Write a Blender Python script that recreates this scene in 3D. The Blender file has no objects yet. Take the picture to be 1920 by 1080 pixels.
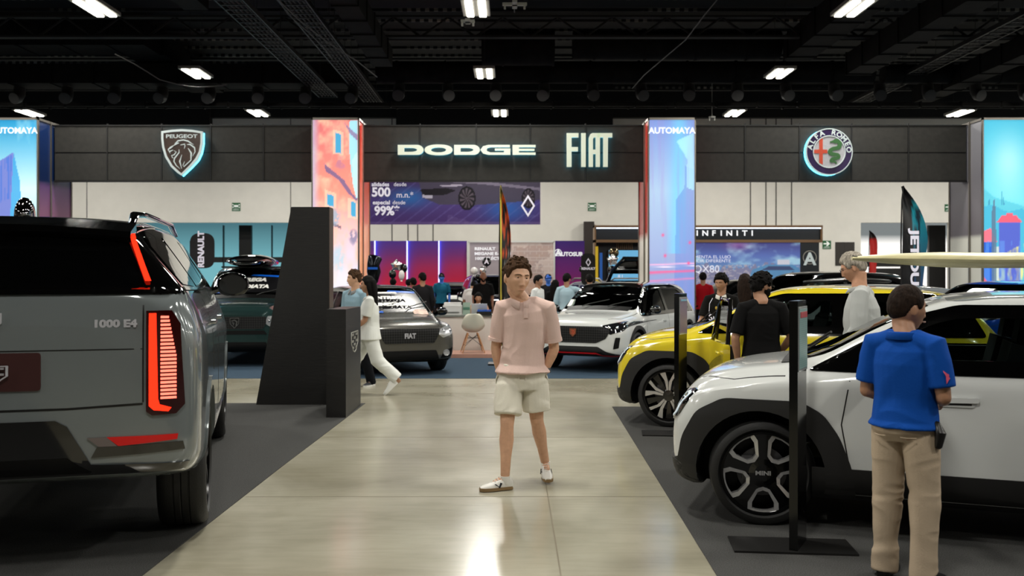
import bpy, bmesh, math, random
import numpy as np
from mathutils import Vector, Matrix, Euler, noise
from mathutils.bvhtree import BVHTree
random.seed(7)
SC = bpy.context.scene
COL = SC.collection
PI = math.pi
R = math.radians

# ------------------------------------------------------------------ camera, world, light
CAMH, F, HZ = 1.65, 1750.0, 519.0
cd = bpy.data.cameras.new('camera')
cd.sensor_width = 36.0
cd.lens = 36.0 * F / 1920.0
cd.shift_y = -(540.0 - HZ) / 1920.0
cd.clip_start, cd.clip_end = 0.05, 200
cam = bpy.data.objects.new('camera', cd)
COL.objects.link(cam)
cam.location = (0, 0, CAMH)
cam.rotation_euler = (R(90), 0, 0)
SC.camera = cam
cd.dof.use_dof = True
cd.dof.focus_distance = 7.6
cd.dof.aperture_fstop = 2.8
w = bpy.data.worlds.new('world')
SC.world = w
w.use_nodes = True
w.node_tree.nodes['Background'].inputs[0].default_value = (0.62, 0.62, 0.57, 1)
w.node_tree.nodes['Background'].inputs[1].default_value = 0.045
SC.view_settings.view_transform = 'Standard'
SC.view_settings.look = 'None'
SC.view_settings.gamma = 1
SC.view_settings.use_curve_mapping = False
SC.view_settings.exposure = 0.0
LIGHT_W = 278.0        # one ceiling fixture
LIGHT_Z = 7.45

def at(px, py, Y):      # picture coordinates at a distance -> a place in the hall
    return Vector(((px - 960) * Y / F, Y, CAMH - (py - HZ) * Y / F))
def X_(px, Y): return (px - 960) * Y / F
def Z_(py, Y): return CAMH - (py - HZ) * Y / F

# ------------------------------------------------------------------ materials
def lin(c):
    return tuple((x / 12.92 if x <= 0.04045 else ((x + 0.055) / 1.055) ** 2.4) for x in c[:3])
MATS = {}
def mat(name, col=(.5, .5, .5), rough=.5, metal=0., coat=0., emit=0., ecol=None, noisy=0., nscale=20., bump=0., bscale=60., spec=.5, stretch=None, alpha=None):
    if name in MATS: return MATS[name]
    m = bpy.data.materials.new(name); m.use_nodes = True
    nt = m.node_tree; b = nt.nodes['Principled BSDF']
    c = lin(col)
    b.inputs['Base Color'].default_value = (*c, 1)
    b.inputs['Roughness'].default_value = rough
    b.inputs['Metallic'].default_value = metal
    b.inputs['Coat Weight'].default_value = coat
    b.inputs['Coat Roughness'].default_value = .03
    b.inputs['Specular IOR Level'].default_value = spec
    if emit:
        b.inputs['Emission Color'].default_value = (*lin(ecol or col), 1)
        b.inputs['Emission Strength'].default_value = emit
    if noisy or bump:
        tc = nt.nodes.new('ShaderNodeTexCoord')
        src = tc.outputs['Object']
        if stretch:
            mp = nt.nodes.new('ShaderNodeMapping'); mp.inputs['Scale'].default_value = stretch
            nt.links.new(src, mp.inputs[0]); src = mp.outputs[0]
    if noisy:
        n = nt.nodes.new('ShaderNodeTexNoise'); n.inputs['Scale'].default_value = nscale; n.inputs['Detail'].default_value = 5
        nt.links.new(src, n.inputs['Vector'])
        r = nt.nodes.new('ShaderNodeValToRGB')
        lo = tuple(max(0, x * (1 - noisy)) for x in c); hi = tuple(min(1, x * (1 + noisy)) for x in c)
        r.color_ramp.elements[0].position = .3; r.color_ramp.elements[0].color = (*lo, 1)
        r.color_ramp.elements[1].position = .7; r.color_ramp.elements[1].color = (*hi, 1)
        nt.links.new(n.outputs['Fac'], r.inputs[0]); nt.links.new(r.outputs[0], b.inputs['Base Color'])
    if bump:
        n = nt.nodes.new('ShaderNodeTexNoise'); n.inputs['Scale'].default_value = bscale; n.inputs['Detail'].default_value = 4
        nt.links.new(src, n.inputs['Vector'])
        bp = nt.nodes.new('ShaderNodeBump'); bp.inputs['Strength'].default_value = bump; bp.inputs['Distance'].default_value = .01
        nt.links.new(n.outputs['Fac'], bp.inputs['Height']); nt.links.new(bp.outputs[0], b.inputs['Normal'])
    MATS[name] = m
    return m
def glassmat(name, tint=(.5, .55, .55), rough=.02):
    if name in MATS: return MATS[name]
    m = bpy.data.materials.new(name); m.use_nodes = True
    nt = m.node_tree; nt.nodes.clear()
    o = nt.nodes.new('ShaderNodeOutputMaterial'); mx = nt.nodes.new('ShaderNodeMixShader')
    t = nt.nodes.new('ShaderNodeBsdfTransparent'); g = nt.nodes.new('ShaderNodeBsdfGlossy')
    fr = nt.nodes.new('ShaderNodeFresnel'); fr.inputs[0].default_value = 1.45
    t.inputs[0].default_value = (*tint, 1); g.inputs['Roughness'].default_value = rough
    nt.links.new(fr.outputs[0], mx.inputs[0]); nt.links.new(t.outputs[0], mx.inputs[1]); nt.links.new(g.outputs[0], mx.inputs[2])
    nt.links.new(mx.outputs[0], o.inputs[0])
    MATS[name] = m
    return m
def emat(name, col=(1, 1, 1), s=1.):
    if name in MATS: return MATS[name]
    m = bpy.data.materials.new(name); m.use_nodes = True
    nt = m.node_tree; nt.nodes.clear()
    o = nt.nodes.new('ShaderNodeOutputMaterial'); e = nt.nodes.new('ShaderNodeEmission')
    e.inputs[0].default_value = (*lin(col), 1); e.inputs[1].default_value = s
    nt.links.new(e.outputs[0], o.inputs[0]); MATS[name] = m
    return m
def printmat(name, emit=0., rough=.4):    # a print whose picture is stored on the mesh; lit boxes glow through it
    if name in MATS: return MATS[name]
    m = bpy.data.materials.new(name); m.use_nodes = True
    nt = m.node_tree; b = nt.nodes['Principled BSDF']; a = nt.nodes.new('ShaderNodeAttribute'); a.attribute_name = 'Print'
    nt.links.new(a.outputs['Color'], b.inputs['Base Color']); b.inputs['Roughness'].default_value = rough
    if emit:
        nt.links.new(a.outputs['Color'], b.inputs['Emission Color']); b.inputs['Emission Strength'].default_value = emit
        b.inputs['Specular IOR Level'].default_value = .2
    MATS[name] = m
    return m

# ------------------------------------------------------------------ mesh helpers
def link(name, me, m=None, parent=None):
    o = bpy.data.objects.new(name, me); COL.objects.link(o)
    for mm in (m if isinstance(m, (list, tuple)) else [m] if m else []):
        me.materials.append(mm)
    if parent: o.parent = parent
    return o
def obj(name, bm, m=None, parent=None, smooth=False, recalc=True):
    if recalc: bmesh.ops.recalc_face_normals(bm, faces=bm.faces)
    me = bpy.data.meshes.new(name); bm.to_mesh(me); bm.free()
    if smooth: smoothen(me)
    return link(name, me, m, parent)
def smoothen(me, ang=40):
    me.polygons.foreach_set('use_smooth', [True] * len(me.polygons))
    try: me.set_sharp_from_angle(angle=R(ang))
    except Exception: pass
def tag(o, label=None, cat=None, group=None, kind=None):
    if label: o['label'] = label
    if cat: o['category'] = cat
    if group: o['group'] = group
    if kind: o['kind'] = kind
    return o
def thing(name, label, cat, loc=(0, 0, 0), rz=0, group=None):
    o = bpy.data.objects.new(name, None); COL.objects.link(o)
    o.location = loc; o.rotation_euler = (0, 0, rz); o.empty_display_size = .2
    return tag(o, label, cat, group)
def struct(o): o['kind'] = 'structure'; return o
def NB(): return bmesh.new()
def box(bm, x0, x1, y0, y1, z0, z1, mi=0):
    v = [bm.verts.new(p) for p in ((x0, y0, z0), (x1, y0, z0), (x1, y1, z0), (x0, y1, z0), (x0, y0, z1), (x1, y0, z1), (x1, y1, z1), (x0, y1, z1))]
    for f in ((0, 3, 2, 1), (4, 5, 6, 7), (0, 1, 5, 4), (1, 2, 6, 5), (2, 3, 7, 6), (3, 0, 4, 7)):
        bm.faces.new([v[i] for i in f]).material_index = mi
    return v
def boxc(bm, c, s, rot=None, mi=0):
    v = box(bm, -s[0] / 2, s[0] / 2, -s[1] / 2, s[1] / 2, -s[2] / 2, s[2] / 2, mi)
    M = Matrix.Translation(c) @ (rot.to_4x4() if rot else Matrix())
    for q in v: q.co = M @ q.co
    return v
def bevel(bm, r, seg=2):
    bmesh.ops.bevel(bm, geom=[e for e in bm.edges if e.calc_face_angle(0) > .5], offset=r, segments=seg, affect='EDGES', profile=.5)
def tube(bm, pts, rad, n=12, side=None, cap=True, round_ends=False, mi=0):
    """sweep an ellipse along pts; rad = list of r or (a,b): a along side, b across"""
    pts = [Vector(p) for p in pts]
    if not isinstance(rad, (list, tuple)): rad = [rad] * len(pts)
    rad = [(r, r) if not isinstance(r, (list, tuple)) else r for r in rad]
    if round_ends:
        P, Q = [], []
        for k, s in ((0, 1), (-1, -1)):
            pass
        d0 = (pts[0] - pts[1]).normalized(); d1 = (pts[-1] - pts[-2]).normalized()
        r0 = min(rad[0]); r1 = min(rad[-1])
        A = [(pts[0] + d0 * r0 * math.sin(a), math.cos(a)) for a in (1.4, 1.05, .55)]
        B = [(pts[-1] + d1 * r1 * math.sin(a), math.cos(a)) for a in (.55, 1.05, 1.4)]
        rr = [(rad[0][0] * c, rad[0][1] * c) for _, c in A] + list(rad) + [(rad[-1][0] * c, rad[-1][1] * c) for _, c in B]
        pts = [p for p, _ in A] + pts + [p for p, _ in B]; rad = rr
    rings = []
    up = None
    for i, p in enumerate(pts):
        t = (pts[min(i + 1, len(pts) - 1)] - pts[max(i - 1, 0)])
        if t.length < 1e-9: t = Vector((0, 0, 1))
        t.normalize()
        if side is not None: s = Vector(side) - t * t.dot(Vector(side))
        elif up is not None: s = up - t * t.dot(up)
        else: s = t.orthogonal()
        if s.length < 1e-4: s = t.orthogonal()
        s.normalize(); up = s; q = t.cross(s)
        a, b = rad[i]
        rings.append([bm.verts.new(p + s * a * math.cos(2 * PI * k / n) + q * b * math.sin(2 * PI * k / n)) for k in range(n)])
    for r0, r1 in zip(rings, rings[1:]):
        for k in range(n):
            bm.faces.new((r0[k], r0[(k + 1) % n], r1[(k + 1) % n], r1[k])).material_index = mi
    if cap:
        bm.faces.new(rings[0][::-1]).material_index = mi; bm.faces.new(rings[-1]).material_index = mi
    return rings
def lathe(bm, prof, n=32, axis='y', mi=0, c=(0, 0, 0), cap=(1, 1), loop=False):
    """prof list of (along, radius); revolve about axis"""
    rings = []
    for a, r in prof:
        ring = []
        for k in range(n):
            u, v = r * math.cos(2 * PI * k / n), r * math.sin(2 * PI * k / n)
            p = {'y': (u, a, v), 'x': (a, u, v), 'z': (u, v, a)}[axis]
            ring.append(bm.verts.new(Vector(p) + Vector(c)))
        rings.append(ring)
    for r0, r1 in list(zip(rings, rings[1:])) + ([(rings[-1], rings[0])] if loop else []):
        for k in range(n): bm.faces.new((r0[k], r0[(k + 1) % n], r1[(k + 1) % n], r1[k])).material_index = mi
    if cap[0] and not loop: bm.faces.new(rings[0][::-1]).material_index = mi
    if cap[1] and not loop: bm.faces.new(rings[-1]).material_index = mi
def ball(bm, c, r, n=16, m=10, mi=0, rot=None):
    if not isinstance(r, (tuple, list)): r = (r, r, r)
    M = Matrix.Translation(c) @ (rot.to_4x4() if rot else Matrix()) @ Matrix.Diagonal((*r, 1))
    g = bmesh.ops.create_uvsphere(bm, u_segments=n, v_segments=m, radius=1, matrix=M)
    for v in g['verts']:
        for f in v.link_faces: f.material_index = mi
def prism(bm, poly, y0, y1, mi=0, plane='xz'):
    """poly 2D extruded; plane xz -> extrude along y, xy -> along z, yz -> along x"""
    def P(a, b, h): return {'xz': (a, h, b), 'xy': (a, b, h), 'yz': (h, a, b)}[plane]
    A = [bm.verts.new(P(a, b, y0)) for a, b in poly]; B = [bm.verts.new(P(a, b, y1)) for a, b in poly]
    fs = [bm.faces.new(A), bm.faces.new(B[::-1])]
    for i in range(len(A)):
        j = (i + 1) % len(A); fs.append(bm.faces.new((A[j], A[i], B[i], B[j])))
    for f in fs: f.material_index = mi
    return A + B
def rnd(poly, r, n=4):
    out = []; N = len(poly)
    for i in range(N):
        p = Vector(poly[i]); a = Vector(poly[i - 1]) - p; b = Vector(poly[(i + 1) % N]) - p
        rr = min(r, a.length * .45, b.length * .45)
        if rr < 1e-5: out.append(tuple(p)); continue
        A = p + a.normalized() * rr; B = p + b.normalized() * rr
        for k in range(n + 1):
            t = k / n; out.append(tuple(A * (1 - t) ** 2 + p * 2 * t * (1 - t) + B * t * t))
    return out
def shape2d(name, loops, depth, m, parent=None, M=None, offset=0.):
    """filled 2D outline with holes (first loop outline), local XY, extruded +-depth/2"""
    cu = bpy.data.curves.new(name, 'CURVE'); cu.dimensions = '2D'; cu.fill_mode = 'BOTH'; cu.extrude = depth / 2; cu.offset = offset
    for lp in loops:
        s = cu.splines.new('POLY'); s.points.add(len(lp) - 1); s.use_cyclic_u = True
        for q, p in zip(s.points, lp): q.co = (p[0], p[1], 0, 1)
    return curve_to_mesh(name, cu, m, parent, M)
def curve_to_mesh(name, cu, m, parent, M):
    t = bpy.data.objects.new('tmp', cu); COL.objects.link(t)
    bpy.context.view_layer.update()
    me = bpy.data.meshes.new_from_object(t.evaluated_get(bpy.context.evaluated_depsgraph_get()))
    bpy.data.objects.remove(t); me.name = name; me.materials.clear()
    if M is not None: me.transform(M)
    return link(name, me, m, parent)
def text(name, s, size, M, m, parent=None, depth=.004, bold=0., xs=1., align='CENTER', spacing=1.):
    cu = bpy.data.curves.new(name, 'FONT'); cu.body = s; cu.size = size; cu.align_x = align; cu.align_y = 'CENTER'
    cu.extrude = depth / 2; cu.offset = bold; cu.space_character = spacing; cu.resolution_u = 3
    return curve_to_mesh(name, cu, m, parent, M @ Matrix.Scale(xs, 4, (1, 0, 0)))
def TM(loc, rz=0., rx=R(90), sh=0.):      # upright lettering; rz=0 faces the camera (-Y)
    M = Matrix.Translation(loc) @ Matrix.Rotation(rz, 4, 'Z') @ Matrix.Rotation(rx, 4, 'X')
    if sh: M = M @ Matrix(((1, sh, 0, 0), (0, 1, 0, 0), (0, 0, 1, 0), (0, 0, 0, 1)))
    return M
def circ(r, n=40, cx=0, cy=0, ry=None): return [(cx + r * math.cos(2 * PI * k / n), cy + (ry or r) * math.sin(2 * PI * k / n)) for k in range(n)]
def stroke(path, w):     # thin ribbon outline around a polyline with per-point half widths
    n = len(path); L, Rr = [], []
    for i in range(n):
        a = Vector(path[max(i - 1, 0)]); b = Vector(path[min(i + 1, n - 1)]); t = (b - a).normalized(); nn = Vector((-t.y, t.x))
        ww = w[min(i, len(w) - 1)] if isinstance(w, (list, tuple)) else w
        L.append(tuple(Vector(path[i]) + nn * ww)); Rr.append(tuple(Vector(path[i]) - nn * ww))
    return L + Rr[::-1]
def evalmods(o):
    bpy.context.view_layer.update()
    me = bpy.data.meshes.new_from_object(o.evaluated_get(bpy.context.evaluated_depsgraph_get()))
    old = o.data; o.modifiers.clear(); o.data = me; me.name = old.name
    bpy.data.meshes.remove(old)
    return o
def copytree(o, parent=None, **kw):
    c = o.copy(); COL.objects.link(c)
    if parent: c.parent = parent
    for ch in [x for x in bpy.data.objects if x.parent == o]: copytree(ch, c)
    return c

# printed pictures: a grid whose points carry colours from f(U,V) (V up, 0..1)
def printed(name, w, h, nx, ny, f, m, parent=None, loc=(0, 0, 0), thick=.02, rz=0):
    U, V = np.meshgrid(np.linspace(0, 1, nx), np.linspace(0, 1, ny))
    C = np.clip(f(U, V), 0, 1); C = np.where(C <= .04045, C / 12.92, ((C + .055) / 1.055) ** 2.4)
    co = np.stack([(U - .5) * w, np.zeros_like(U), V * h], -1).reshape(-1, 3)
    vs = [tuple(p) for p in co]; fs = []
    for j in range(ny - 1):
        for i in range(nx - 1):
            a = j * nx + i; fs.append((a, a + 1, a + nx + 1, a + nx))
    n = len(vs)
    c4 = [(-w / 2, thick, 0), (w / 2, thick, 0), (w / 2, thick, h), (-w / 2, thick, h)]
    vs += c4; fs.append((n, n + 3, n + 2, n + 1))
    bot = list(range(nx)); top = [(ny - 1) * nx + i for i in range(nx)]
    lef = [j * nx for j in range(ny)]; rig = [j * nx + nx - 1 for j in range(ny)]
    fs += [tuple([n, n + 1] + bot[::-1]), tuple(top + [n + 2, n + 3]), tuple(lef[::-1] + [])[:0] or tuple(lef + [n + 3, n]), tuple(rig[::-1] + [n + 1, n + 2])]
    me = bpy.data.meshes.new(name); me.from_pydata(vs, [], fs)
    at_ = me.attributes.new('Print', 'FLOAT_COLOR', 'POINT')
    d = np.ones((len(vs), 4), np.float32); d[:n, :3] = C.reshape(-1, 3); d[n:, :3] = .05
    at_.data.foreach_set('color', d.ravel())
    o = link(name, me, m, parent); o.location = loc; o.rotation_euler = (0, 0, rz)
    return o
def mixc(c, col, a):
    a = np.clip(a, 0, 1)[..., None]; return c * (1 - a) + np.array(col)[None, None, :] * a
def grad(U, V, stops, ax=1):
    T = V if ax else U; s = sorted(stops); xs = [q[0] for q in s]
    return np.stack([np.interp(T, xs, [q[1][k] for q in s]) for k in range(3)], -1)
def inpoly(U, V, poly):
    r = np.zeros(U.shape, bool); n = len(poly)
    for i in range(n):
        x0, y0 = poly[i]; x1, y1 = poly[(i + 1) % n]
        if y0 == y1: continue
        c = ((y0 > V) != (y1 > V)) & (U < (x1 - x0) * (V - y0) / (y1 - y0) + x0); r ^= c
    return r.astype(float)
def vnoise(U, V, sx, sy, seed=0):
    rs = np.random.RandomState(seed); G = rs.rand(64, 64)
    x = U * sx; y = V * sy; xi = np.floor(x).astype(int); yi = np.floor(y).astype(int); fx = x - xi; fy = y - yi
    fx = fx * fx * (3 - 2 * fx); fy = fy * fy * (3 - 2 * fy)
    g = lambda a, b: G[b % 64, a % 64]
    return (g(xi, yi) * (1 - fx) + g(xi + 1, yi) * fx) * (1 - fy) + (g(xi, yi + 1) * (1 - fx) + g(xi + 1, yi + 1) * fx) * fy
def fbm(U, V, sx, sy, seed=0): return sum(vnoise(U, V, sx * 2 ** k, sy * 2 ** k, seed + k) / 2 ** (k + 1) for k in range(4)) / .9375

BLACK = mat('black_paint', (.05, .05, .05), .35)
MATTEBLK = mat('matte_black', (.085, .08, .075), .7, bump=.1)
GLOSSBLK = mat('gloss_black', (.012, .012, .013), .06, coat=1)
CHROME = mat('chrome', (.82, .83, .84), .08, 1.)
ALU = mat('aluminium', (.62, .61, .58), .35, .8)
RUBBER = mat('rubber', (.07, .07, .07), .6, bump=.15, bscale=90)
WHITEP = mat('white_plastic', (.88, .88, .86), .4)
# ------------------------------------------------------------------ the hall
def floor_mat():
    m = bpy.data.materials.new('polished_concrete'); m.use_nodes = True; MATS['conc'] = m
    nt = m.node_tree; b = nt.nodes['Principled BSDF']; L = nt.links.new
    tc = nt.nodes.new('ShaderNodeTexCoord')
    def noi(s, d=6, sc=None, dist=0):
        n = nt.nodes.new('ShaderNodeTexNoise'); n.inputs['Scale'].default_value = s; n.inputs['Detail'].default_value = d; n.inputs['Distortion'].default_value = dist
        if sc:
            mp = nt.nodes.new('ShaderNodeMapping'); mp.inputs['Scale'].default_value = sc; L(tc.outputs['Object'], mp.inputs[0]); L(mp.outputs[0], n.inputs['Vector'])
        else: L(tc.outputs['Object'], n.inputs['Vector'])
        return n
    n1 = noi(.9, 8, None, .6); r = nt.nodes.new('ShaderNodeValToRGB')
    r.color_ramp.elements[0].position = .3; r.color_ramp.elements[0].color = (*lin((.56, .54, .465)), 1)
    r.color_ramp.elements[1].position = .72; r.color_ramp.elements[1].color = (*lin((.685, .67, .60)), 1)
    L(n1.outputs['Fac'], r.inputs[0])
    n2 = noi(5, 8, (.35, 2.2, 1), 1.2); mx = nt.nodes.new('ShaderNodeMixRGB'); mx.blend_type = 'MULTIPLY'
    r2 = nt.nodes.new('ShaderNodeValToRGB'); r2.color_ramp.elements[0].position = .34; r2.color_ramp.elements[0].color = (.72, .70, .66, 1)
    r2.color_ramp.elements[1].position = .6; r2.color_ramp.elements[1].color = (1, 1, 1, 1)
    L(n2.outputs['Fac'], r2.inputs[0]); mx.inputs[0].default_value = .3; L(r.outputs[0], mx.inputs[1]); L(r2.outputs[0], mx.inputs[2])
    L(mx.outputs[0], b.inputs['Base Color'])
    n3 = noi(1.2, 2, (1, 1, 1), .5); mr = nt.nodes.new('ShaderNodeMapRange'); mr.inputs[1].default_value = .3; mr.inputs[2].default_value = .7
    mr.inputs[3].default_value = .17; mr.inputs[4].default_value = .22; L(n3.outputs['Fac'], mr.inputs[0]); L(mr.outputs[0], b.inputs['Roughness'])
    b.inputs['Specular IOR Level'].default_value = .62
    bp = nt.nodes.new('ShaderNodeBump'); bp.inputs['Strength'].default_value = .1; bp.inputs['Distance'].default_value = .002; n4 = noi(1.6, 3); L(n4.outputs['Fac'], bp.inputs['Height']); L(bp.outputs[0], b.inputs['Normal'])
    return m
bm = NB(); box(bm, -26, 26, -18, 40, -.2, 0); struct(obj('floor', bm, floor_mat()))
# control joints sawn in the slab
bm = NB()
for x in (-5.6, .27, 6.1): box(bm, x - .004, x + .004, -5, 15, .0005, .0015)
for y in (7.0, 9.6, 13.2): box(bm, -2.0 if y < 12 else -20, 1.15 if y < 12 else 20, y - .003, y + .003, .0005, .0015)
struct(obj('trim_1', bm, mat('joint', (.47, .44, .37), .6)))
def carpet(name, poly, col, label, sc=1.0):
    bm = NB(); prism(bm, poly, 0.0005, .006, plane='xy')
    o = obj(name, bm, mat(name, col, .95, noisy=.45, nscale=160, bump=.8, bscale=300, spec=.1)); return tag(o, label, 'carpet')
carpet('dark_grey_carpet', [(-25.6, -5.9), (-2.09, -5.9), (-2.04, 5.1), (-2.0, 8), (-1.91, 12.15), (-25.6, 12.25)], (.30, .30, .295), 'dark grey carpet under the grey SUV, left of the aisle')
carpet('dark_grey_carpet', [(.95, -5.9), (25.6, -5.9), (25.6, 11.8), (1.27, 11.83), (1.13, 5.15)], (.33, .325, .32), 'dark grey carpet under the white and yellow hatchbacks, right of the aisle')
carpet('blue_carpet', [(-25.6, 15.15), (25.6, 15.1), (25.6, 35.5), (-25.6, 35.5)], (.25, .32, .385), 'slate blue carpet across the hall beyond the bare concrete')
bm = NB()
for k in range(8): boxc(bm, (-5.55 + .09 * k, 13.95 - .02 * k, .0015), (.05, .07, .001), Matrix.Rotation(.5, 3, 'Z'))
tag(obj('floor_tape', bm, mat('tape', (.62, .55, .2), .6)), 'short row of yellow and black tape marks on the concrete behind the grey SUV', 'tape')
WALLM = mat('wall_paint', (.90, .885, .85), .65, noisy=.03, nscale=2)
YB = 38.0
ZO = 3.86
bm = NB()
box(bm, -26, 26, YB, YB + .3, ZO, 8.6)                      # upper wall over the openings
for x0, x1 in ((-26, -16.2), (-6.5, X_(1614, YB)), (X_(1782, YB), 26)): box(bm, x0, x1, YB, YB + .3, 0, ZO)
struct(obj('wall_back', bm, WALLM))
bm = NB()
for px in (163, 545): box(bm, X_(px, YB) - .015, X_(px, YB) + .015, YB - .012, YB, ZO, 8.6)
for px in (735, 765, 783, 812, 1407, 1436, 1455, 1484): box(bm, X_(px, YB) - .02, X_(px, YB) + .02, YB - .015, YB, 0 if px < 1000 else 0, 8.6)
struct(obj('trim_2', bm, mat('seam', (.30, .29, .27), .6)))
bm = NB(); box(bm, -26, -25.7, -18, YB, 0, 9.4); struct(obj('wall_left', bm, mat('side_wall', (.66, .65, .62), .8)))
bm = NB(); box(bm, 25.7, 26, -18, YB, 0, 9.4); struct(obj('wall_right', bm, mat('side_wall')))
bm = NB(); box(bm, -26, 26, -18.3, -18, 0, 9.4); struct(obj('wall_front', bm, mat('side_wall')))
# recessed glazing left and right of the back wall
def glazing(n, x0, x1, c0, c1, e, mull, doors):
    bm = NB(); box(bm, x0, x1, YB + 2.2, YB + 2.3, 0, ZO + .2)
    o = obj('window_%d' % n, bm, None); struct(o)
    m = bpy.data.materials.new('bright_glazing_%d' % n); m.use_nodes = True; nt = m.node_tree; nt.nodes.clear()
    ou = nt.nodes.new('ShaderNodeOutputMaterial'); em = nt.nodes.new('ShaderNodeEmission'); tc = nt.nodes.new('ShaderNodeTexCoord')
    r = nt.nodes.new('ShaderNodeValToRGB'); sp = nt.nodes.new('ShaderNodeSeparateXYZ'); mr = nt.nodes.new('ShaderNodeMapRange')
    mr.inputs[1].default_value = 1.0; mr.inputs[2].default_value = ZO
    r.color_ramp.elements[0].color = (*lin(c0), 1); r.color_ramp.elements[1].color = (*lin(c1), 1); r.color_ramp.elements[0].position = .45 if n == 1 else .72; r.color_ramp.elements[1].position = 1 if n == 1 else .86
    nt.links.new(tc.outputs['Object'], sp.inputs[0]); nt.links.new(sp.outputs['Z'], mr.inputs[0]); nt.links.new(mr.outputs[0], r.inputs[0])
    nt.links.new(r.outputs[0], em.inputs[0]); em.inputs[1].default_value = e; nt.links.new(em.outputs[0], ou.inputs[0])
    o.data.materials.append(m)
    bm = NB()
    for a, b_, z0, z1 in mull: box(bm, a, b_, YB + 2.0, YB + 2.2, z0, z1)
    struct(obj('window_frame', bm, mat('frame', (.07, .07, .07), .5), o))
glazing(1, -16.6, -6.3, (.50, .76, .80), (.32, .50, .54), .85,
        [(X_(448, 40), X_(471, 40), 0, ZO), (X_(330, 40), X_(545, 40), Z_(492, 40), Z_(482, 40)), (X_(418, 40) - .012, X_(418, 40) + .012, 0, ZO), (X_(509, 40) - .012, X_(509, 40) + .012, 0, ZO)], 0)
glazing(2, 13.6, 19.5, (.97, .96, .94), (.45, .47, .47), 1.25,
        [(X_(1742, 40), X_(1773, 40), 0, ZO), (X_(1610, 40), X_(1700, 40), Z_(500, 40), Z_(488, 40)), (X_(1645, 40) - .3, X_(1645, 40) + 1.6, 0, Z_(503, 40))], 0)
bm = NB()
box(bm, X_(1566, YB), X_(1602, YB), YB - .02, YB, Z_(498, YB), Z_(454, YB)); box(bm, X_(1583, YB), X_(1585, YB), YB - .03, YB, Z_(498, YB), Z_(454, YB))
struct(obj('door_1', bm, mat('dark_opening', (.16, .14, .12), .5)))
bm = NB(); box(bm, X_(1095, 37.6), X_(1114, 37.6), 37.55, 37.9, 0, Z_(416, 37.8)); tag(obj('tall_dark_post', bm, mat('brown_post', (.16, .12, .10), .5)), 'tall dark brown post left of the navy booth header by the back wall', 'post')
# exit signs
GRN = mat('exit_green', (.05, .33, .17), .5, emit=.15); WHT = mat('sign_white', (.9, .92, .9), .5, emit=.25)
def exitsign(px, py, s, kind, Y, lab):
    t = thing('exit_sign', lab, 'exit sign', (X_(px, Y), Y - .02, Z_(py, Y)))
    bm = NB(); box(bm, -s / 2, s / 2, 0, .02, -s / 2, s / 2); obj('sign_plate', bm, GRN, t)
    h = s / 2; bm = NB()
    if kind == 'arrow': prism(bm, [(-.8 * h, .1 * h), (.1 * h, .1 * h), (-.2 * h, -.3 * h), (.15 * h, -.3 * h), (.75 * h, .25 * h), (.15 * h, .8 * h), (-.2 * h, .8 * h), (.1 * h, .4 * h), (-.8 * h, .4 * h)], -.004, 0)
    else:
        box(bm, -.5 * h, .5 * h, -.004, 0, -.05 * h, .45 * h)
        for sx in (-1, 1):
            prism(bm, [(sx * .85 * h, -.3 * h), (sx * .55 * h, -.05 * h), (sx * .85 * h, .12 * h)], -.004, 0); prism(bm, [(sx * .85 * h, .75 * h), (sx * .55 * h, .5 * h), (sx * .85 * h, .3 * h)], -.004, 0)
    obj('pictogram', bm, WHT, t)
    text('lettering', 'SALIDA DE\nEMERGENCIA', s * .13, TM((0, -.003, -.6 * h)), WHT, t, .002)
exitsign(443, 388, .34, 'x', YB, 'green exit sign high on the wall above the left glazing')
exitsign(1110, 388, .34, 'x', YB, 'green exit sign on the white wall left of the column lettered in the middle')
exitsign(1550, 459, .34, 'arrow', YB, 'green exit sign with a white right arrow beside the navy booth')
exitsign(1778, 390, .30, 'arrow', YB - .0, 'green exit sign half hidden behind the rightmost column')

# ------------------------------------------------------------------ ceiling
DK = mat('black_ceiling', (.050, .050, .048), .85)
DK2 = mat('dark_duct', (.075, .072, .066), .8, spec=.1, noisy=.4, nscale=3, bump=.3, bscale=4)
DK3 = mat('dark_steel', (.085, .083, .08), .5)
bm = NB(); box(bm, -26, 26, -18, YB + .4, 9.4, 9.6); struct(obj('ceiling', bm, DK))
def deckmat():
    m = bpy.data.materials.new('perforated_deck'); m.use_nodes = True; nt = m.node_tree; b = nt.nodes['Principled BSDF']; L = nt.links.new
    tc = nt.nodes.new('ShaderNodeTexCoord'); w1 = nt.nodes.new('ShaderNodeTexWave'); w1.bands_direction = 'X'; w1.inputs['Scale'].default_value = 1.25
    n = nt.nodes.new('ShaderNodeTexNoise'); n.inputs['Scale'].default_value = .35; L(tc.outputs['Object'], w1.inputs[0]); L(tc.outputs['Object'], n.inputs[0])
    m1 = nt.nodes.new('ShaderNodeMath'); m1.operation = 'GREATER_THAN'; m1.inputs[1].default_value = .55; L(w1.outputs['Fac'], m1.inputs[0])
    m2 = nt.nodes.new('ShaderNodeMapRange'); m2.inputs[1].default_value = .5; m2.inputs[2].default_value = .7; L(n.outputs['Fac'], m2.inputs[0])
    m3 = nt.nodes.new('ShaderNodeMath'); m3.operation = 'MULTIPLY'; L(m1.outputs[0], m3.inputs[0]); L(m2.outputs[0], m3.inputs[1])
    r = nt.nodes.new('ShaderNodeValToRGB'); r.color_ramp.elements[0].color = (.004, .004, .004, 1); r.color_ramp.elements[1].color = (.32, .31, .27, 1)
    L(m3.outputs[0], r.inputs[0]); L(r.outputs[0], b.inputs['Base Color']); b.inputs['Roughness'].default_value = .8
    return m
DECK = deckmat()
bm = NB()
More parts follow.
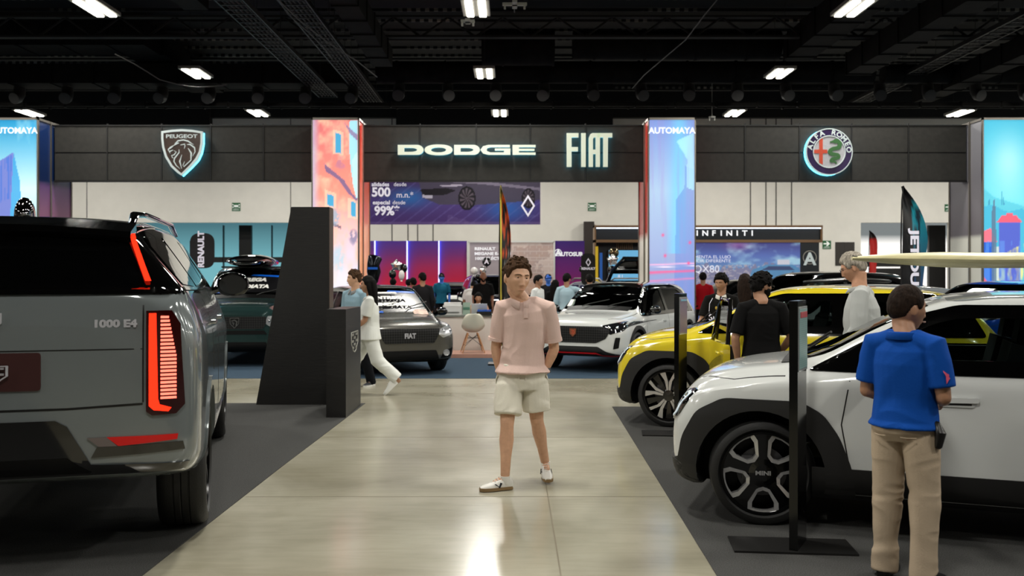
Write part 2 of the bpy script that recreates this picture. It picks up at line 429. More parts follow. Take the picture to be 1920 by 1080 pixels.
for k in range(24):
    y = 12.2 + k * 1.08
    box(bm, -25, 25, y, y + .05, 9.12, 9.2)
o = struct(obj('trim_3', bm, DECK)); o['label'] = 'rows of perforated roof deck ribs'
bm = NB()
for y in (15.5, 20.5, 25.5, 30.5, 35.5):
    box(bm, -25.5, 25.5, y, y + .22, 8.75, 8.80); box(bm, -25.5, 25.5, y, y + .22, 8.2, 8.26)
    for i in range(34 if y < 30 else 0):
        x = -25 + i * 1.5; tube(bm, [(x, y + .1, 8.23), (x + .75, y + .1, 8.77), (x + 1.5, y + .1, 8.23)], .035, 6)
box(bm, -25.5, 25.5, 37.2, 37.5, 8.0, 9.3); box(bm, -25.5, -12, 37.0, 37.4, 7.6, 9.3); box(bm, -4.6, 4, 37.0, 37.4, 7.55, 9.3)
struct(obj('trim_4', bm, DK))
# long boxes and trays along the hall
def lbox(name, label, cat, x, w, z, h, y0, y1, m=DK2, ribs=1.2):
    bm = NB(); box(bm, x - w / 2, x + w / 2, y0, y1, z, z + h); bevel(bm, .02, 1)
    if ribs:
        k = y0 + .5
        while k < y1: box(bm, x - w / 2 - .03, x + w / 2 + .03, k, k + .05, z - .03, z + h + .03); k += ribs
    return tag(obj(name, bm, m), label, cat)
def tray(x, z, y0, y1, label):
    t = thing('cable_tray', label, 'cable tray', (x, y0, z))
    L = y1 - y0; bm = NB()
    for s in (-.3, .3): box(bm, s - .015, s + .015, 0, L, 0, .12)
    k = .2
    while k < L: box(bm, -.3, .3, k, k + .03, 0, .02); k += .35
    obj('tray', bm, DK3, t); bm = NB()
    for i in range(5): tube(bm, [(-.2 + .1 * i, j * L / 6, .05 + .01 * math.sin(i + j)) for j in range(7)], .018, 6)
    obj('cable', bm, mat('cable', (.19, .185, .175), .55), t)
    bm = NB(); k = 1.0
    while k < L: tube(bm, [(-.3, k, .1), (-.3, k, 9.4 - z)], .008, 4); tube(bm, [(.3, k, .1), (.3, k, 9.4 - z)], .008, 4); k += 2.4
    obj('hanger', bm, DK3, t)
tray(-6.1, 7.6, 8, 31, 'left of two parallel dark cable trays running down the ceiling')
tray(-4.75, 7.6, 8, 33, 'right of two parallel dark cable trays running down the ceiling')
tray(12.5, 7.9, 8, 34, 'dark cable tray running down the ceiling at right of the hall')
lbox('ceiling_duct', 'long dark rectangular duct left of the left cable tray', 'duct', -7.1, .55, 7.65, .5, 10, 21)
lbox('ceiling_duct', 'dark rectangular duct between the cable trays and the middle lights', 'duct', -3.6, .55, 7.5, .5, 10, 26)
lbox('ceiling_duct', 'dark rectangular duct right of the right cable tray', 'duct', 14.0, .6, 7.6, .55, 10, 32)
lbox('ceiling_duct', 'dark rectangular duct left of the right hand lights', 'duct', 10.0, .7, 7.5, .6, 12, 27)
lbox('ceiling_duct', 'dark duct running toward the camera above the right column of lights', 'duct', 8.3, .8, 7.95, .7, 13, 27.2)
def xduct(x0, x1, y, z, w, h, label, round_=False):
    bm = NB()
    if round_:
        tube(bm, [(x0, y, z), (x1, y, z)], h / 2, 24)
        k = x0 + .6
        while k < x1: tube(bm, [(k, y, z), (k + .06, y, z)], h / 2 + .025, 24); k += 1.5
    else:
        box(bm, x0, x1, y - w / 2, y + w / 2, z - h / 2, z + h / 2); k = x0 + .6
        while k < x1: box(bm, k, k + .05, y - w / 2 - .03, y + w / 2 + .03, z - h / 2 - .03, z + h / 2 + .03); k += 1.3
    return tag(obj('ceiling_duct', bm, DK2, smooth=round_), label, 'duct')
xduct(-24, -10.6, 27.5, 8.7, 1.3, .75, 'wide dark duct crossing above the left lit column')
xduct(-24, -4.6, 29.4, 7.95, 1.0, .6, 'second dark crossing duct behind the widest left one')
xduct(1.8, 7.9, 27.6, 8.5, 1, .85, 'fat round dark duct crossing above the middle of the fascia', True)
xduct(-4.2, 11.2, 29.0, 8.0, 1, .68, 'thinner round dark duct crossing behind the fat one', True)
xduct(11.6, 24, 29.2, 8.0, 1, .6, 'round dark duct crossing at the far right', True)
xduct(-.9, 1.25, 27.9, 8.5, 1, 1.05, 'stubby wide round duct hanging above the middle lights', True)
# diagonal duct at left
bm = NB(); box(bm, -11.7, -10.5, 28.2, 34.0, 8.35, 9.0); bevel(bm, .05, 2)
tag(obj('ceiling_duct', bm, DK2), 'dark elbow duct bending back from the wide left duct', 'duct')
proto = None
for i in range(27):
    x = -20.0 + i * 1.5
    if proto is None:
        bm = NB(); tube(bm, [(0, 0, .12), (0, -.03, -.08), (0, -.12, -.2), (0, -.26, -.26)], [.17, .18, .19, .18], 16)
        proto = obj('air_nozzle', bm, mat('nozzle', (.085, .082, .078), .6), None, True); o = proto
    else: o = proto.copy(); COL.objects.link(o)
    o.location = (x, 29.0 if x < 11.2 and x > -4.2 else 29.2 if x > 0 else 29.4, 7.49 if x > -4.2 and x < 11.2 else 7.53 if x > 0 else 7.48); o.rotation_euler = (0, 0, .25 * math.sin(i * 1.7))
    tag(o, 'dark round air nozzle in the row hanging under the crossing ducts', 'air nozzle', 'air nozzles under the crossing ducts')
xduct(-24, 24, 29.8, 7.15, .12, .12, 'slim black beam crossing low behind the air nozzles')
xduct(-24, 24, 31.5, 7.4, .12, .12, 'slim black beam crossing lowest, just above the fascia')
for k, (a, b_) in enumerate([((-6.2, 12, 8.4), (-3.6, 25, 7.0)), ((-5.4, 15, 8.6), (-4.6, 24, 7.3)), ((-.2, 16, 8.5), (.1, 21, 7.6)), ((1.6, 12, 8.4), (2.1, 20, 7.6)), ((5.0, 14, 8.3), (3.3, 26, 6.9)), ((-9.3, 22, 6.9), (-8, 26, 7))]):
    bm = NB(); P = [Vector(a).lerp(Vector(b_), t / 8) + Vector((.06 * math.sin(t * 2 + k), 0, -.35 * math.sin(PI * t / 8))) for t in range(9)]
    tube(bm, P, .014, 6)
    tag(obj('hanging_cable', bm, mat('cable')), ['loose cable sagging left of the left cable tray', 'second loose cable sagging near the left duct', 'cable hanging above the middle light', 'cable hanging right of the middle lights', 'long cable sagging toward the right middle light', 'cable sagging under the left elbow duct'][k], 'cable')
# light fixtures
TUBE = emat('lamp_tube', (1, .97, .90), 14)
first = None; n = 0
cols = [-2.95 - 1.4, -2.95, -1.555, -.135, 1.275, 2.74, 4.1]
names = ['far left column beyond the left signs', 'outer left column', 'left column', 'middle column', 'right column', 'outer right column', 'far right column']
for i, cx in enumerate(cols):
    for j in range(-3, 3):
        y = 20.2 + 6.45 * j; x = cx * 5.8 + (.35 if i == 3 and j == 2 else 0) + (.25 * j if i == 4 else 0)
        seen = j >= 0 and 1 <= i <= 5
        ld = bpy.data.lights.new('ceiling_lamp', 'AREA'); ld.shape = 'RECTANGLE'; ld.size = .5; ld.size_y = 1.2; ld.energy = LIGHT_W; ld.color = (1, .97, .90)
        lo = bpy.data.objects.new('lamp_light', ld); COL.objects.link(lo)
        if abs(x) > 25: bpy.data.objects.remove(lo); continue
        t = thing('ceiling_light', 'x', 'ceiling light', (x, y, LIGHT_Z), 0, None)
        lo.parent = t; lo.location = (0, 0, -.05)
        order = ['nearest', 'middle', 'farthest'][j] if j >= 0 else ''
        t['label'] = ('twin tube ceiling light, %s in the %s' % (order, names[i])) if j >= 0 else 'twin tube ceiling light hanging over the foreground, above the frame'
        if j < 0: t['group'] = 'ceiling lights over the foreground'
        if first is None:
            bm = NB(); box(bm, -.3, .3, -.62, .62, .01, .09); h1 = obj('lamp_housing', bm, mat('lamp_metal', (.5, .5, .48), .4), t)
            tb = []
            for s in (-.14, .14):
                bm = NB(); box(bm, s - .075, s + .075, -.58, .58, -.02, .01); tb.append(obj('lamp_tube', bm, TUBE, t))
            bm = NB()
            for s in (-.5, .5): tube(bm, [(0, s, .09), (0, s, 1.9)], .006, 4)
            h2 = obj('suspension_wire', bm, DK3, t); first = [h1, *tb, h2]
        else:
            for q in first: c = q.copy(); COL.objects.link(c); c.parent = t
# little hanging devices
for px, py, Y, s, lab in ((877, 40, 19, .28, 'small pale cross shaped antenna hanging beside the nearest middle light'), (965, 8, 19, .5, 'pale bracket hanging at the top right of the middle light'), (1335, 220, 30, .2, 'small pale device hanging left of the right middle light')):
    p = at(px, py, Y); bm = NB(); boxc(bm, p, (s, .1, .05)); boxc(bm, p, (.1, s, .05)); tube(bm, [p, p + Vector((0, 0, 9.4 - p.z))], .01, 5); boxc(bm, p + Vector((s * .4, 0, -.05)), (.04, .04, .1)); boxc(bm, p + Vector((-s * .4, 0, -.05)), (.04, .04, .1))
    tag(obj('hanging_antenna', bm, mat('pale_metal', (.55, .55, .52), .5)), lab, 'antenna')
# ------------------------------------------------------------------ the lit gateway
YP = 20.5
FR = mat('alu_profile', (.52, .50, .47), .3, .85)
LIT = printmat('lightbox_print', .72, .5)
def art_orange(U, V):      # generic painted lane with orange houses
    V = np.interp(V, [0, .2, .5, .63, .68, .74, .8, .9, 1], [0, .02, .25, .42, .5, .56, .68, .85, 1])
    c = grad(U, V, [(0, (.80, .84, .95)), (.12, (.86, .86, .96)), (.5, (.93, .55, .47)), (1, (.86, .42, .42))])
    n = fbm(U, V, 6, 16, 3)
    c = mixc(c, (.97, .74, .62), (n - .42) * 2.2)
    c = mixc(c, (.62, .86, .93), inpoly(U, V, [(.82, 1), (1, 1), (1, .42), (.86, .6), (.80, .84)]))
    c = mixc(c, (.72, .92, .97), inpoly(U, V, [(.87, .72), (1, .8), (1, .45), (.88, .55)]))
    c = mixc(c, (.42, .34, .52), inpoly(U, V, [(.25, .70), (.88, .50), (1, .46), (1, .42), (.86, .48), (.28, .635)]) * .85)
    c = mixc(c, (.52, .42, .60), inpoly(U, V, [(.7, .98), (1, .9), (1, .86), (.82, .91)]) * .8)
    for (x0, y0, x1, y1, k) in ((.50, .78, .63, .92, 0), (.32, .42, .46, .50, 0), (.84, .36, .96, .45, 0)):
        c = mixc(c, (.98, .82, .70), inpoly(U, V, [(x0 - .06, y0 - .01), (x1 + .06, y0 - .02), (x1 + .06, y1), (x0 - .06, y1 + .02)]) * .6)
        c = mixc(c, (.25, .62, .80), inpoly(U, V, [(x0, y0), (x1, y0 - .01), (x1, y1 - .015), (x0, y1)]))
    c = mixc(c, (.55, .35, .42), inpoly(U, V, [(.1, .16), (.34, .15), (.34, .30), (.1, .33)]) * .8)
    c = mixc(c, (.45, .36, .42), inpoly(U, V, [(.2, .355), (.62, .30), (.62, .285), (.2, .33)]) * .9)
    for cx, cy, r, cc in ((.62, .70, .14, (.72, .45, .55)), (.45, .35, .16, (.58, .66, .75)), (.58, .17, .15, (.70, .80, .86)), (.9, .25, .10, (.5, .46, .6)), (.3, .13, .16, (.78, .84, .92))):
        d = ((U - cx) / r) ** 2 + ((V - cy) / (r * .33)) ** 2
        c = mixc(c, cc, np.clip(1.4 - d, 0, 1) * (fbm(U, V, 20, 60, 9) > .42) * .8)
    c = mixc(c, (.93, .95, 1.), np.clip(.16 - V, 0, .16) * 5 * (.6 + n))
    c = mixc(c, (.72, .70, .86), np.clip(.16 - U, 0, .16) * 5)
    c = mixc(c, (.97, .93, .96), .07 + 0 * U)
    return c
def art_city(U, V):        # hazy blue city with light trails
    V = np.interp(V, [0, .2, .3, .338, .37, .5, 1], [0, .05, .115, .145, .19, .35, 1])
    c = grad(U, V, [(0, (.50, .55, .74)), (.25, (.60, .66, .82)), (.6, (.66, .76, .88)), (1, (.50, .60, .86))])
    c = mixc(c, (.45, .80, .95), np.exp(-((U - .62 - .1 * (V - .5)) / .18) ** 2) * (V > .25) * .7)
    c = mixc(c, (.36, .48, .80), inpoly(U, V, [(.55, 0), (1, 0), (1, .72), (.8, .74), (.78, .62), (.60, .55)]) * .42)
    c = mixc(c, (.70, .95, 1.), inpoly(U, V, [(.82, .62), (1, .60), (1, .93), (.6, .88), (.84, .78)]) * .7)
    c = mixc(c, (.62, .55, .75), (fbm(U, V, 14, 3, 5) - .45) * .9)
    for y, s, cc in ((.145, .006, (.95, .35, .55)), (.19, .004, (.95, .7, .85)), (.115, .003, (.85, .5, .7)), (.175, .002, (1, .9, 1))):
        c = mixc(c, cc, np.exp(-((V - y - .01 * U) / s) ** 2) * .9)
    for x, y in ((.3, .35), (.9, .31), (.35, .24), (.87, .2)): c = mixc(c, (.95, .3, .5), np.exp(-(((U - x) / .03) ** 2 + ((V - y) / .008) ** 2)) * .9)
    return c
def art_tower(U, V):       # blue glass tower against a cyan sky
    c = grad(U, V, [(0, (.62, .90, .95)), (.45, (.62, .90, .95)), (.7, (.80, .93, .96)), (1, (.16, .58, .78))])
    c = mixc(c, (.93, .97, .98), np.clip(fbm(U, V, 3, 5, 2) - .5, 0, 1) * 2 * (V > .5))
    c = mixc(c, (.45, .50, .78), inpoly(U, V, [(0, 0), (.22, 0), (.42, .62), (.48, .86), (0, .80)]))
    c = mixc(c, (.22, .60, .84), inpoly(U, V, [(.22, 0), (.62, .3), (.66, .62), (.62, .74), (.48, .86), (.42, .62)]) * .8)
    c = mixc(c, (.20, .42, .82), (fbm(U, V, 30, 3, 6) > .55) * inpoly(U, V, [(0, .62), (.4, .66), (.46, .85), (0, .8)]) * .5)
    return c
def art_hills(U, V):       # turquoise hills, cypresses and a red roofed village
    V = np.interp(V, [0, .53, .585, .665, .77, 1], [0, .40, .465, .64, .72, 1])
    c = grad(U, V, [(0, (.62, .66, .90)), (.35, (.42, .80, .90)), (.6, (.46, .86, .92)), (1, (.30, .74, .86))])
    c = mixc(c, (.70, .93, .96), np.exp(-(((U - .55) / .4) ** 2 + ((V - .78) / .14) ** 2)) * .8)
    c = mixc(c, (.34, .74, .82), (V < .67 - .13 * U) * .7); c = mixc(c, (.24, .66, .80), (V < .55 - .05 * U + .02 * np.sin(9 * U)) * .6)
    n = fbm(U, V, 12, 20, 8)
    c = mixc(c, (.16, .34, .78), inpoly(U, V, [(0, .10), (.22, .10), (.22, .36), (0, .36)]) * .9)
    c = mixc(c, (.92, .45, .52), inpoly(U, V, [(0, .355), (.30, .355), (.15, .40), (0, .39)]))
    c = mixc(c, (.88, .86, .82), inpoly(U, V, [(.22, .05), (.34, .05), (.34, .34), (.22, .34)]) * .8)
    c = mixc(c, (.34, .36, .76), inpoly(U, V, [(.34, 0), (.80, 0), (.80, .43), (.34, .43)]) * .9)
    c = mixc(c, (.90, .38, .46), inpoly(U, V, [(.28, .43), (.86, .43), (.72, .465), (.40, .465)]))
    c = mixc(c, (.90, .38, .46), inpoly(U, V, [(.5, .47), (.64, .47), (.64, .49), (.5, .49)]))
    c = mixc(c, (.92, .90, .55), (n - .4) * 3 * inpoly(U, V, [(.2, 0), (.9, 0), (.9, .35), (.2, .3)]))
    c = mixc(c, (.40, .62, .92), (fbm(U, V, 16, 5, 4) > .55) * (V < .36) * .5)
    c = mixc(c, (.36, .45, .55), inpoly(U, V, [(.16, .12), (.28, .12), (.27, .5), (.23, .64), (.18, .5)]) * .85)
    for x in (.12, .40, .44): c = mixc(c, (.24, .56, .68), inpoly(U, V, [(x - .02, .56), (x + .02, .56), (x, .66)]) * .8)
    c = mixc(c, (.86, .4, .5), inpoly(U, V, [(0, .20), (.14, .19), (.14, .215), (0, .24)]))
    c = mixc(c, (.93, .95, 1), np.clip(.10 - V, 0, 1) * 5 * n)
    return c
def column(x0, art, label, sidecol, logo, side_s):
    """lit fabric column 1.05 wide; side_s: side that faces the middle"""
    W, D, H = 1.05, 1.6, 5.14
    t = thing('light_column', label, 'light column', (x0 + W / 2, YP, .006))
    printed('lit_print', W - .06, H - .08, 56, 200, art, LIT, t, (0, .0, .03), .03)
    bm = NB()
    for sx in (-1, 1):
        box(bm, sx * W / 2 - .03 * (sx > 0), sx * W / 2 + .03 * (sx < 0), -.01, .05, 0, H); box(bm, sx * W / 2 - .03 * (sx > 0), sx * W / 2 + .03 * (sx < 0), D - .05, D, 0, H)
        box(bm, sx * W / 2 - .02 - .01 * (sx > 0), sx * W / 2 + .02 * (sx < 0) + .01 * (sx > 0), .56, .60, 0, H)
        box(bm, sx * W / 2 - .03 * (sx > 0), sx * W / 2 + .03 * (sx < 0), 0, D, H - .05, H)
    box(bm, -W / 2, W / 2, -.01, .04, H - .05, H); box(bm, -W / 2, W / 2, D - .04, D, H - .05, H); box(bm, -W / 2, W / 2, -.01, .05, 0, .04)
    obj('frame', bm, FR, t)
    bm = NB(); s = side_s; xa = s * (W / 2 - .02)
    box(bm, min(xa, xa - s * .012), max(xa, xa - s * .012), .05, D - .05, 0, H - .05)
    f = obj('side_panel', bm, sidecol, t)
    bm = NB(); xa = -s * (W / 2 - .02); box(bm, min(xa, xa + s * .012), max(xa, xa + s * .012), .05, D - .05, 0, H - .05); obj('side_panel', bm, sidecol, t)
    bm = NB(); box(bm, -W / 2 + .03, W / 2 - .03, D - .03, D - .01, 0, H - .05); obj('back_panel', bm, sidecol, t)
    if logo: text('lettering', 'AUTOMAYA', .185, TM((0, -.012, H - .29)), emat('lit_white', (1, 1, 1), 1.1), t, .006, .006, 1.0)
    return t
def gradmat(name, stops, z0, z1, rough=.35, emit=0):
    m = bpy.data.materials.new(name); m.use_nodes = True; nt = m.node_tree; b = nt.nodes['Principled BSDF']; L = nt.links.new
    tc = nt.nodes.new('ShaderNodeTexCoord'); sp = nt.nodes.new('ShaderNodeSeparateXYZ'); mr = nt.nodes.new('ShaderNodeMapRange'); r = nt.nodes.new('ShaderNodeValToRGB')
    mr.inputs[1].default_value = z0; mr.inputs[2].default_value = z1
    e = r.color_ramp.elements
    while len(e) < len(stops): e.new(.5)
    for q, (p, c) in zip(e, stops): q.position = p; q.color = (*lin(c), 1)
    L(tc.outputs['Object'], sp.inputs[0]); L(sp.outputs['Z'], mr.inputs[0]); L(mr.outputs[0], r.inputs[0]); L(r.outputs[0], b.inputs['Base Color'])
    if emit: L(r.outputs[0], b.inputs['Emission Color']); b.inputs['Emission Strength'].default_value = emit
    b.inputs['Roughness'].default_value = rough; return m
column(X_(-18, YP), art_tower, 'lit column at far left printed with a blue glass tower', gradmat('navy_print', [(0, (.60, .34, .36)), (.60, (.48, .30, .42)), (.72, (.34, .22, .42)), (.74, (.03, .12, .28)), (1, (.03, .14, .32))], 0, 5.1), True, 1)
column(X_(584, YP), art_orange, 'lit column printed with orange houses, behind the black slanted totem', gradmat('copper_print', [(0, (.80, .40, .28)), (.4, (.92, .62, .45)), (.6, (.90, .50, .40)), (.76, (.85, .36, .28)), (1, (.72, .12, .08))], 0, 5.1, .2, .35), False, 1)
column(X_(1215, YP), art_city, 'lit column with a hazy blue city print behind the white crossover', gradmat('red_print', [(0, (.82, .80, .74)), (.48, (.86, .85, .80)), (.52, (.62, .14, .10)), (1, (.70, .16, .10))], 0, 5.1, .25, .25), True, -1)
column(X_(1842, YP), art_hills, 'lit column at far right printed with turquoise hills and red roofs', gradmat('grey_print', [(0, (.72, .72, .68)), (.49, (.74, .74, .70)), (.51, (.36, .34, .36)), (1, (.46, .46, .48))], 0, 5.1, .5, .1), False, -1)
bm = NB(); YF = 21.2
FAB = mat('fascia_fabric', (.145, .14, .125), .8, noisy=.25, nscale=9, bump=.15, bscale=60)
def fascia(pxs, xa, xb, label):
    t = thing('fascia', label, 'fascia', ((xa + xb) / 2, YF, 3.83)); ox = (xa + xb) / 2
    xs = [xa] + [X_(p, YF) for p in pxs] + [xb]
    for a, b_ in zip(xs, xs[1:]):
        for z0, z1 in ((0, .62), (.64, 1.24)):
            bm = NB(); box(bm, a - ox + .018, b_ - ox - .018, 0, .04, z0 + .012, z1); bevel(bm, .008, 1); obj('panel', bm, FAB, t)
    bm = NB(); box(bm, xa - ox, xb - ox, .03, .30, 0, 1.26); box(bm, xa - ox, xb - ox, -.015, .03, 1.245, 1.27); box(bm, xa - ox, xb - ox, -.02, .03, -.03, .004)
    for x in xs[1:-1]: box(bm, x - ox - .012, x - ox + .012, -.01, .05, 0, 1.3)
    obj('frame', bm, mat('fascia_frame', (.03, .03, .03), .6), t)
fascia([201, 303, 395, 494], -10.40, -4.405, 'black panelled fascia at left carrying the lion shield')
fascia([787, 893, 994, 1098], -3.374, 2.987, 'black panelled fascia in the middle carrying two glowing word signs')
fascia([1397, 1499, 1597, 1703], 4.04, 10.33, 'black panelled fascia at right carrying the round badge')
HALO = emat('halo_strip', (.35, .85, 1.), 5.0)
LETW = mat('letter_white', (.80, .82, .76), .4, emit=.35, ecol=(.85, .9, .8))
def FP(px, py): return ((px - 960) * YF / 1750., CAMH - (py - HZ) * YF / 1750.)
k_ = YF / 1750.
def sign(name, label, cat, parts):   # parts: list of (loops px)
    t = thing(name, label, cat, (0, YF - .10, 0))
    return t
def ell(cx, cy, rx, ry, n=36, p=2.0):
    o = []
    for k in range(n):
        a = 2 * PI * k / n; c, s = math.cos(a), math.sin(a)
        o.append((cx + rx * math.copysign(abs(c) ** (2 / p), c), cy - ry * math.copysign(abs(s) ** (2 / p), s)))
    return o
def letters(name, label, glyphs, depth=.05):
    xs = [p[0] for g in glyphs for p in g[0]]; ys = [p[1] for g in glyphs for p in g[0]]
    c = FP((min(xs) + max(xs)) / 2, (min(ys) + max(ys)) / 2)
    t = thing(name, label, 'sign', (c[0], YF - .10, c[1]))
    for g in glyphs:
        loops = [[(FP(*p)[0] - c[0], FP(*p)[1] - c[1]) for p in lp] for lp in g]
        o = shape2d('letter', loops, depth, LETW, t, TM((0, 0, 0)))
        h = shape2d('halo_strip', loops, .008, HALO, o, TM((0, .055, 0)), offset=-.004)
def dshape(x0, x1, y0, y1): 
    r = (y1 - y0) / 2; return [(x0, y0)] + [(x1 - 12 + 12 * math.sin(a), (y0 + y1) / 2 - r * math.cos(a)) for a in [PI * k / 14 for k in range(15)]] + [(x0, y1)]
def G_D(x): return [dshape(x, x + 48, 273, 291.5), dshape(x + 12, x + 36, 278.5, 286)]
def G_O(x): return [ell(x + 26, 282.3, 26, 10, p=2.3), ell(x + 26, 282.3, 14, 4.6, p=2.2)]
gG = [[(956, 273), (916, 273), (906, 275.5), (901, 282), (906, 289), (916, 291.5), (957, 291.5), (957, 279.8), (928, 279.8), (928, 283.6), (945, 283.6), (945, 287), (920, 287), (914, 285), (912.5, 282), (914, 279), (920, 277.4), (956, 277.4)]]
gE = [[(961, 273), (1004, 273), (1004, 277.4), (973, 277.4), (973, 280.3), (1002, 280.3), (1002, 284), (973, 284), (973, 287.2), (1004, 287.2), (1004, 291.5), (961, 291.5)]]
letters('word_sign', 'glowing extra wide five letter word sign on the middle fascia', [G_D(747), G_O(797), G_D(852), gG, gE])
fF = [[(1062, 251), (1084, 251), (1084, 259), (1071, 259), (1071, 277), (1083, 277), (1083, 285), (1071, 285), (1071, 314), (1062, 314)]]
fI = [[(1089, 251), (1097.5, 251), (1097.5, 314), (1089, 314)]]
fA = [[(1103, 314), (1104, 262), (1108, 254), (1114, 251), (1124, 251), (1124, 314), (1115.5, 314), (1115.5, 291), (1111.5, 291), (1111.5, 314)], [(1111.5, 283), (1115.5, 283), (1115.5, 259), (1113, 260), (1112, 266)]]
fT = [[(1119.5, 251), (1147, 251), (1147, 259), (1139, 259), (1138.5, 314), (1130, 314), (1130, 259), (1119.5, 259)]]
fA = [[(1103, 314), (1103, 258), (1107, 252), (1119.5, 251), (1119.5, 314), (1111.5, 314), (1111.5, 289), (1111, 289), (1111, 314)], [(1110.5, 281), (1112.5, 281), (1112.5, 259), (1110.8, 260)]]
letters('word_sign', 'glowing tall narrow four letter word sign at the right of the middle fascia', [fF, fI, [[(1103, 314), (1103, 260), (1106, 253), (1110, 251), (1124, 251), (1124, 314), (1116, 314), (1116, 290), (1111, 290), (1111, 314)], [(1111, 282), (1116, 282), (1116, 259), (1113, 259), (1111, 262)]], fT])
# shield with lion
def PZ(px, py, ox, oy): return ((px - ox) * k_, (oy - py) * k_)
def zoomed(pts, ox, oy, x0, y0, s=9.0): return [PZ(x0 + a / s, y0 + b / s, ox, oy) for a, b in pts]
ox, oy = 345, 290; c = FP(ox, oy)
t = thing('shield_sign', 'pale rimmed shield sign with a lion head on the left fascia', 'sign', (c[0], YF - .12, c[1]))
outer = [(150, 205), (320, 182), (495, 170), (670, 182), (845, 210), (845, 400), (815, 560), (760, 680), (650, 800), (490, 950), (420, 905), (310, 800), (215, 640), (165, 470), (150, 330)]
inner = [(185, 238), (330, 218), (495, 208), (660, 218), (808, 240), (808, 400), (780, 545), (722, 660), (620, 780), (487, 912), (430, 865), (335, 775), (245, 620), (198, 460), (185, 330)]
z = lambda p: zoomed(p, ox, oy, 290, 225)
shape2d('shield_rim', [z(outer), z(inner)], .05, mat('pale_rim', (.72, .76, .76), .4, emit=.25), t, TM((0, 0, 0)))
shape2d('shield_face', [z(inner)], .03, mat('bronze_face', (.22, .15, .115), .3, noisy=.3, nscale=6), t, TM((0, .01, 0)))
shape2d('halo_strip', [z(outer)], .01, HALO, t, TM((.02, .065, -.02)), offset=-.004)
text('lettering', 'PEUGEOT', .115, TM((-.01, -.008, c[1] * 0 + z([(0, 292)])[0][1])), mat('pale_rim'), t, .01, .002, 1.42)
lion = [([(375, 415), (430, 365), (520, 350), (600, 372), (690, 430)], [5, 11, 10, 12, 2]), ([(365, 440), (400, 410), (445, 400)], [6, 16, 5]), ([(262, 512), (310, 475), (360, 440)], [7, 14, 4]), ([(262, 512), (285, 545), (345, 520)], [6, 12, 5]), ([(285, 555), (300, 575)], [5, 2]), ([(318, 605), (335, 650), (355, 650)], [4, 6, 3]), ([(318, 612), (365, 600), (400, 550), (360, 530)], [4, 9, 6, 4]),
        ([(445, 510), (448, 560), (370, 660), (360, 710), (400, 780), (462, 835)], [2, 8, 10, 9, 7, 2]), ([(492, 600), (458, 710), (490, 832)], [2, 12, 3]), ([(470, 435), (540, 420), (545, 455), (532, 500)], [5, 9, 7, 2]), ([(580, 428), (630, 425), (705, 480), (715, 550), (672, 625)], [4, 12, 11, 7, 2]), ([(598, 490), (650, 570), (645, 690), (525, 800), (512, 775), (538, 712)], [4, 14, 8, 7, 5, 2])]
for path, w_ in lion: shape2d('lion_line', [z(stroke(path, w_))], .012, mat('pale_rim'), t, TM((0, -.010, 0)))
# round badge
ox, oy = 1551, 286; c = FP(ox, oy); Rb = 43.5 * k_
t = thing('round_badge_sign', 'round badge sign with red cross and green serpent on the right fascia', 'sign', (c[0], YF - .12, c[1]))
shape2d('halo_strip', [circ(Rb * 1.0)], .01, HALO, t, TM((-.02, .07, -.01)))
shape2d('badge_rim', [circ(Rb), circ(Rb * .965)], .06, mat('pale_rim'), t, TM((0, 0, 0)))
shape2d('badge_ring', [circ(Rb * .965), circ(Rb * .70)], .04, mat('badge_navy', (.16, .10, .26), .25, noisy=.4, nscale=2.5), t, TM((0, 0, 0)))
shape2d('badge_rim', [circ(Rb * .70), circ(Rb * .665)], .06, mat('pale_rim'), t, TM((0, 0, 0)))
shape2d('badge_face', [circ(Rb * .665)], .03, mat('badge_silver', (.66, .66, .68), .35, noisy=.1, nscale=40), t, TM((0, 0, 0)))
z = lambda p: zoomed(p, ox, oy, 1490, 225)
CR = mat('badge_red', (.72, .26, .16), .4)
shape2d('cross', [z([(380, 350), (440, 318), (440, 512), (515, 515), (515, 575), (440, 578), (440, 765), (380, 735), (380, 578), (292, 575), (292, 515), (380, 512)])], .012, CR, t, TM((0, -.018, 0)))
serp = [(560, 385), (640, 375), (700, 370), (725, 420), (700, 480), (610, 500), (555, 545), (600, 590), (690, 600), (700, 650), (600, 670), (580, 705), (650, 720), (672, 775)]
cr = []
for i in range(len(serp) - 1):
    p0, p1, p2, p3 = serp[max(i - 1, 0)], serp[i], serp[i + 1], serp[min(i + 2, len(serp) - 1)]
    for s in (0, .33, .66): cr.append(tuple(.5 * ((2 * p1[q]) + (-p0[q] + p2[q]) * s + (2 * p0[q] - 5 * p1[q] + 4 * p2[q] - p3[q]) * s * s + (-p0[q] + 3 * p1[q] - 3 * p2[q] + p3[q]) * s ** 3) for q in (0, 1)))
w_ = [8, 14, 20] + [38] * 4 + [36] * 6 + [32] * 10 + [28] * 8 + [24] * 4 + [16] * 3 + [8] * 3; w_ = (w_ + [6] * 60)[:len(cr)]
shape2d('serpent', [z(stroke(cr, w_))], .016, mat('badge_green', (.20, .38, .20), .4), t, TM((0, -.020, 0)))
for i, ch in enumerate('ALFA ROMEO'):
    if ch == ' ': continue
    a = R(166 - i * 17.8); r = Rb * .83
    M = Matrix.Translation((r * math.cos(a), -.022, r * math.sin(a))) @ Matrix.Rotation(-(a - PI / 2), 4, 'Y') @ Matrix.Rotation(R(90), 4, 'X')
    text('letter', ch, .155, M, mat('pale_rim'), t, .008, .004, 1.1)

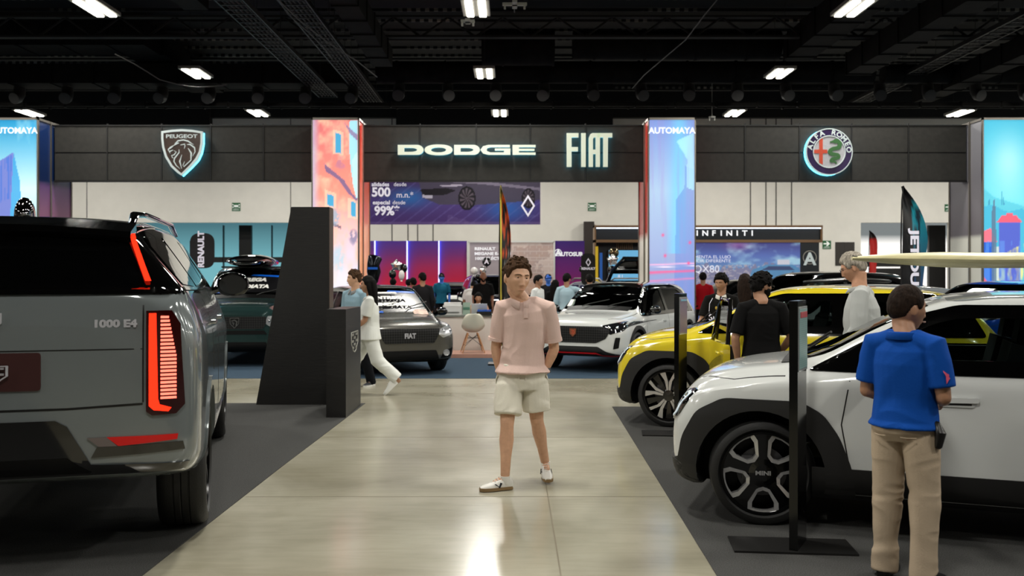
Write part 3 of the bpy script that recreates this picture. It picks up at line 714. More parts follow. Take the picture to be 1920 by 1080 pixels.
# ------------------------------------------------------------------ banner, booths, flags
def art_banner(U, V):
    c = grad(U, V, [(0, (.24, .16, .36)), (.5, (.26, .20, .42)), (1, (.22, .14, .30))])
    c = mixc(c, (.12, .38, .62), np.exp(-(((U - .22) / .12) ** 2 + ((V - .62) / .22) ** 2)) * .8)
    c = mixc(c, (.12, .34, .62), np.exp(-(((U - .80) / .13) ** 2 + ((V - .35) / .3) ** 2)) * .8)
    c = mixc(c, (.42, .40, .62), (np.sin((U * 3 - V * 1.0) * 26) > .86) * .25)
    c = mixc(c, (.24, .22, .28), inpoly(U, V, [(.28, 1), (.30, .62), (.40, .46), (.60, .44), (1, .56), (1, 1)]) * .95)
    c = mixc(c, (.46, .43, .50), inpoly(U, V, [(.42, .98), (.66, .92), (1, .78), (1, .84), (.7, .97), (.6, 1), (.42, 1)]) * .8)
    c = mixc(c, (.07, .06, .09), inpoly(U, V, [(.285, .80), (.44, .84), (.50, .78), (.44, .68), (.31, .66)]))
    c = mixc(c, (.75, .72, .78), inpoly(U, V, [(.40, .90), (.53, .92), (.54, .88), (.42, .86)]) * .7)
    c = mixc(c, (.62, .60, .66), inpoly(U, V, [(.30, .68), (.36, .67), (.36, .60), (.30, .61)]))
    for cx in (.565, .93):
        rx, ry = (.045, .24) if cx < .7 else (.035, .2)
        d = np.sqrt(((U - cx) / rx) ** 2 + ((V - .60) / ry) ** 2); c = mixc(c, (.05, .04, .07), d < 1.15); c = mixc(c, (.34, .30, .34), (d < .95) * (.5 + .5 * np.sin(np.arctan2((V - .6) / ry, (U - cx) / rx) * 11 + d * 3)))
    c = mixc(c, (.40, .34, .50), (V < .06) * .5); c = mixc(c, (.95, .95, 1), (fbm(U, V, 8, 5, 3) > .68) * (U > .45) * (V < .4) * .06)
    return c
YBn = 30.0
bw = X_(1013, YBn) - X_(640, YBn); bh = Z_(320, YBn) - Z_(421, YBn)
t = thing('car_banner', 'purple hanging banner showing a car nose, below the middle fascia', 'banner', ((X_(1013, YBn) + X_(640, YBn)) / 2, YBn, Z_(421, YBn)))
printed('banner_print', bw, bh, 240, 70, lambda U, V: art_banner((U * 373 - 57) / 316, V * 101 / 82), printmat('banner_print', .12), t)
LB = mat('print_white', (.86, .85, .90), .5, emit=.2)
def bt(s, px, py, hpx, bold=.0, xs=1., Y=YBn, par=t, m=LB, al='LEFT', cx=None):
    return text('lettering', s, hpx * Y / 1750 * 1.38, TM((X_(px, Y) - par.location.x, -.02, Z_(py, Y) - par.location.z)), m, par, .004, bold, xs, al)
bt('alidades', 697, 346, 7.5, .005, 1.); bt('desde', 738, 346, 7.5, 0, 1.); bt('500', 697, 361, 17, .014, 1.0); bt('m.n.*', 743, 366, 11, 0, 1.); bt('especial', 699, 380, 7.5, .005, 1.); bt('desde', 736, 380, 7.5, 0, 1.); bt('99%*', 702, 396, 17, .014, .95)
dz = [(0, 19), (12, 0), (0, -19), (-12, 0)]
q = lambda s, w_: [(a * s * YBn / 1750, b * s * YBn / 1750) for a, b in dz]
shape2d('diamond_emblem', [q(1.1, 0), q(.78, 0)], .004, LB, t, TM((X_(990, YBn) - t.location.x, -.02, Z_(386, YBn) - t.location.z)))
# purple booth wall
YW = 34.5
t = thing('booth_wall', 'purple and red booth wall with vertical light strips behind the dark sedan', 'booth wall', (X_(790, YW), YW, .006))
xw = [X_(p, YW) - t.location.x for p in (560, 640, 703, 763.5, 823, 876)]
for a, b_ in zip(xw, xw[1:]):
    printed('wall_panel', b_ - a - .03, Z_(452, YW), 10, 30, lambda U, V: mixc(grad(U, V, [(.35, (.86, .14, .22)), (.68, (.62, .18, .34)), (.85, (.42, .20, .44)), (1, (.30, .20, .52))]), (.30, .30, .95), np.exp(-U * 9) * V), printmat('booth_print', .22), t, ((a + b_) / 2, 0, 0), .05)
for a in xw[1:5]:
    bm = NB(); box(bm, a - .02, a + .02, -.05, 0, 0, Z_(452, YW)); obj('light_strip', bm, emat('blue_white_led', (.80, .82, 1), 2.2), t)
def art_brick(U, V):
    c = grad(U, V, [(0, (.62, .52, .52)), (.35, (.62, .57, .58)), (1, (.62, .58, .60))]); c = mixc(c, (.72, .60, .54), (U > .45) * (.5 + .5 * (fbm(U, V, 10, 12, 3) - .2)))
    m_ = ((V * 26) % 1 < .16) | (((U * 14 + .5 * (np.floor(V * 26) % 2)) % 1) < .07); c = mixc(c, (.78, .74, .72), m_ * (U > .42) * .6)
    c = mixc(c, (.86, .80, .76), (fbm(U, V, 5, 6, 8) > .55) * (U > .5) * .5)
    c = mixc(c, (.60, .68, .80), ((U > .17) & (U < .42) & (V > .40) & (V < .58)) * .7); c = mixc(c, (.40, .52, .66), ((U > .40) & (U < .42) & (V < .6)) * .6)
    return mixc(c, (.80, .62, .50), np.exp(-(((U - .72) / .12) ** 2 + ((V - .42) / .12) ** 2)) * .6)
t = thing('brick_poster', 'grey poster of a brick wall behind the man in the pink polo shirt', 'poster', (X_(960, YW), YW - .1, .006))
printed('poster_print', X_(1038, YW) - X_(880, YW), Z_(455, YW), 120, 90, art_brick, printmat('booth_print'), t, (0, 0, 0), .05)
bm = NB()
for a in (878, 1039): box(bm, X_(a, YW) - t.location.x - .03, X_(a, YW) - t.location.x + .03, -.03, .06, 0, Z_(453, YW))
box(bm, X_(878, YW) - t.location.x, X_(1039, YW) - t.location.x, -.03, .06, Z_(455, YW), Z_(452, YW)); obj('frame', bm, WHITEP, t)
for s, py in (('RENAULT', 467), ('MEGANE E-TECH', 476), ('100% ELÉCTRICO', 485)): bt(s, 890, py, 5.4, .006, 1.2, YW, t, mat('print_white2', (.95, .95, .97), .5, emit=.3))
t = thing('lettered_panel', 'purple panel with white lettering at the right end of the booth wall', 'panel', (X_(1068, YW), YW - .1, .006))
printed('panel_print', X_(1096, YW) - X_(1041, YW), Z_(452, YW), 12, 30, lambda U, V: grad(U, V, [(.3, (.62, .16, .34)), (.6, (.42, .14, .40)), (1, (.22, .14, .40))]), printmat('booth_print'), t, (0, 0, 0), .05)
bt('UTOSUR.', 1052, 477, 7.5, .010, 1.0, YW, t, mat('print_white2')); bt('A', 1041, 475, 12, .012, 1.0, YW, t, mat('print_white2'))
shape2d('emblem_ring', [circ(.13), circ(.105)], .004, mat('print_white2'), t, TM((X_(1046, YW) - t.location.x, -.02, Z_(474, YW))))
# navy booth
YN = 34.0
NAVY = mat('navy_panel', (.035, .075, .11), .35); WOODB = mat('booth_wood', (.46, .34, .22), .4, noisy=.15, nscale=3, stretch=(.3, 1, 6))
t = thing('navy_booth', 'navy booth with a wood trimmed header and white lettering by the back wall', 'booth', (X_(1327, YN), YN, .006)); bx = t.location.x
xr = lambda px: X_(px, YN) - bx
bm = NB(); box(bm, xr(1117), xr(1540), 0, .5, Z_(451, YN), Z_(426, YN)); obj('header', bm, NAVY, t)
bm = NB(); box(bm, xr(1114), xr(1541), -.12, .5, Z_(427, YN), Z_(423, YN)); box(bm, xr(1114), xr(1541), -.1, .5, Z_(455, YN), Z_(450, YN)); box(bm, xr(1114), xr(1117), -.1, .5, 0, Z_(423, YN)); box(bm, xr(1538), xr(1541), -.1, .5, Z_(450, YN), Z_(423, YN)); obj('wood_trim', bm, WOODB, t)
bm = NB(); box(bm, xr(1118), xr(1539), -.08, -.03, Z_(429, YN), Z_(427.4, YN)); obj('light_strip', bm, emat('cool_led', (.88, .93, 1), 3.), t)
bm = NB(); box(bm, xr(1117), xr(1540), .45, .5, 0, Z_(451, YN)); box(bm, xr(1500), xr(1535), -.05, .45, 0, Z_(455, YN)); obj('back_wall', bm, NAVY, t)
bm = NB()
for i in range(9): box(bm, xr(1158) + i * .07, xr(1158) + i * .07 + .035, .38, .45, 1.2, Z_(455, YN))
obj('slats', bm, WOODB, t)
for ch, px in zip('INFINITI', (1307, 1322, 1338, 1352, 1367, 1382, 1396, 1410)): text('letter', ch, .27, TM((xr(px), -.03, Z_(438, YN))), emat('lit_white'), t, .01, .006, 1.15)
def art_blue(U, V):
    V = np.interp(V, [0, .4, .62, 1], [0, .12, .45, 1]); c = grad(U, V, [(0, (.28, .46, .62)), (.4, (.34, .52, .70)), (.7, (.28, .38, .66)), (1, (.22, .22, .48))]); c = mixc(c, (.62, .82, .88), (fbm(U, V, 6, 5, 4) - .48) * 3.5 * (V > .5)); c = mixc(c, (.62, .24, .55), np.exp(-(((U - .4) / .12) ** 2 + ((V - .95) / .12) ** 2)) * .6)
    sk = vnoise(U, V * 0, 44, 1, 3); c = mixc(c, (.48, .44, .52), ((V < .34 + .22 * sk) & (V > .1)) * .8); c = mixc(c, (.85, .78, .70), (fbm(U, V, 40, 40, 5) > .6) * (V < .5) * .5)
    c = mixc(c, (.82, .82, .84), inpoly(U, V, [(.78, .6), (.90, .61), (.90, .45), (.78, .44)]))
    c = mixc(c, (.24, .50, .66), inpoly(U, V, [(.50, .12), (.54, .38), (.68, .50), (.92, .50), (1, .40), (1, .1)]) * .9); c = mixc(c, (.13, .16, .28), inpoly(U, V, [(.62, .36), (.70, .46), (.90, .46), (.95, .36)]) * .9)
    d = np.hypot((U - .93) / .06, (V - .16) / .16); c = mixc(c, (.08, .1, .16), (d < 1) * .9); return mixc(c, (.42, .42, .56), .28 + 0 * U)
t2 = thing('city_poster', 'large lit poster of a pale blue car before a skyline inside the navy booth', 'poster', (X_(1380, YN), YN - .02, .6))
printed('poster_print', X_(1500, YN) - X_(1260, YN), Z_(455, YN) - .6, 190, 80, lambda U, V: art_blue((U * 240 - 45) / 195, V), printmat('booth_lit', .55), t2)
for s, py, h, b_ in (('EXPERIMENTA EL LUJO', 482, 6, .0), ('ECIR DIFERENTE', 489.5, 6, 0), ('QX80', 505, 14, 0)):
    bt(s, {'Q': 1300}.get(s[0], 1370), py, h, b_, 1.15 if s[0] != 'Q' else 1, YN, t2, emat('soft_white', (.95, .95, 1), .85), 'RIGHT' if s[0] != 'Q' else 'LEFT')
a_ = 13 * YN / 1750
shape2d('round_emblem', [circ(a_), circ(a_ * .88)], .01, ALU, t, TM((xr(1517), -.08, Z_(483, YN))))
text('letter', 'A', .62, TM((xr(1517), -.09, Z_(487, YN))), mat('pale_rim'), t, .01, .02)
t = thing('wall_screen', 'pale blue wall screen behind the silver star balloon in the navy booth', 'screen', (X_(1172, YN), YN + .2, 1.4))
bm = NB(); box(bm, -.6, .6, .0, .08, 0, 1.25); obj('screen_body', bm, BLACK, t); bm = NB(); box(bm, -.57, .57, -.01, 0, .03, 1.22); obj('screen_glass', bm, emat('screen_glow', (.45, .72, .88), .9), t)
text('letter', '8', .2, TM((-.2, -.02, .25)), emat('soft_white'), t, .004); text('letter', 'l', .2, TM((-.08, -.02, .25)), emat('soft_white'), t, .004)
# feather flags
def feather(label, px, Y, ytop, ybot, wpx, art, m, lean=1, nx=24, pw=2.2):
    """curved blade flag on a pole"""
    t = thing('feather_flag', label, 'flag', (X_(px, Y), Y, .006)); s = Y / 1750
    zt = Z_(ytop, Y); zb = .35; w_ = wpx * s
    bm = NB(); n = 26; rows = []
    me = bpy.data.meshes.new('flag_cloth'); vs, fs, cs = [], [], []
    for i in range(n + 1):
        v = i / n; z_ = zb + (zt - zb) * v
        xl = w_ * (.10 * v * lean) * 0
        k = 1 - max(0, (v - .62) / .38) ** pw; wr = w_ * (.55 + .45 * min(1, v * 1.5)) * max(k, .03)
        for j in range(nx + 1):
            u = j / nx; y_ = .04 * math.sin(u * 5 + v * 6)
            vs.append((xl + lean * u * wr, y_, z_)); cs.append((u * wr / w_, v))
    for i in range(n):
        for j in range(nx):
            a = i * (nx + 1) + j; fs.append((a, a + 1, a + nx + 2, a + nx + 1))
    me.from_pydata(vs, [], fs); U = np.array([[c_[0] for c_ in cs]]); V = np.array([[c_[1] for c_ in cs]])
    C = np.clip(art(U, V), 0, 1)[0]; C = np.where(C <= .04045, C / 12.92, ((C + .055) / 1.055) ** 2.4)
    A = me.attributes.new('Print', 'FLOAT_COLOR', 'POINT'); d = np.ones((len(vs), 4), np.float32); d[:, :3] = C; A.data.foreach_set('color', d.ravel())
    o = link('flag_cloth', me, printmat('flag_print'), t); so = o.modifiers.new('s', 'SOLIDIFY'); so.thickness = .004
    bm = NB(); tube(bm, [(-.015 * lean, 0, 0), (-.015 * lean, 0, zt * .7), (0, 0, zt * .92), (lean * w_ * .06, 0, zt + .01)], .014, 8); boxc(bm, (0, 0, .015), (.45, .45, .03)); obj('pole', bm, BLACK, t)
    return t
def a_fire(U, V):
    c = mixc(0 * U[..., None] + np.array([.75, .28, .10]), (.06, .05, .05), (fbm(U, V, 7, 24, 5) > .5)); c = mixc(c, (.06, .05, .05), V < .55)
    c = mixc(c, (.85, .78, .3), U < .13); return mixc(c, (.75, .72, .70), ((U > .3) & (U < .8) & (fbm(U, V, 5, 40, 2) > .62) & (V < .75)))
f = feather('tall orange and black feather flag behind the head of the man in pink', 938, 17.5, 349, 545, 20, a_fire, None)
def a_teal(U, V):
    c = 0 * U[..., None] + np.array([.045, .04, .05]); b_ = (U > .42) & (V > .3)
    c = mixc(c, grad(U, V, [(.3, (.06, .18, .40)), (.6, (.03, .38, .48)), (1, (.05, .68, .72))])[..., :], b_ * .95); c = mixc(c, (.03, .09, .14), ((U > .5) & (U < .72) & (fbm(U, V, 5, 9, 3) > .42) & (V < .86)) * .85)
    return mixc(c, (.5, .1, .3), (fbm(U, V, 9, 60, 3) > .66) & (V < .45) & (U > .6))
f = feather('tall black and teal feather flag behind the surfboard', 1691, 17.0, 350, 545, 50, a_teal, None)
text('lettering', 'JETOUR', .20, Matrix.Translation((.20, -.06, 1.88)) @ Matrix.Rotation(R(90), 4, 'Y') @ Matrix.Rotation(R(90), 4, 'X'), LB, f, .004, .008, 1.75)
f = feather('small red feather flag before the bright windows at right', 1630, 31.8, 433, 545, 15, lambda U, V: mixc(0 * U[..., None] + np.array([.72, .10, .08]), (.10, .07, .06), V > .9), None, nx=6, pw=7)
def roundflag(px, py, Y, wpx, hpx, label, vert):
    t = thing('black_banner', label, 'banner', (X_(px, Y), Y, 0)); s = Y / 1750; bm = NB()
    zt, w_ = Z_(py - hpx / 2, Y), wpx * s
    prism(bm, rnd([(-w_ / 2, zt - hpx * s), (w_ / 2, zt - hpx * s), (w_ / 2, zt), (-w_ / 2, zt)], w_ * .42, 8), 0, .02); obj('banner_cloth', bm, mat('flag_black', (.05, .05, .05), .8), t)
    bm = NB(); tube(bm, [(-w_ / 2 * (1 if vert else 0), .03, 0), (-w_ / 2 * (1 if vert else 0), .03, zt - .2)], .015, 6); boxc(bm, (0, .03, .01), (.5, .4, .02)); obj('pole', bm, BLACK, t)
    if vert: text('lettering', 'RENAULT', 12 * s * 1.3, Matrix.Translation((-.02, -.01, zt - .42)) @ Matrix.Rotation(R(-90), 4, 'Y') @ Matrix.Rotation(R(90), 4, 'X'), LB, t, .004, .01, 1.)
    else:
        text('lettering', 'RENAULT', 4.6 * s * 1.3, TM((0, -.01, zt - hpx * s * .48)), LB, t, .004, .004); u = [(0, 8 * s), (5 * s, 0), (0, -8 * s), (-5 * s, 0)]
        shape2d('diamond_emblem', [u, [(a * .6, b * .6) for a, b in u]], .004, LB, t, TM((0, -.01, zt - hpx * s * .28)))
roundflag(379, 470, 24, 46, 66, 'black round topped banner with vertical white lettering above the dark green SUV', True)
roundflag(1103, 505, 22.7, 27, 60, 'black rounded banner with a diamond emblem left of the navy booth', False)
for px, c_, lab in ((1119, (.85, .72, .12), 'thin yellow banner strip left of the column'), (1127, (.10, .36, .70), 'thin blue banner strip beside the yellow one')):
    bm = NB(); box(bm, X_(px - 2.5, 29), X_(px + 2.5, 29), 29, 29.04, .006, Z_(462 if px < 1125 else 474, 29)); tag(obj('banner_strip', bm, mat('strip%d' % px, c_, .6)), lab, 'banner')

# ------------------------------------------------------------------ totems, stands, desk
def bwood(): return mat('black_wood', (.075, .07, .065), .45, noisy=.28, nscale=5, bump=.12, bscale=8, stretch=(1, 1, 7))
t = thing('slanted_totem', 'tall black slanted totem with a stepped plinth, left of the aisle', 'totem', (0, 0, 0))
t.location = (-2.8, 12.0, 0)
Y = 12.0; P = [(X_(480, Y), .0), (X_(660, Y) , .0), (X_(645, Y), 1.2), (X_(621, Y), 1.26), (X_(616, Y), Z_(387, Y)), (X_(546, Y), Z_(387, Y)), (X_(513, Y), 1.1)]
P = [(X_(480, Y), 0), (X_(617, Y), 0), (X_(617, Y), Z_(388, Y)), (X_(546, Y), Z_(388, Y))]
bm = NB(); prism(bm, [(a + 2.8, b) for a, b in P], 0, .28); bevel(bm, .006, 1); obj('totem_body', bm, bwood(), t)
bm = NB(); box(bm, .442, .452, .01, .27, 1.25, Z_(388, Y) - .01); obj('side_strip', bm, mat('brown_edge', (.27, .20, .15), .5), t)
t = thing('crest_plinth', 'low black wooden plinth with a striped crest on its side, by the aisle', 'plinth', (-2.055, 10.9, 0))
bm = NB(); box(bm, -.115, .115, 0, 1.06, .006, 1.27); bevel(bm, .006, 1); obj('plinth_body', bm, bwood(), t)
CRL = mat('crest_line', (.60, .60, .57), .5)
def crest(parent, M, w_, h_, m, body=None):
    S = [(-.5, .5), (.5, .5), (.5, -.05), (.22, -.42), (0, -.5), (-.22, -.42), (-.5, -.05)]
    o = [(a * w_, b * h_) for a, b in S]; i_ = [(a * w_ * .88, b * h_ * .90) for a, b in S]
    shape2d('crest_outline', [o, i_], .006, m, parent, M)
    for r_ in range(5):
        for c_ in range(3):
            if (r_ + c_) % 2: continue
            x0 = -.40 + c_ * .27; z1 = .40 - r_ * .155; g = 1 if z1 > .0 else 1 + z1 * .9
            for q_ in range(2): shape2d('crest_bar', [[(x0 * w_ * g, (z1 - q_ * .06) * h_), ((x0 + .26) * w_ * g, (z1 - q_ * .06) * h_), ((x0 + .26) * w_ * g, (z1 - q_ * .06 - .035) * h_), (x0 * w_ * g, (z1 - q_ * .06 - .035) * h_)]], .006, m, parent, M)
crest(t, TM((.117, .60, .85), R(90)), .50, .26, CRL)
# information stands
def stand(label, X, Yy, rz, sheet, top, reds=False):
    t = thing('info_stand', label, 'information stand', (X, Yy, .006), rz)
    bm = NB(); box(bm, -.40, .32, -.16, .16, 0, .012); obj('base_plate', bm, mat('dark_metal', (.075, .072, .068), .45), t)
    bm = NB(); boxc(bm, (0, 0, top / 2 + .01), (.27, .05, top)); bevel(bm, .003, 1)
    bmesh.ops.rotate(bm, verts=bm.verts, cent=(0, 0, 0), matrix=Matrix.Rotation(R(62) - rz, 3, 'Z')); obj('post', bm, mat('stand_black', (.03, .03, .03), .12), t)
    Mx = Matrix.Rotation(R(62) - rz, 4, 'Z')
    bm = NB(); boxc(bm, (.0, -.03, top - .22), (.235, .008, .36)); bm.transform(Mx); o = obj('info_sheet', bm, sheet, t)
    bm = NB(); boxc(bm, (0, -.029, top - .22), (.25, .006, .39)); bm.transform(Mx); obj('sheet_holder', bm, mat('clear_plastic', (.6, .62, .62), .15), t)
    return t, Mx
def lines_mat(name, bg, fg, sc):
    m = bpy.data.materials.new(name); m.use_nodes = True; nt = m.node_tree; b = nt.nodes['Principled BSDF']; L = nt.links.new
    tc = nt.nodes.new('ShaderNodeTexCoord'); wv = nt.nodes.new('ShaderNodeTexWave'); wv.bands_direction = 'Z'; wv.inputs['Scale'].default_value = sc; wv.inputs['Distortion'].default_value = 3; wv.inputs['Detail'].default_value = 3; wv.inputs['Detail Scale'].default_value = 8
    r = nt.nodes.new('ShaderNodeValToRGB'); r.color_ramp.elements[0].position = .4; r.color_ramp.elements[0].color = (*lin(fg), 1); r.color_ramp.elements[1].position = .6; r.color_ramp.elements[1].color = (*lin(bg), 1)
    L(tc.outputs['Object'], wv.inputs[0]); L(wv.outputs['Fac'], r.inputs[0]); L(r.outputs[0], b.inputs['Base Color']); b.inputs['Roughness'].default_value = .3; return m
t, Mx = stand('black information stand in front of the white hatchback wheel', 1.74, 5.68, R(-6), lines_mat('sheet_a', (.55, .68, .66), (.48, .60, .60), 25), 1.49)
bm = NB(); boxc(bm, (0, -.036, 1.49 - .075), (.20, .003, .035)); bm.transform(Mx); obj('red_heading', bm, mat('red_print2', (.65, .22, .25), .5), t)
t, Mx = stand('black information stand in front of the yellow hatchback wheel', X_(1281, 9.6), 9.75, R(-6), lines_mat('sheet_b', (.55, .50, .56), (.46, .40, .48), 30), 1.46)
bm = NB(); boxc(bm, (0, -.036, 1.46 - .06), (.20, .003, .02)); bm.transform(Mx); obj('blue_heading', bm, mat('blue_print2', (.45, .65, .75), .5), t)
# pink wood platform, desk and what stands on it
bm = NB(); box(bm, X_(800, 18.9), X_(1010, 18.9), 18.9, 22.6, .006, .085); tag(obj('wooden_platform', bm, mat('pink_wood', (.72, .54, .47), .35, noisy=.15, nscale=4, stretch=(.4, 3, 1))), 'low pinkish wooden platform under the white reception desk', 'platform')
t = thing('reception_desk', 'long white reception desk with grey top behind the pale shell chair', 'desk', (-.75, 19.9, .085))
bm = NB(); box(bm, -.95, .9, 0, .05, 0, .71); box(bm, -.95, -.90, 0, .7, 0, .71); box(bm, .85, .9, 0, .7, 0, .71); obj('desk_body', bm, mat('desk_white', (.82, .80, .77), .4), t)
bm = NB(); box(bm, -.98, .95, -.04, .75, .71, .75); bevel(bm, .008, 1); obj('desk_top', bm, mat('desk_top', (.46, .48, .46), .35), t)
DT = .085 + .75
def shell_chair(x, y, z, rz, lab):
    t = thing('shell_chair', lab, 'chair', (x, y, z), rz)
    me = bpy.data.meshes.new('seat_shell'); bm = NB(); rows = []
    prof = [(-.23, .43, .20), (-.15, .42, .225), (0, .41, .235), (.12, .42, .24), (.19, .47, .245), (.225, .56, .245), (.25, .66, .225), (.27, .76, .19), (.28, .81, .12)]
    for (y_, z_, w_) in prof:
        row = []
        for k in range(13):
            a = -1 + 2 * k / 12; dz_ = .11 * abs(a) ** 2.6 if z_ < .5 else .0; dy_ = -.09 * abs(a) ** 2.2 if z_ >= .45 else 0
            row.append(bm.verts.new((a * w_, y_ + dy_, z_ + dz_)))
        rows.append(row)
    for r0, r1 in zip(rows, rows[1:]):
        for k in range(12): bm.faces.new((r0[k], r0[k + 1], r1[k + 1], r1[k]))
    o = obj('seat_shell', bm, mat('shell_plastic', (.80, .79, .72), .35), t, True); s_ = o.modifiers.new('s', 'SOLIDIFY'); s_.thickness = .008; s_.offset = 0; ss = o.modifiers.new('b', 'SUBSURF'); ss.levels = 1; ss.render_levels = 1
    WD = mat('beech', (.72, .52, .34), .4, noisy=.12, nscale=8, stretch=(1, 1, .2))
    for sx in (-1, 1):
        for sy in (-1, 1):
            bm = NB(); tube(bm, [(sx * .23, sy * .22, .0), (sx * .10, sy * .10, .40)], [.011, .016], 10); obj('leg', bm, WD, t, True)
    bm = NB()
    for a, b_ in (((-.2, -.19, .12), (.11, .11, .37)), ((.2, -.19, .12), (-.11, .11, .37)), ((-.2, .19, .12), (.11, -.11, .37)), ((.2, .19, .12), (-.11, -.11, .37)), ((-.14, -.13, .3), (.14, -.13, .3)), ((-.14, .13, .3), (.14, .13, .3)), ((-.14, -.13, .3), (-.14, .13, .3)), ((.14, -.13, .3), (.14, .13, .3))): tube(bm, [a, b_], .005, 6)
    obj('wire_brace', bm, BLACK, t)
shell_chair(X_(886, 19.3), 19.35, .085, R(188), 'pale shell chair on splayed wooden legs in front of the white desk')
t = thing('printer', 'white printer at the left end of the white desk', 'printer', (X_(849, 20.2), 20.15, DT)); bm = NB(); box(bm, -.2, .2, -.17, .17, 0, .2); box(bm, -.18, .18, -.1, .17, .2, .26); bevel(bm, .015, 2); obj('printer_body', bm, mat('printer_white', (.80, .80, .79), .4), t); bm = NB(); box(bm, -.15, .15, -.2, -.165, .05, .065); obj('paper_slot', bm, mat('grey_plastic', (.35, .35, .35), .5), t)
t = thing('brochure_rack', 'small clear brochure rack beside the printer', 'rack', (X_(875, 20.2), 20.15, DT)); bm = NB(); box(bm, -.08, .08, .05, .06, 0, .26)
for i in range(3): box(bm, -.08, .08, -.06 + .04 * i, -.055 + .04 * i, .0, .10 + .06 * i)
obj('rack_frame', bm, mat('pale_green_plastic', (.62, .70, .64), .25), t); bm = NB(); box(bm, -.07, .07, -.03, -.02, .01, .16); obj('brochure', bm, mat('green_paper', (.30, .48, .40), .5), t)
t = thing('laptop', 'open silver laptop on the desk before the seated woman', 'laptop', (X_(899, 20.2), 20.15, DT)); bm = NB(); box(bm, -.17, .17, -.1, .13, 0, .018); bevel(bm, .004, 1); obj('laptop_base', bm, mat('silver', (.70, .71, .72), .35, .3), t); bm = NB(); box(bm, -.17, .17, -.005, .005, 0, .23); bmesh.ops.rotate(bm, verts=bm.verts, matrix=Matrix.Rotation(R(14), 3, 'X')); bm.transform(Matrix.Translation((0, -.1, .015))); obj('laptop_lid', bm, mat('silver'), t)
t = thing('black_tray', 'black tray filled with blue packets on the desk right of the laptop', 'tray', (X_(908, 19.92), 19.91, DT)); bm = NB(); box(bm, -.16, .16, -.09, .09, 0, .075); obj('tray_box', bm, BLACK, t); bm = NB()
for i in range(9): boxc(bm, (-.13 + .032 * i, .02 * math.sin(i * 3), .09), (.025, .1, .05), Matrix.Rotation(.3 * math.sin(i * 5), 3, 'Y'))
tag(obj('packet', bm, mat('bright_blue', (.1, .36, .75), .3), t), kind='stuff')
# balloons
FOIL = mat('foil_silver', (.80, .80, .80), .12, .9); BLB = mat('balloon_black', (.02, .02, .02), .1); WHB = mat('balloon_white', (.85, .85, .84), .2)
def balloon(px, py, Y, rpx, m, label, star=False, ry=1.0, rot=0.):
    s = Y / 1750 * rpx; bm = NB()
    if star:
        pl = []
        for k in range(10):
            a = R(90 + 36 * k) + rot; r_ = s if k % 2 == 0 else s * .58; pl.append((r_ * math.cos(a), r_ * math.sin(a)))
        pl = rnd(pl, s * .3, 4); n_ = len(pl); rr = []
        for f_, d_ in ((1, 0), (.9, .10), (.6, .22), (.25, .30)): rr.append((f_, d_))
        R0 = [bm.verts.new((a, 0, b)) for a, b in pl]
        for sg in (-1, 1):
            prev = R0
            for f_, d_ in rr[1:]:
                cur = [bm.verts.new((a * f_, sg * d_ * s, b * f_)) for a, b in pl]
                for k in range(n_): bm.faces.new((prev[k], prev[(k + 1) % n_], cur[(k + 1) % n_], cur[k]))
                prev = cur
            bm.faces.new(prev)
    else:
        ball(bm, (0, 0, 0), (s, s, s * ry), 20, 14); tube(bm, [(0, 0, -s * ry), (0, 0, -s * ry - .03)], [.012, .03], 8)
    o = obj('balloon', bm, m, None, True); o.location = at(px, py, Y)
    tag(o, label, 'balloon'); 
    return o
balloon(743, 498, 25, 13, FOIL, 'silver star foil balloon before the purple booth wall', True)
balloon(736, 514, 25.1, 7, BLB, 'black balloon under the left side of the silver star balloon', ry=1.2); balloon(756, 503, 25.2, 8, BLB, 'black balloon to the right of the silver star balloon', ry=1.1)
balloon(753, 516, 24.9, 5.5, WHB, 'white teardrop balloon hanging below the silver star balloon', ry=1.7)
b = balloon(912.5, 491, 24, 8.5, BLB, 'round black balloon with a pale A emblem in front of the brick poster'); text('emblem', 'A', .16, TM((0, -.122, 0)), LB, b, .004, .006); 
balloon(905, 508, 24, 7, FOIL, 'silver balloon just below the round black one', ry=1.2); balloon(889, 508, 24.1, 7, WHB, 'white balloon left of the silver one by the brick poster'); balloon(896, 519, 24.2, 5, BLB, 'small black balloon low in the brick poster bunch')
balloon(1149, 488, 25, 13, FOIL, 'silver star foil balloon before the navy booth', True, rot=.1); balloon(1151, 474, 25.3, 9.5, mat('foil_gold', (.42, .38, .28), .12, .9), 'bronze foil balloon above the star balloon by the navy booth'); balloon(1147, 506, 25.2, 8, BLB, 'black balloon under the star balloon by the navy booth')
balloon(1092, 505, 23, 6.5, mat('foil_dark', (.25, .25, .26), .1, .9), 'dark mirror balloon at the left of the black rounded banner'); balloon(1098, 516, 23.2, 6, FOIL, 'silver balloon below the black rounded banner')
t = thing('foil_bottle_balloon', 'tall black and blue foil balloon behind the walking woman', 'balloon', at(700, 505, 19.6)); bm = NB(); tube(bm, [(0, 0, -.25), (.01, 0, -.05), (0, 0, .1), (.04, 0, .25)], [(.10, .07), (.15, .09), (.13, .08), (.15, .05)], 14, side=(1, 0, 0), round_ends=True); obj('foil_body', bm, mat('foil_ink', (.10, .11, .13), .15, .8), t, True); bm = NB(); boxc(bm, (.0, -.085, .02), (.2, .03, .05)); obj('blue_band', bm, mat('bright_blue'), t)
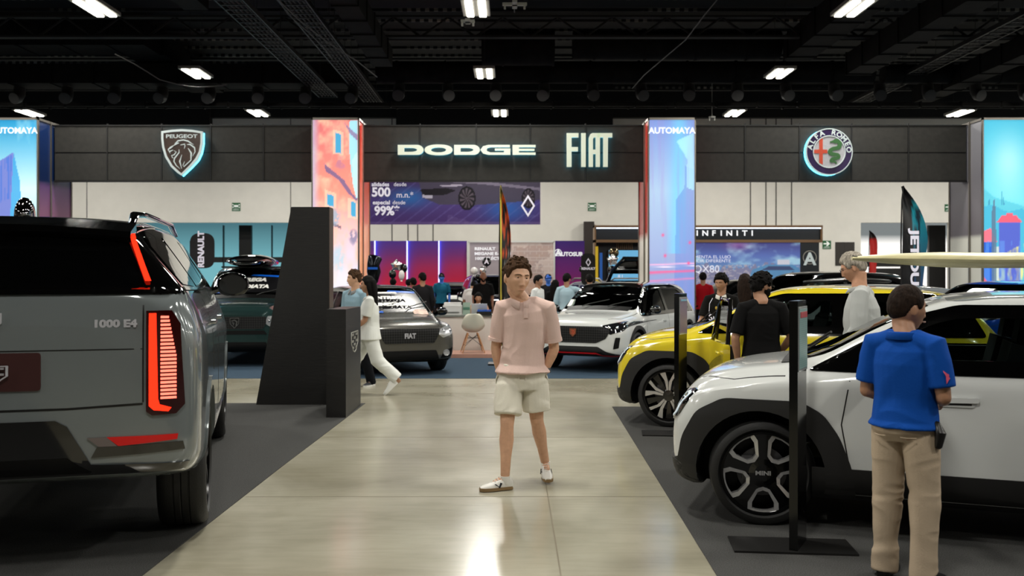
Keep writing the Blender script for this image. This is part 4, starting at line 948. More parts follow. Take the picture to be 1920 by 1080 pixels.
# ------------------------------------------------------------------ cars: local +x = nose, +y = left, z up
def pchip(xs, T):
    """smooth interpolation of rows (list of tuples) at fractional index T, monotone"""
    n = len(xs); i = min(int(T), n - 2); t = T - i
    out = []
    for k in range(len(xs[0])):
        def d(j):
            if j <= 0 or j >= n - 1: return (xs[min(j + 1, n - 1)][k] - xs[max(j - 1, 0)][k]) * (1 if 0 < j < n - 1 else 1)
            a = xs[j][k] - xs[j - 1][k]; b = xs[j + 1][k] - xs[j][k]
            return 0 if a * b <= 0 else 2 * a * b / (a + b)
        p0, p1 = xs[i][k], xs[i + 1][k]; m0, m1 = d(i), d(i + 1)
        h00 = 2 * t ** 3 - 3 * t * t + 1; h10 = t ** 3 - 2 * t * t + t; h01 = -2 * t ** 3 + 3 * t * t; h11 = t ** 3 - t * t
        out.append(h00 * p0 + h10 * m0 + h01 * p1 + h11 * m1)
    return out
def section(r, K=4):
    x, zb, w_, zs, ws, zt, wt, cr = r
    zr = zt - cr
    P = [(0, zb), (.72 * w_, zb), (.93 * w_, zb + .025), (.992 * w_, zb + .14), (w_, zb + (zs - zb) * .50), (w_ * .994, zb + (zs - zb) * .78), (ws, zs), (ws + (wt - ws) * .5, zs + (zr - zs) * .52), (wt + (ws - wt) * .04, zr - (zr - zs) * .06), (wt * .90, zt - cr * .42), (wt * .5, zt - cr * .08), (0, zt)]
    out = []
    n = len(P)
    for i in range(n - 1):
        p0, p1, p2, p3 = P[max(i - 1, 0)], P[i], P[i + 1], P[min(i + 2, n - 1)]
        for s in range(K):
            t = s / K
            c = [(.5 * ((2 * p1[q]) + (-p0[q] + p2[q]) * t + (2 * p0[q] - 5 * p1[q] + 4 * p2[q] - p3[q]) * t * t + (-p0[q] + 3 * p1[q] - 3 * p2[q] + p3[q]) * t ** 3)) for q in (0, 1)]
            l = [p1[q] * (1 - t) + p2[q] * t for q in (0, 1)]
            out.append((.6 * c[0] + .4 * l[0], .6 * c[1] + .4 * l[1]))
    out.append(P[-1]); return out
def loft_rows(rows, sub=5, K=4, mi=0, ncap=10):
    bm = NB(); rings = []
    n = (len(rows) - 1) * sub
    secs = []
    for i in range(n + 1):
        r = pchip(rows, i / sub); secs.append((r[0], section(r, K)))
    m = len(secs[0][1]); L = []
    for x, s in secs:
        right = [bm.verts.new((x, y, z_)) for y, z_ in s]
        left = [right[0]] + [bm.verts.new((x, -y, z_)) for y, z_ in s[1:-1]] + [right[-1]]
        L.append((right, left))
    for (a, b), (c, d) in zip(L, L[1:]):
        for k in range(m - 1):
            for A, C, fl in ((a, c, 0), (b, d, 1)):
                q = (A[k], A[k + 1], C[k + 1], C[k]); q = q if fl else q[::-1]
                bm.faces.new(q).material_index = mi
    for (a, b), s in ((L[0], 0), (L[-1], 1)):
        cols = []
        for k in range(m):
            if k in (0, m - 1): cols.append([a[k]]); continue
            pa, pb = a[k].co, b[k].co
            cols.append([a[k]] + [bm.verts.new(pa.lerp(pb, j / ncap)) for j in range(1, ncap)] + [b[k]])
        for k in range(m - 1):
            A, B = cols[k], cols[k + 1]
            if len(A) == 1:
                for j in range(len(B) - 1): bm.faces.new((A[0], B[j], B[j + 1])).material_index = mi
            elif len(B) == 1:
                for j in range(len(A) - 1): bm.faces.new((A[j], A[j + 1], B[0])).material_index = mi
            else:
                for j in range(len(A) - 1): bm.faces.new((A[j], A[j + 1], B[j + 1], B[j])).material_index = mi
    bmesh.ops.recalc_face_normals(bm, faces=bm.faces)
    return bm
DIRS = {'left': (Vector((0, 1, 0)), lambda a, b: (a, 3, b)), 'right': (Vector((0, -1, 0)), lambda a, b: (a, -3, b)), 'front': (Vector((1, 0, 0)), lambda a, b: (6, a, b)), 'rear': (Vector((-1, 0, 0)), lambda a, b: (-6, a, b)), 'top': (Vector((0, 0, 1)), lambda a, b: (a, b, 6))}
def panel(car, name, poly, side, m, off=.004, thick=.006, cell=.06, parent=None, label=None, r=0, smooth=True, loops=None):
    """outline laid onto the body skin and given thickness"""
    d, P = DIRS[side]; bvh = car['bvh']; bm = NB()
    if r: poly = rnd(poly, r)
    if loops is None: loops = []
    if 1:
        cu = bpy.data.curves.new('t', 'CURVE'); cu.dimensions = '2D'; cu.fill_mode = 'FRONT'
        for lp in [poly] + loops:
            s = cu.splines.new('POLY'); s.points.add(len(lp) - 1); s.use_cyclic_u = True
            for q, p in zip(s.points, lp): q.co = (p[0], p[1], 0, 1)
        t = bpy.data.objects.new('tmp', cu); COL.objects.link(t); bpy.context.view_layer.update()
        me = bpy.data.meshes.new_from_object(t.evaluated_get(bpy.context.evaluated_depsgraph_get())); bpy.data.objects.remove(t); bm.from_mesh(me)
        bmesh.ops.remove_doubles(bm, verts=bm.verts, dist=1e-5)
    xs = [v.co.x for v in bm.verts]; ys = [v.co.y for v in bm.verts]
    for ax, lo, hi in ((0, min(xs), max(xs)), (1, min(ys), max(ys))):
        k = max(1, int(math.ceil((hi - lo) / cell)))
        for i in range(1, k):
            c = [0, 0, 0]; c[ax] = lo + (hi - lo) * i / k; nrm = [0, 0, 0]; nrm[ax] = 1
            bmesh.ops.bisect_plane(bm, geom=bm.verts[:] + bm.edges[:] + bm.faces[:], plane_co=c, plane_no=nrm, dist=1e-6)
    for v in bm.verts:
        h = bvh.ray_cast(Vector(P(v.co.x, v.co.y)), -d)
        if h[0] is None:
            q = Vector(P(v.co.x, v.co.y)); q = q - d * (q.dot(d) - car['ext'][side]); h = bvh.find_nearest(q)
        nn = h[1] if h[1].dot(d) > 0 else -h[1]
        v.co = h[0] + (nn + d).normalized() * off
    g = bmesh.ops.extrude_face_region(bm, geom=bm.faces[:])
    for v in g['geom']:
        if isinstance(v, bmesh.types.BMVert): v.co -= d * thick
    bmesh.ops.recalc_face_normals(bm, faces=bm.faces)
    o = obj(name, bm, m, parent or car['t'], False); smoothen(o.data, 50) if smooth else None
    if label: o['label'] = label
    return o
def mir(poly): return [(-a, b) for a, b in poly]
def seam(car, path, side, w_=.004, m=None, parent=None, name='panel_gap', cell=.08):
    return panel(car, name, stroke(path, w_), side, m or BLACK, .0015, .004, cell, parent)
def boolcut(o, cutters):
    def vol(): b = NB(); b.from_mesh(o.data); v = b.calc_volume(signed=True); b.free(); return v
    for c in cutters:
        v0 = vol(); keep = o.data.copy()
        for sv in ('FAST', 'EXACT'):
            md = o.modifiers.new('b', 'BOOLEAN'); md.operation = 'DIFFERENCE'; md.solver = sv; md.object = c
            if sv == 'EXACT': md.use_self = True
            evalmods(o)
            if 0 < vol() <= v0 + 1e-4: break
            o.data = keep.copy()
        else: print('boolean gave up', o.name)
    for c in cutters: bpy.data.objects.remove(c)
    return o
def wheel(car, x, y, Rw, wd, style, steer=0.):
    s = 1 if y > 0 else -1; t = car['t']
    bm = NB(); rr = Rw; h = wd / 2; ri = Rw * .79
    lathe(bm, [(-h * .8, ri), (-h, ri + .02), (-h * .98, rr - .03), (-h * .86, rr - .008), (-h * .6, rr), (-h * .35, rr), (-h * .33, rr - .008), (-h * .29, rr - .008), (-h * .27, rr), (h * .0 - .004, rr), (0, rr - .008), (.008, rr), (h * .27, rr), (h * .29, rr - .008), (h * .33, rr - .008), (h * .35, rr), (h * .6, rr), (h * .86, rr - .008), (h * .98, rr - .03), (h, ri + .02), (h * .8, ri)], 56, loop=True)
    w_ = obj('wheel', bm, RUBBER, t, True); w_.location = (x, y, Rw); w_.rotation_euler = (0, 0, steer)
    bm = NB(); lathe(bm, [(s * h * .80, ri), (s * h * .92, ri + .002), (s * h * .92, ri - .014), (s * h * .6, ri - .02), (s * -h * .5, ri - .03), (-s * h * .6, ri - .03), (-s * h * .6, .02)], 48, cap=(0, 1))
    face = obj('rim', bm, mat('rim_dark', (.06, .06, .065), .25, .6), w_, True)
    # brake disc
    bm = NB(); lathe(bm, [(s * h * .05, ri * .60), (s * h * .16, ri * .60), (s * h * .16, .05)], 32); boxc(bm, (ri * .45 * .8, s * h * .2, ri * .1), (.07, .05, .16)); obj('brake_disc', bm, mat('brake', (.35, .35, .36), .35, .8), w_)
    SIL = mat('rim_silver', (.80, .80, .80), .2, .7); DKR = mat('rim_black', (.015, .015, .016), .12, coat=.6)
    yo = s * h * .86
    def pr(bm, pts, dep, yy): prism(bm, pts, yy - s * dep, yy)
    if style == 'mini5':
        bm = NB(); bmd = NB()
        for k in range(5):
            a0 = R(90 + 36 + 72 * k)
            def pol(r_, a): return (r_ * math.cos(a0 + R(a)), r_ * math.sin(a0 + R(a)))
            o_ = [pol(ri * .985, -22), pol(ri * .99, -11), pol(ri * .99, 0), pol(ri * .99, 11), pol(ri * .985, 22), pol(ri * .80, 27), pol(ri * .42, 22), pol(ri * .33, 0), pol(ri * .42, -22), pol(ri * .80, -27)]
            i_ = [pol(ri * .90, -17), pol(ri * .91, -8), pol(ri * .91, 0), pol(ri * .91, 8), pol(ri * .90, 17), pol(ri * .76, 20), pol(ri * .48, 15), pol(ri * .42, 0), pol(ri * .48, -15), pol(ri * .76, -20)]
            n_ = len(o_)
            vo = [[bm.verts.new((q[0], yy, q[1])) for q in pts] for pts, yy in ((o_, yo), (i_, yo - s * .004), (o_, yo - s * .03), (i_, yo - s * .05))]
            for j in range(n_):
                l = (j + 1) % n_
                for A, B in ((0, 1), (1, 3), (3, 2), (2, 0)): bm.faces.new((vo[A][j], vo[A][l], vo[B][l], vo[B][j]))
            # dark spokes between frames
            sp = [pol(ri * .20, 36 - 30), pol(ri * .45, 36 - 17), pol(ri * .80, 36 - 10), pol(ri * .98, 36 - 14), pol(ri * .98, 36 + 14), pol(ri * .80, 36 + 10), pol(ri * .45, 36 + 17), pol(ri * .20, 36 + 30)]
            pr(bmd, sp, .035, yo - s * .008)
        lathe(bmd, [(yo - s * .04, ri * .36), (yo - s * .006, ri * .34), (yo - s * .002, ri * .20), (yo - s * .002, .01)], 24)
        obj('spokes', bmd, DKR, w_); f = obj('spoke_frames', bm, SIL, w_); f['label'] = 'silver edged frames between black spokes'
        text('hub_lettering', 'MINI', .038, Matrix.Translation((0, yo + s * .004, 0)) @ Matrix.Rotation(0 if s < 0 else PI, 4, 'Z') @ Matrix.Rotation(R(90), 4, 'X'), SIL, w_, .002, .0015, 1.3)
    elif style == 'blade':
        bm = NB(); bmd = NB()
        for k in range(5):
            a0 = R(90 + 72 * k)
            for sg, dk in ((-1, 0), (1, 1)):
                def pol(r_, a): return (r_ * math.cos(a0 + R(a)), r_ * math.sin(a0 + R(a)))
                pts = [pol(ri * .22, sg * 20), pol(ri * .6, sg * 14), pol(ri * .98, sg * 22), pol(ri * .98, sg * (8 if dk == 0 else 14)), pol(ri * .55, sg * 2), pol(ri * .2, sg * 2)]
                if sg > 0: pts = pts[::-1]
                pr(bm, pts, .03, yo)
            pts = [pol(ri * .2, 25), pol(ri * .98, 28), pol(ri * .98, 44), pol(ri * .2, 47)]; pr(bmd, pts[::-1], .02, yo - s * .03)
        lathe(bmd, [(yo - s * .03, ri * .26), (yo + s * .002, ri * .22), (yo + s * .003, .01)], 20)
        obj('spokes', bm, SIL, w_); obj('hub_cap', bmd, DKR, w_)
    elif style == 'multi':
        bm = NB(); bmd = NB()
        for k in range(10):
            a0 = R(36 * k)
            def pol(r_, a): return (r_ * math.cos(a0 + R(a)), r_ * math.sin(a0 + R(a)))
            pr(bm, [pol(ri * .18, -14), pol(ri * .98, -6), pol(ri * .98, 2), pol(ri * .18, 8)], .025, yo)
        lathe(bmd, [(yo - s * .03, ri * .24), (yo + s * .002, ri * .2), (yo + s * .003, .01)], 20); obj('spokes', bm, mat('rim_mid', (.35, .35, .36), .25, .7), w_); obj('hub_cap', bmd, DKR, w_)
    else:
        bm = NB(); lathe(bm, [(yo - s * .03, ri * .9), (yo - s * .01, ri * .8), (yo, .02)], 20); obj('hub_cap', bm, DKR, w_)
    return w_
def car_base(name, label, loc, rz, rows, paint, axles, Rw, arch=.06, wheelstyle='multi', hollow=True, sides=None, shield=None, backl=None, wd=.23, sub=5, roofm=None, glass=None, steer=0., group=None, cat='car', track_in=.0, wheels=((0, 1), (0, -1), (1, 1), (1, -1))):
    t = thing(name, label, cat, (0, 0, 0), 0, group)
    car = {'t': t, 'rows': rows, 'paint': paint}
    bm = loft_rows(rows, sub)
    car['bvh'] = BVHTree.FromBMesh(bm)
    xs = [v.co.x for v in bm.verts]; wmax = max(v.co.y for v in bm.verts); car['w'] = wmax
    car['ext'] = {'left': wmax, 'right': -wmax * -1, 'front': max(xs), 'rear': -min(xs), 'top': max(v.co.z for v in bm.verts)}
    body = obj('body_shell', bm, [paint, mat('wheel_well', (.02, .02, .02), .8), mat('cabin_trim', (.09, .09, .09), .7)], t)
    cut = []; CM = [paint, mat('wheel_well'), mat('cabin_trim')]
    for ax in axles:
        for s in (-1, 1):
            b2 = NB(); tube(b2, [(ax, s * (wmax - .34), Rw + .01), (ax, s * (wmax + .3), Rw + .01)], Rw + arch, 40, mi=1); bmesh.ops.recalc_face_normals(b2, faces=b2.faces)
            cut.append(obj('c', b2, CM))
    gl = glass or glassmat('car_glass', (.62, .67, .66))
    if hollow:
        ir = []
        for i in range((len(rows) - 1) * 2 + 1):
            r = pchip(rows, i / 2)
            if r[5] > hollow_z(rows) and r[3] > .6: ir.append((r[0], .42, r[2] - .12, r[3] - .01, r[4] - .09, r[5] - .055, r[6] - .06, r[7]))
        b2 = loft_rows(ir, 3, 3, 2); cut.append(obj('c', b2, CM))
        for pl in (sides or []):
            b2 = NB(); prism(b2, rnd(pl, .05), -2, 2, 2); bmesh.ops.recalc_face_normals(b2, faces=b2.faces); cut.append(obj('c', b2, CM))
        mx = (rows[0][0] + rows[-1][0]) / 2
        if shield: b2 = NB(); prism(b2, rnd(shield, .06), mx + .2, 6, 2, 'yz'); bmesh.ops.recalc_face_normals(b2, faces=b2.faces); cut.append(obj('c', b2, CM))
        if backl: b2 = NB(); prism(b2, rnd(backl, .06), -6, mx - .4, 2, 'yz'); bmesh.ops.recalc_face_normals(b2, faces=b2.faces); cut.append(obj('c', b2, CM))
    boolcut(body, cut)
    for p_ in body.data.polygons:
        if p_.center.z < rows[len(rows) // 2][1] + .05: p_.material_index = 1
    smoothen(body.data, 32); t.location = loc; t.rotation_euler = (0, 0, rz)
    car['body'] = body
    og = -.006 if hollow else .003
    for pl in (sides or []):
        for sd in ('left', 'right'): panel(car, 'side_window', rnd(pl, .05), sd, gl, og, .005)
    if shield: panel(car, 'windshield', rnd(shield, .06), 'front', gl, og, .005)
    if backl: panel(car, 'rear_window', rnd(backl, .06), 'rear', gl, og, .005)
    for i, s in wheels:
        wheel(car, axles[i], s * (wmax - wd / 2 - .012 - track_in), Rw, wd, wheelstyle, steer if i == 0 else 0)
    return car
def hollow_z(rows): return max(r[5] for r in rows) * .70
def arches(car, axles, Rw, a, b, m, inner=.055, flat=False, x0=None, x1=None, zsill=.30):
    """cladding rings around the wheel openings, plus sill"""
    for ax in axles:
        for sd in ('left', 'right'):
            ou, inn = [], []
            for k in range(25):
                an = R(-14 + 208 * k / 24); ro = Rw + a; ri = Rw + inner
                x_, z_ = math.cos(an), math.sin(an)
                if flat: ro = ro * (1 + .06 * abs(math.sin(2 * an)) ** 2)
                ou.append((ax + ro * x_, max(Rw + ro * z_, b))); inn.append((ax + ri * x_, max(Rw + ri * z_, b)))
            panel(car, 'arch_cladding', ou + inn[::-1], sd, m, .012, .03, .07)
def mirror(car, x, y, z, m, sz=(.12, .22, .15), ry=0.):
    s = 1 if y > 0 else -1
    bm = NB(); ball(bm, (0, 0, 0), (sz[0] / 2, sz[1] / 2, sz[2] / 2), 16, 12); 
    for v in bm.verts: v.co.x = max(v.co.x, -sz[0] * .22); v.co.z *= 1 + .0; v.co.y = math.copysign(abs(v.co.y / (sz[1] / 2)) ** .8 * sz[1] / 2, v.co.y); v.co.z = math.copysign(abs(v.co.z / (sz[2] / 2)) ** .8 * sz[2] / 2, v.co.z)
    tube(bm, [(.0, -s * sz[1] * .3, -.03), (.0, -s * (sz[1] * .75), -.07)], [.03, .035], 8)
    o = obj('side_mirror', bm, m, car['t'], True); o.location = (x, y, z)
    bm = NB(); tube(bm, [(-sz[0] * .24, 0, 0), (-sz[0] * .22, 0, 0)], [(sz[1] * .42, sz[2] * .40)] * 2, 20, side=(0, 1, 0)); obj('mirror_glass', bm, mat('mirror_surface', (.42, .43, .44), .04, 1), o)
    return o
def seats(car, x, z, w_, m=None, n=2, rear=None):
    m = m or mat('seat_fabric', (.10, .10, .105), .7)
    for sy in ((-1, 1) if n == 2 else ()):
        bm = NB(); boxc(bm, (x, sy * w_, z), (.5, .46, .14)); bevel(bm, .04, 2); 
        boxc(bm, (x - .28, sy * w_, z + .32), (.13, .44, .56), Matrix.Rotation(R(-14), 3, 'Y')); boxc(bm, (x - .38, sy * w_, z + .68), (.09, .24, .17), Matrix.Rotation(R(-10), 3, 'Y')); bevel(bm, .03, 2)
        obj('seat', bm, m, car['t'], True)
    if rear is not None:
        bm = NB(); boxc(bm, (rear, 0, z), (.5, 1.2, .14)); boxc(bm, (rear - .28, 0, z + .3), (.13, 1.2, .5), Matrix.Rotation(R(-14), 3, 'Y'))
        for sy in (-.4, 0, .4): boxc(bm, (rear - .38, sy, z + .62), (.09, .22, .14))
        bevel(bm, .03, 2); obj('rear_bench', bm, m, car['t'], True)
def dash(car, x, z, w_, yl=.38):
    bm = NB(); boxc(bm, (x, 0, z), (.42, 2 * w_, .16)); bevel(bm, .04, 2); obj('dashboard', bm, mat('dash_plastic', (.07, .07, .075), .6), car['t'], True)
    bm = NB(); pts = [(x - .33 + .06 * math.sin(a) * 0, yl + .18 * math.cos(a), z + .04 + .18 * math.sin(a)) for a in [2 * PI * k / 20 for k in range(21)]]; tube(bm, pts, .014, 8); boxc(bm, (x - .32, yl, z + .04), (.05, .13, .1)); boxc(bm, (x - .32, yl, z + .04), (.02, .34, .03)); obj('steering_wheel', bm, BLACK, car['t'], True)

# ---- the large grey SUV seen from behind
SUVP = mat('suv_grey_paint', (.44, .465, .47), .14, .25, coat=.7)
rows = [(-2.84, .62, .80, 1.24, .76, 1.38, .66, .03), (-2.81, .56, .95, 1.42, .90, 1.545, .80, .03), (-2.76, .53, 1.035, 1.50, .955, 1.60, .82, .03), (-2.66, .50, 1.075, 1.54, .985, 1.78, .77, .04), (-2.56, .48, 1.085, 1.55, .995, 1.92, .72, .05), (-2.42, .46, 1.09, 1.55, 1.0, 1.975, .70, .06), (-1.6, .42, 1.095, 1.53, 1.01, 2.03, .73, .07), (-.3, .40, 1.095, 1.51, 1.01, 2.04, .75, .07), (.55, .40, 1.095, 1.49, 1.01, 2.0, .75, .07), (1.0, .40, 1.095, 1.46, 1.01, 1.84, .79, .08), (1.4, .40, 1.095, 1.42, 1.01, 1.57, .86, .06), (1.75, .40, 1.09, 1.38, 1.0, 1.45, .84, .04), (2.3, .42, 1.07, 1.32, .97, 1.39, .80, .04), (2.65, .46, 1.0, 1.20, .90, 1.30, .75, .04), (2.8, .52, .88, 1.05, .80, 1.15, .66, .04), (2.86, .62, .70, .95, .66, 1.0, .5, .03)]
GD = glassmat('tinted_glass', (.05, .055, .055))
car = car_base('grey_suv', 'large grey SUV with black roof and red vertical tail lights at the left edge', (0, 0, 0), 0, rows, SUVP, (1.70, -1.76), .43, .07, 'multi', hollow=False, wd=.30)
T = car['t']; hd = R(90 + 15.3)
car['body'].data.materials.append(mat('suv_gloss_black', (.012, .012, .012), .05, coat=1))
for p_ in car['body'].data.polygons:
    if p_.center.z > 1.555: p_.material_index = 3
# rear face centre stands at (-2.76, 5.0)
hx, hy = math.cos(hd), math.sin(hd)
T.location = (-2.80 + hx * 2.84, 4.96 + hy * 2.84, .006); T.rotation_euler = (0, 0, hd)
GBP = mat('suv_gloss_black', (.012, .012, .012), .05, coat=1)
TG = mat('tint_opaque_glass', (.010, .011, .012), .02, coat=1)
# black roof and rear glass
panel(car, 'roof_skin', [(-2.5, -.70), (.75, -.73), (.75, .73), (-2.5, .70)], 'top', GBP, .006, .01, .12, r=.05)
panel(car, 'rear_window', [(-.80, 1.565), (.80, 1.565), (.78, 1.63), (.66, 1.90), (-.66, 1.90), (-.78, 1.63)], 'rear', TG, .008, .012, .06, r=.03)
bm = NB(); P = []
for k in range(11): P.append(-.70 + .14 * k)
sp = [[], [], [], []]
for y in P:
    e = 1 - .5 * abs(y / .70) ** 5; zc = 1.965 - .035 * (y / .70) ** 2
    for k, (x_, z_) in enumerate(((-2.40, zc + .03), (-2.62 - .08 * e, zc - .03), (-2.63 - .08 * e, zc - .065), (-2.40, zc - .09))): sp[k].append(bm.verts.new((x_, y, z_)))
for k in range(4):
    A, B = sp[k], sp[(k + 1) % 4]
    for j in range(len(P) - 1): bm.faces.new((A[j], A[j + 1], B[j + 1], B[j]))
for j in (0, -1): bm.faces.new([sp[k][j] for k in range(4)])
obj('roof_spoiler', bm, GBP, T, True)
for s in (-1, 1):
    bm = NB(); tube(bm, [(-2.3, s * .66, 1.95), (-2.15, s * .66, 2.03), (-1.6, s * .67, 2.06), (0, s * .69, 2.08), (.5, s * .69, 2.01)], [(.02, .016), (.028, .02), (.026, .018), (.026, .018), (.02, .015)], 10, side=(0, 1, 0)); obj('roof_rail', bm, GBP, T, True)
    # thin upper light, lower lamp
    y = lambda v: s * -v
    sd_poly = [(s * .90, 1.60), (s * .94, 1.60), (s * .885, 1.88), (s * .86, 1.90)]
    panel(car, 'upper_tail_light', [(s * .785, 1.615), (s * .815, 1.615), (s * .70, 1.885), (s * .678, 1.885)], 'rear', emat('tail_red', (1, .16, .07), 2.6), .022, .012, .04)
    hs = panel(car, 'tail_light', [(s * .80, .90), (s * .83, .875), (s * .955, .88), (s * 1.0, .93), (s * .975, 1.38), (s * .93, 1.455), (s * .80, 1.455)], 'rear', mat('lamp_dark', (.16, .01, .01), .1, coat=1), .014, .02, .03)
    panel(car, 'light_bar', [(s * .815, .93), (s * .84, .905), (s * .915, .895), (s * .93, .915), (s * .87, .935), (s * .862, .965), (s * .852, 1.44), (s * .815, 1.44)], 'rear', emat('tail_red'), .022, .008, .03, parent=hs)
    for k in range(22):
        z0 = .965 + k * .0213; wx = .955 - .0 if k < 11 else .955 - .004 * (k - 11)
        panel(car, 'light_segment', [(s * .875, z0), (s * wx, z0), (s * wx, z0 + .0125), (s * .875, z0 + .0125)], 'rear', emat('tail_pink', (1, .42, .34), 2.8), .022, .006, .2, parent=hs)
    # reflector and black pocket under it
    panel(car, 'reflector', [(s * .66, .715), (s * .96, .735), (s * .965, .765), (s * .60, .765)][::1], 'rear', mat('reflector_red', (.72, .05, .05), .15, emit=.12), .012, .01, .04)
    panel(car, 'reverse_light', [(s * .50, .765), (s * .60, .765), (s * .655, .715), (s * .56, .715)], 'rear', mat('reverse_glass', (.40, .36, .35), .15), .012, .01, .04)
    panel(car, 'bumper_pocket', [(s * .52, .655), (s * 1.0, .675), (s * .99, .72), (s * .55, .712)], 'rear', GBP, .008, .01, .05)
panel(car, 'valance', [(-1.0, .56), (1.0, .56), (1.02, .60), (.52, .62), (.40, .83), (.34, .865), (-.34, .865), (-.40, .83), (-.52, .62), (-1.02, .60)], 'rear', GBP, .012, .02, .05)
panel(car, 'valance_trim', [(-.52, .575), (.52, .575), (.40, .66), (-.40, .66)], 'rear', mat('satin_grey', (.05, .05, .05), .3, .5), .018, .01, .06)
panel(car, 'plate_recess', [(-.27, 1.03), (.17, 1.03), (.17, 1.235), (-.27, 1.235)][::1], 'rear', mat('maroon_plate', (.22, .11, .11), .35), .008, .008, .06, r=.02)
seam(car, [(-1.0, .95), (-.4, .925), (.4, .925), (1.0, .95)], 'rear', .006)
seam(car, [(-.79, 1.245), (.79, 1.245)], 'rear', .003); seam(car, [(.785, .95), (.785, 1.56)], 'rear', .004); seam(car, [(-.785, .95), (-.785, 1.56)], 'rear', .004)
panel(car, 'lower_glass_trim', [(-.97, 1.545), (.97, 1.545), (.96, 1.58), (-.96, 1.58)], 'rear', GBP, .012, .01, .06)
crest(T, Matrix.Translation((-2.862, -.015, 1.12)) @ Matrix.Rotation(R(-90), 4, 'Z') @ Matrix.Rotation(R(90), 4, 'X'), .20, .10, mat('badge_silver'))
crest(T, Matrix.Translation((-2.845, .0, 1.40)) @ Matrix.Rotation(R(-90), 4, 'Z') @ Matrix.Rotation(R(90), 4, 'X'), .16, .10, mat('badge_silver'))
text('badge', '1000 E4', .055, Matrix.Translation((-2.835, -.64, 1.385)) @ Matrix.Rotation(R(-90), 4, 'Z') @ Matrix.Rotation(R(90), 4, 'X'), mat('badge_silver'), T, .012, .003, 1.25)
# side glass, doors, cladding
for sd in ('left', 'right'):
    panel(car, 'side_window', [(-2.50, 1.60), (-1.62, 1.575), (-1.66, 1.90), (-2.38, 1.88)], sd, TG, .006, .01, .06, r=.05)
    panel(car, 'side_window', [(-1.52, 1.575), (-.50, 1.555), (-.50, 1.92), (-1.56, 1.91)], sd, TG, .006, .01, .08, r=.04)
    panel(car, 'side_window', [(-.42, 1.555), (.62, 1.535), (.98, 1.56), (.62, 1.86), (.35, 1.92), (-.42, 1.92)], sd, TG, .006, .01, .08, r=.04)
    for pth in ([(-1.57, .62), (-1.55, 1.55)], [(-.46, .5), (-.46, 1.54)], [(.75, .5), (.85, 1.0), (.8, 1.5)]): pass
    seam(car, [(-.46, .5), (-.46, 1.54)], sd); seam(car, [(1.0, .5), (1.03, 1.0), (.98, 1.46)], sd); seam(car, [(-1.30, .98), (-1.40, 1.3), (-1.48, 1.55)], sd)
    panel(car, 'window_trim', [(-2.56, 1.565), (1.0, 1.525), (1.0, 1.545), (-2.56, 1.585)], sd, CHROME, .010, .008, .15)
    panel(car, 'sill_cladding', [(-1.25, .43), (1.2, .43), (1.2, .53), (-1.25, .53)], sd, GLOSSBLK, .012, .02, .15)
    panel(car, 'door_handle', [(-1.30, 1.30), (-1.05, 1.30), (-1.05, 1.335), (-1.30, 1.335)], sd, CHROME, .03, .03, .1, r=.01)
    panel(car, 'door_handle', [(-.2, 1.29), (.05, 1.29), (.05, 1.325), (-.2, 1.325)], sd, CHROME, .03, .03, .1, r=.01)
panel(car, 'windshield', [(-.80, 1.55), (.80, 1.55), (.68, 1.93), (-.68, 1.93)], 'front', TG, .006, .01, .1, r=.05)
arches(car, (1.70, -1.76), .43, .12, .35, SUVP)
mirror(car, 1.02, -1.17, 1.57, GBP, (.16, .30, .23)); mirror(car, 1.02, 1.17, 1.57, GBP, (.16, .30, .23))
bm = NB(); ball(bm, (-1.95, -.0, 2.02), (.16, .055, .12), 16, 12); obj('shark_fin_antenna', bm, GBP, T, True)
# ---- Mini-like hatchbacks
def meshmat(name, c0, c1, sc):
    m = bpy.data.materials.new(name); m.use_nodes = True; MATS[name] = m; nt = m.node_tree; b = nt.nodes['Principled BSDF']; L = nt.links.new
    tc = nt.nodes.new('ShaderNodeTexCoord'); mp = nt.nodes.new('ShaderNodeMapping'); mp.inputs['Rotation'].default_value = (R(45), 0, 0); mp.inputs['Scale'].default_value = (.001, 1, 1); ck = nt.nodes.new('ShaderNodeTexChecker'); ck.inputs['Scale'].default_value = sc
    ck.inputs['Color1'].default_value = (*lin(c0), 1); ck.inputs['Color2'].default_value = (*lin(c1), 1)
    L(tc.outputs['Object'], mp.inputs[0]); L(mp.outputs[0], ck.inputs[0]); L(ck.outputs[0], b.inputs['Base Color']); b.inputs['Roughness'].default_value = .6; b.inputs['Specular IOR Level'].default_value = .25
    return m
GRM = meshmat('grille_mesh', (.01, .01, .01), (.13, .13, .13), 34)
def mini_rows():
    r_ = [(-2.02, .46, .58, .78, .55, .93, .50, .03), (-1.985, .36, .74, .88, .71, 1.05, .62, .04), (-1.90, .29, .83, .94, .80, 1.16, .68, .05), (-1.72, .24, .866, .98, .845, 1.36, .69, .06), (-1.5, .22, .875, .995, .86, 1.47, .68, .06), (-1.1, .2, .88, 1.0, .865, 1.52, .67, .06), (-.3, .2, .88, .995, .865, 1.545, .67, .06), (.08, .2, .88, .99, .865, 1.52, .665, .06), (.50, .2, .88, .98, .865, 1.37, .68, .06), (.90, .2, .88, .96, .86, 1.16, .72, .05), (1.12, .2, .88, .945, .855, 1.085, .74, .05), (1.5, .21, .875, .90, .845, 1.035, .68, .06), (1.78, .22, .85, .845, .81, .965, .62, .06), (1.93, .25, .79, .76, .75, .86, .54, .05), (2.0, .30, .70, .68, .66, .76, .46, .04), (2.03, .38, .60, .60, .55, .66, .38, .03)]
    return [(1.28 + (r[0] - 1.28) * .83 if r[0] > 1.28 else r[0], *r[1:]) for r in r_]
MCLAD = mat('mini_cladding', (.055, .053, .05), .6)
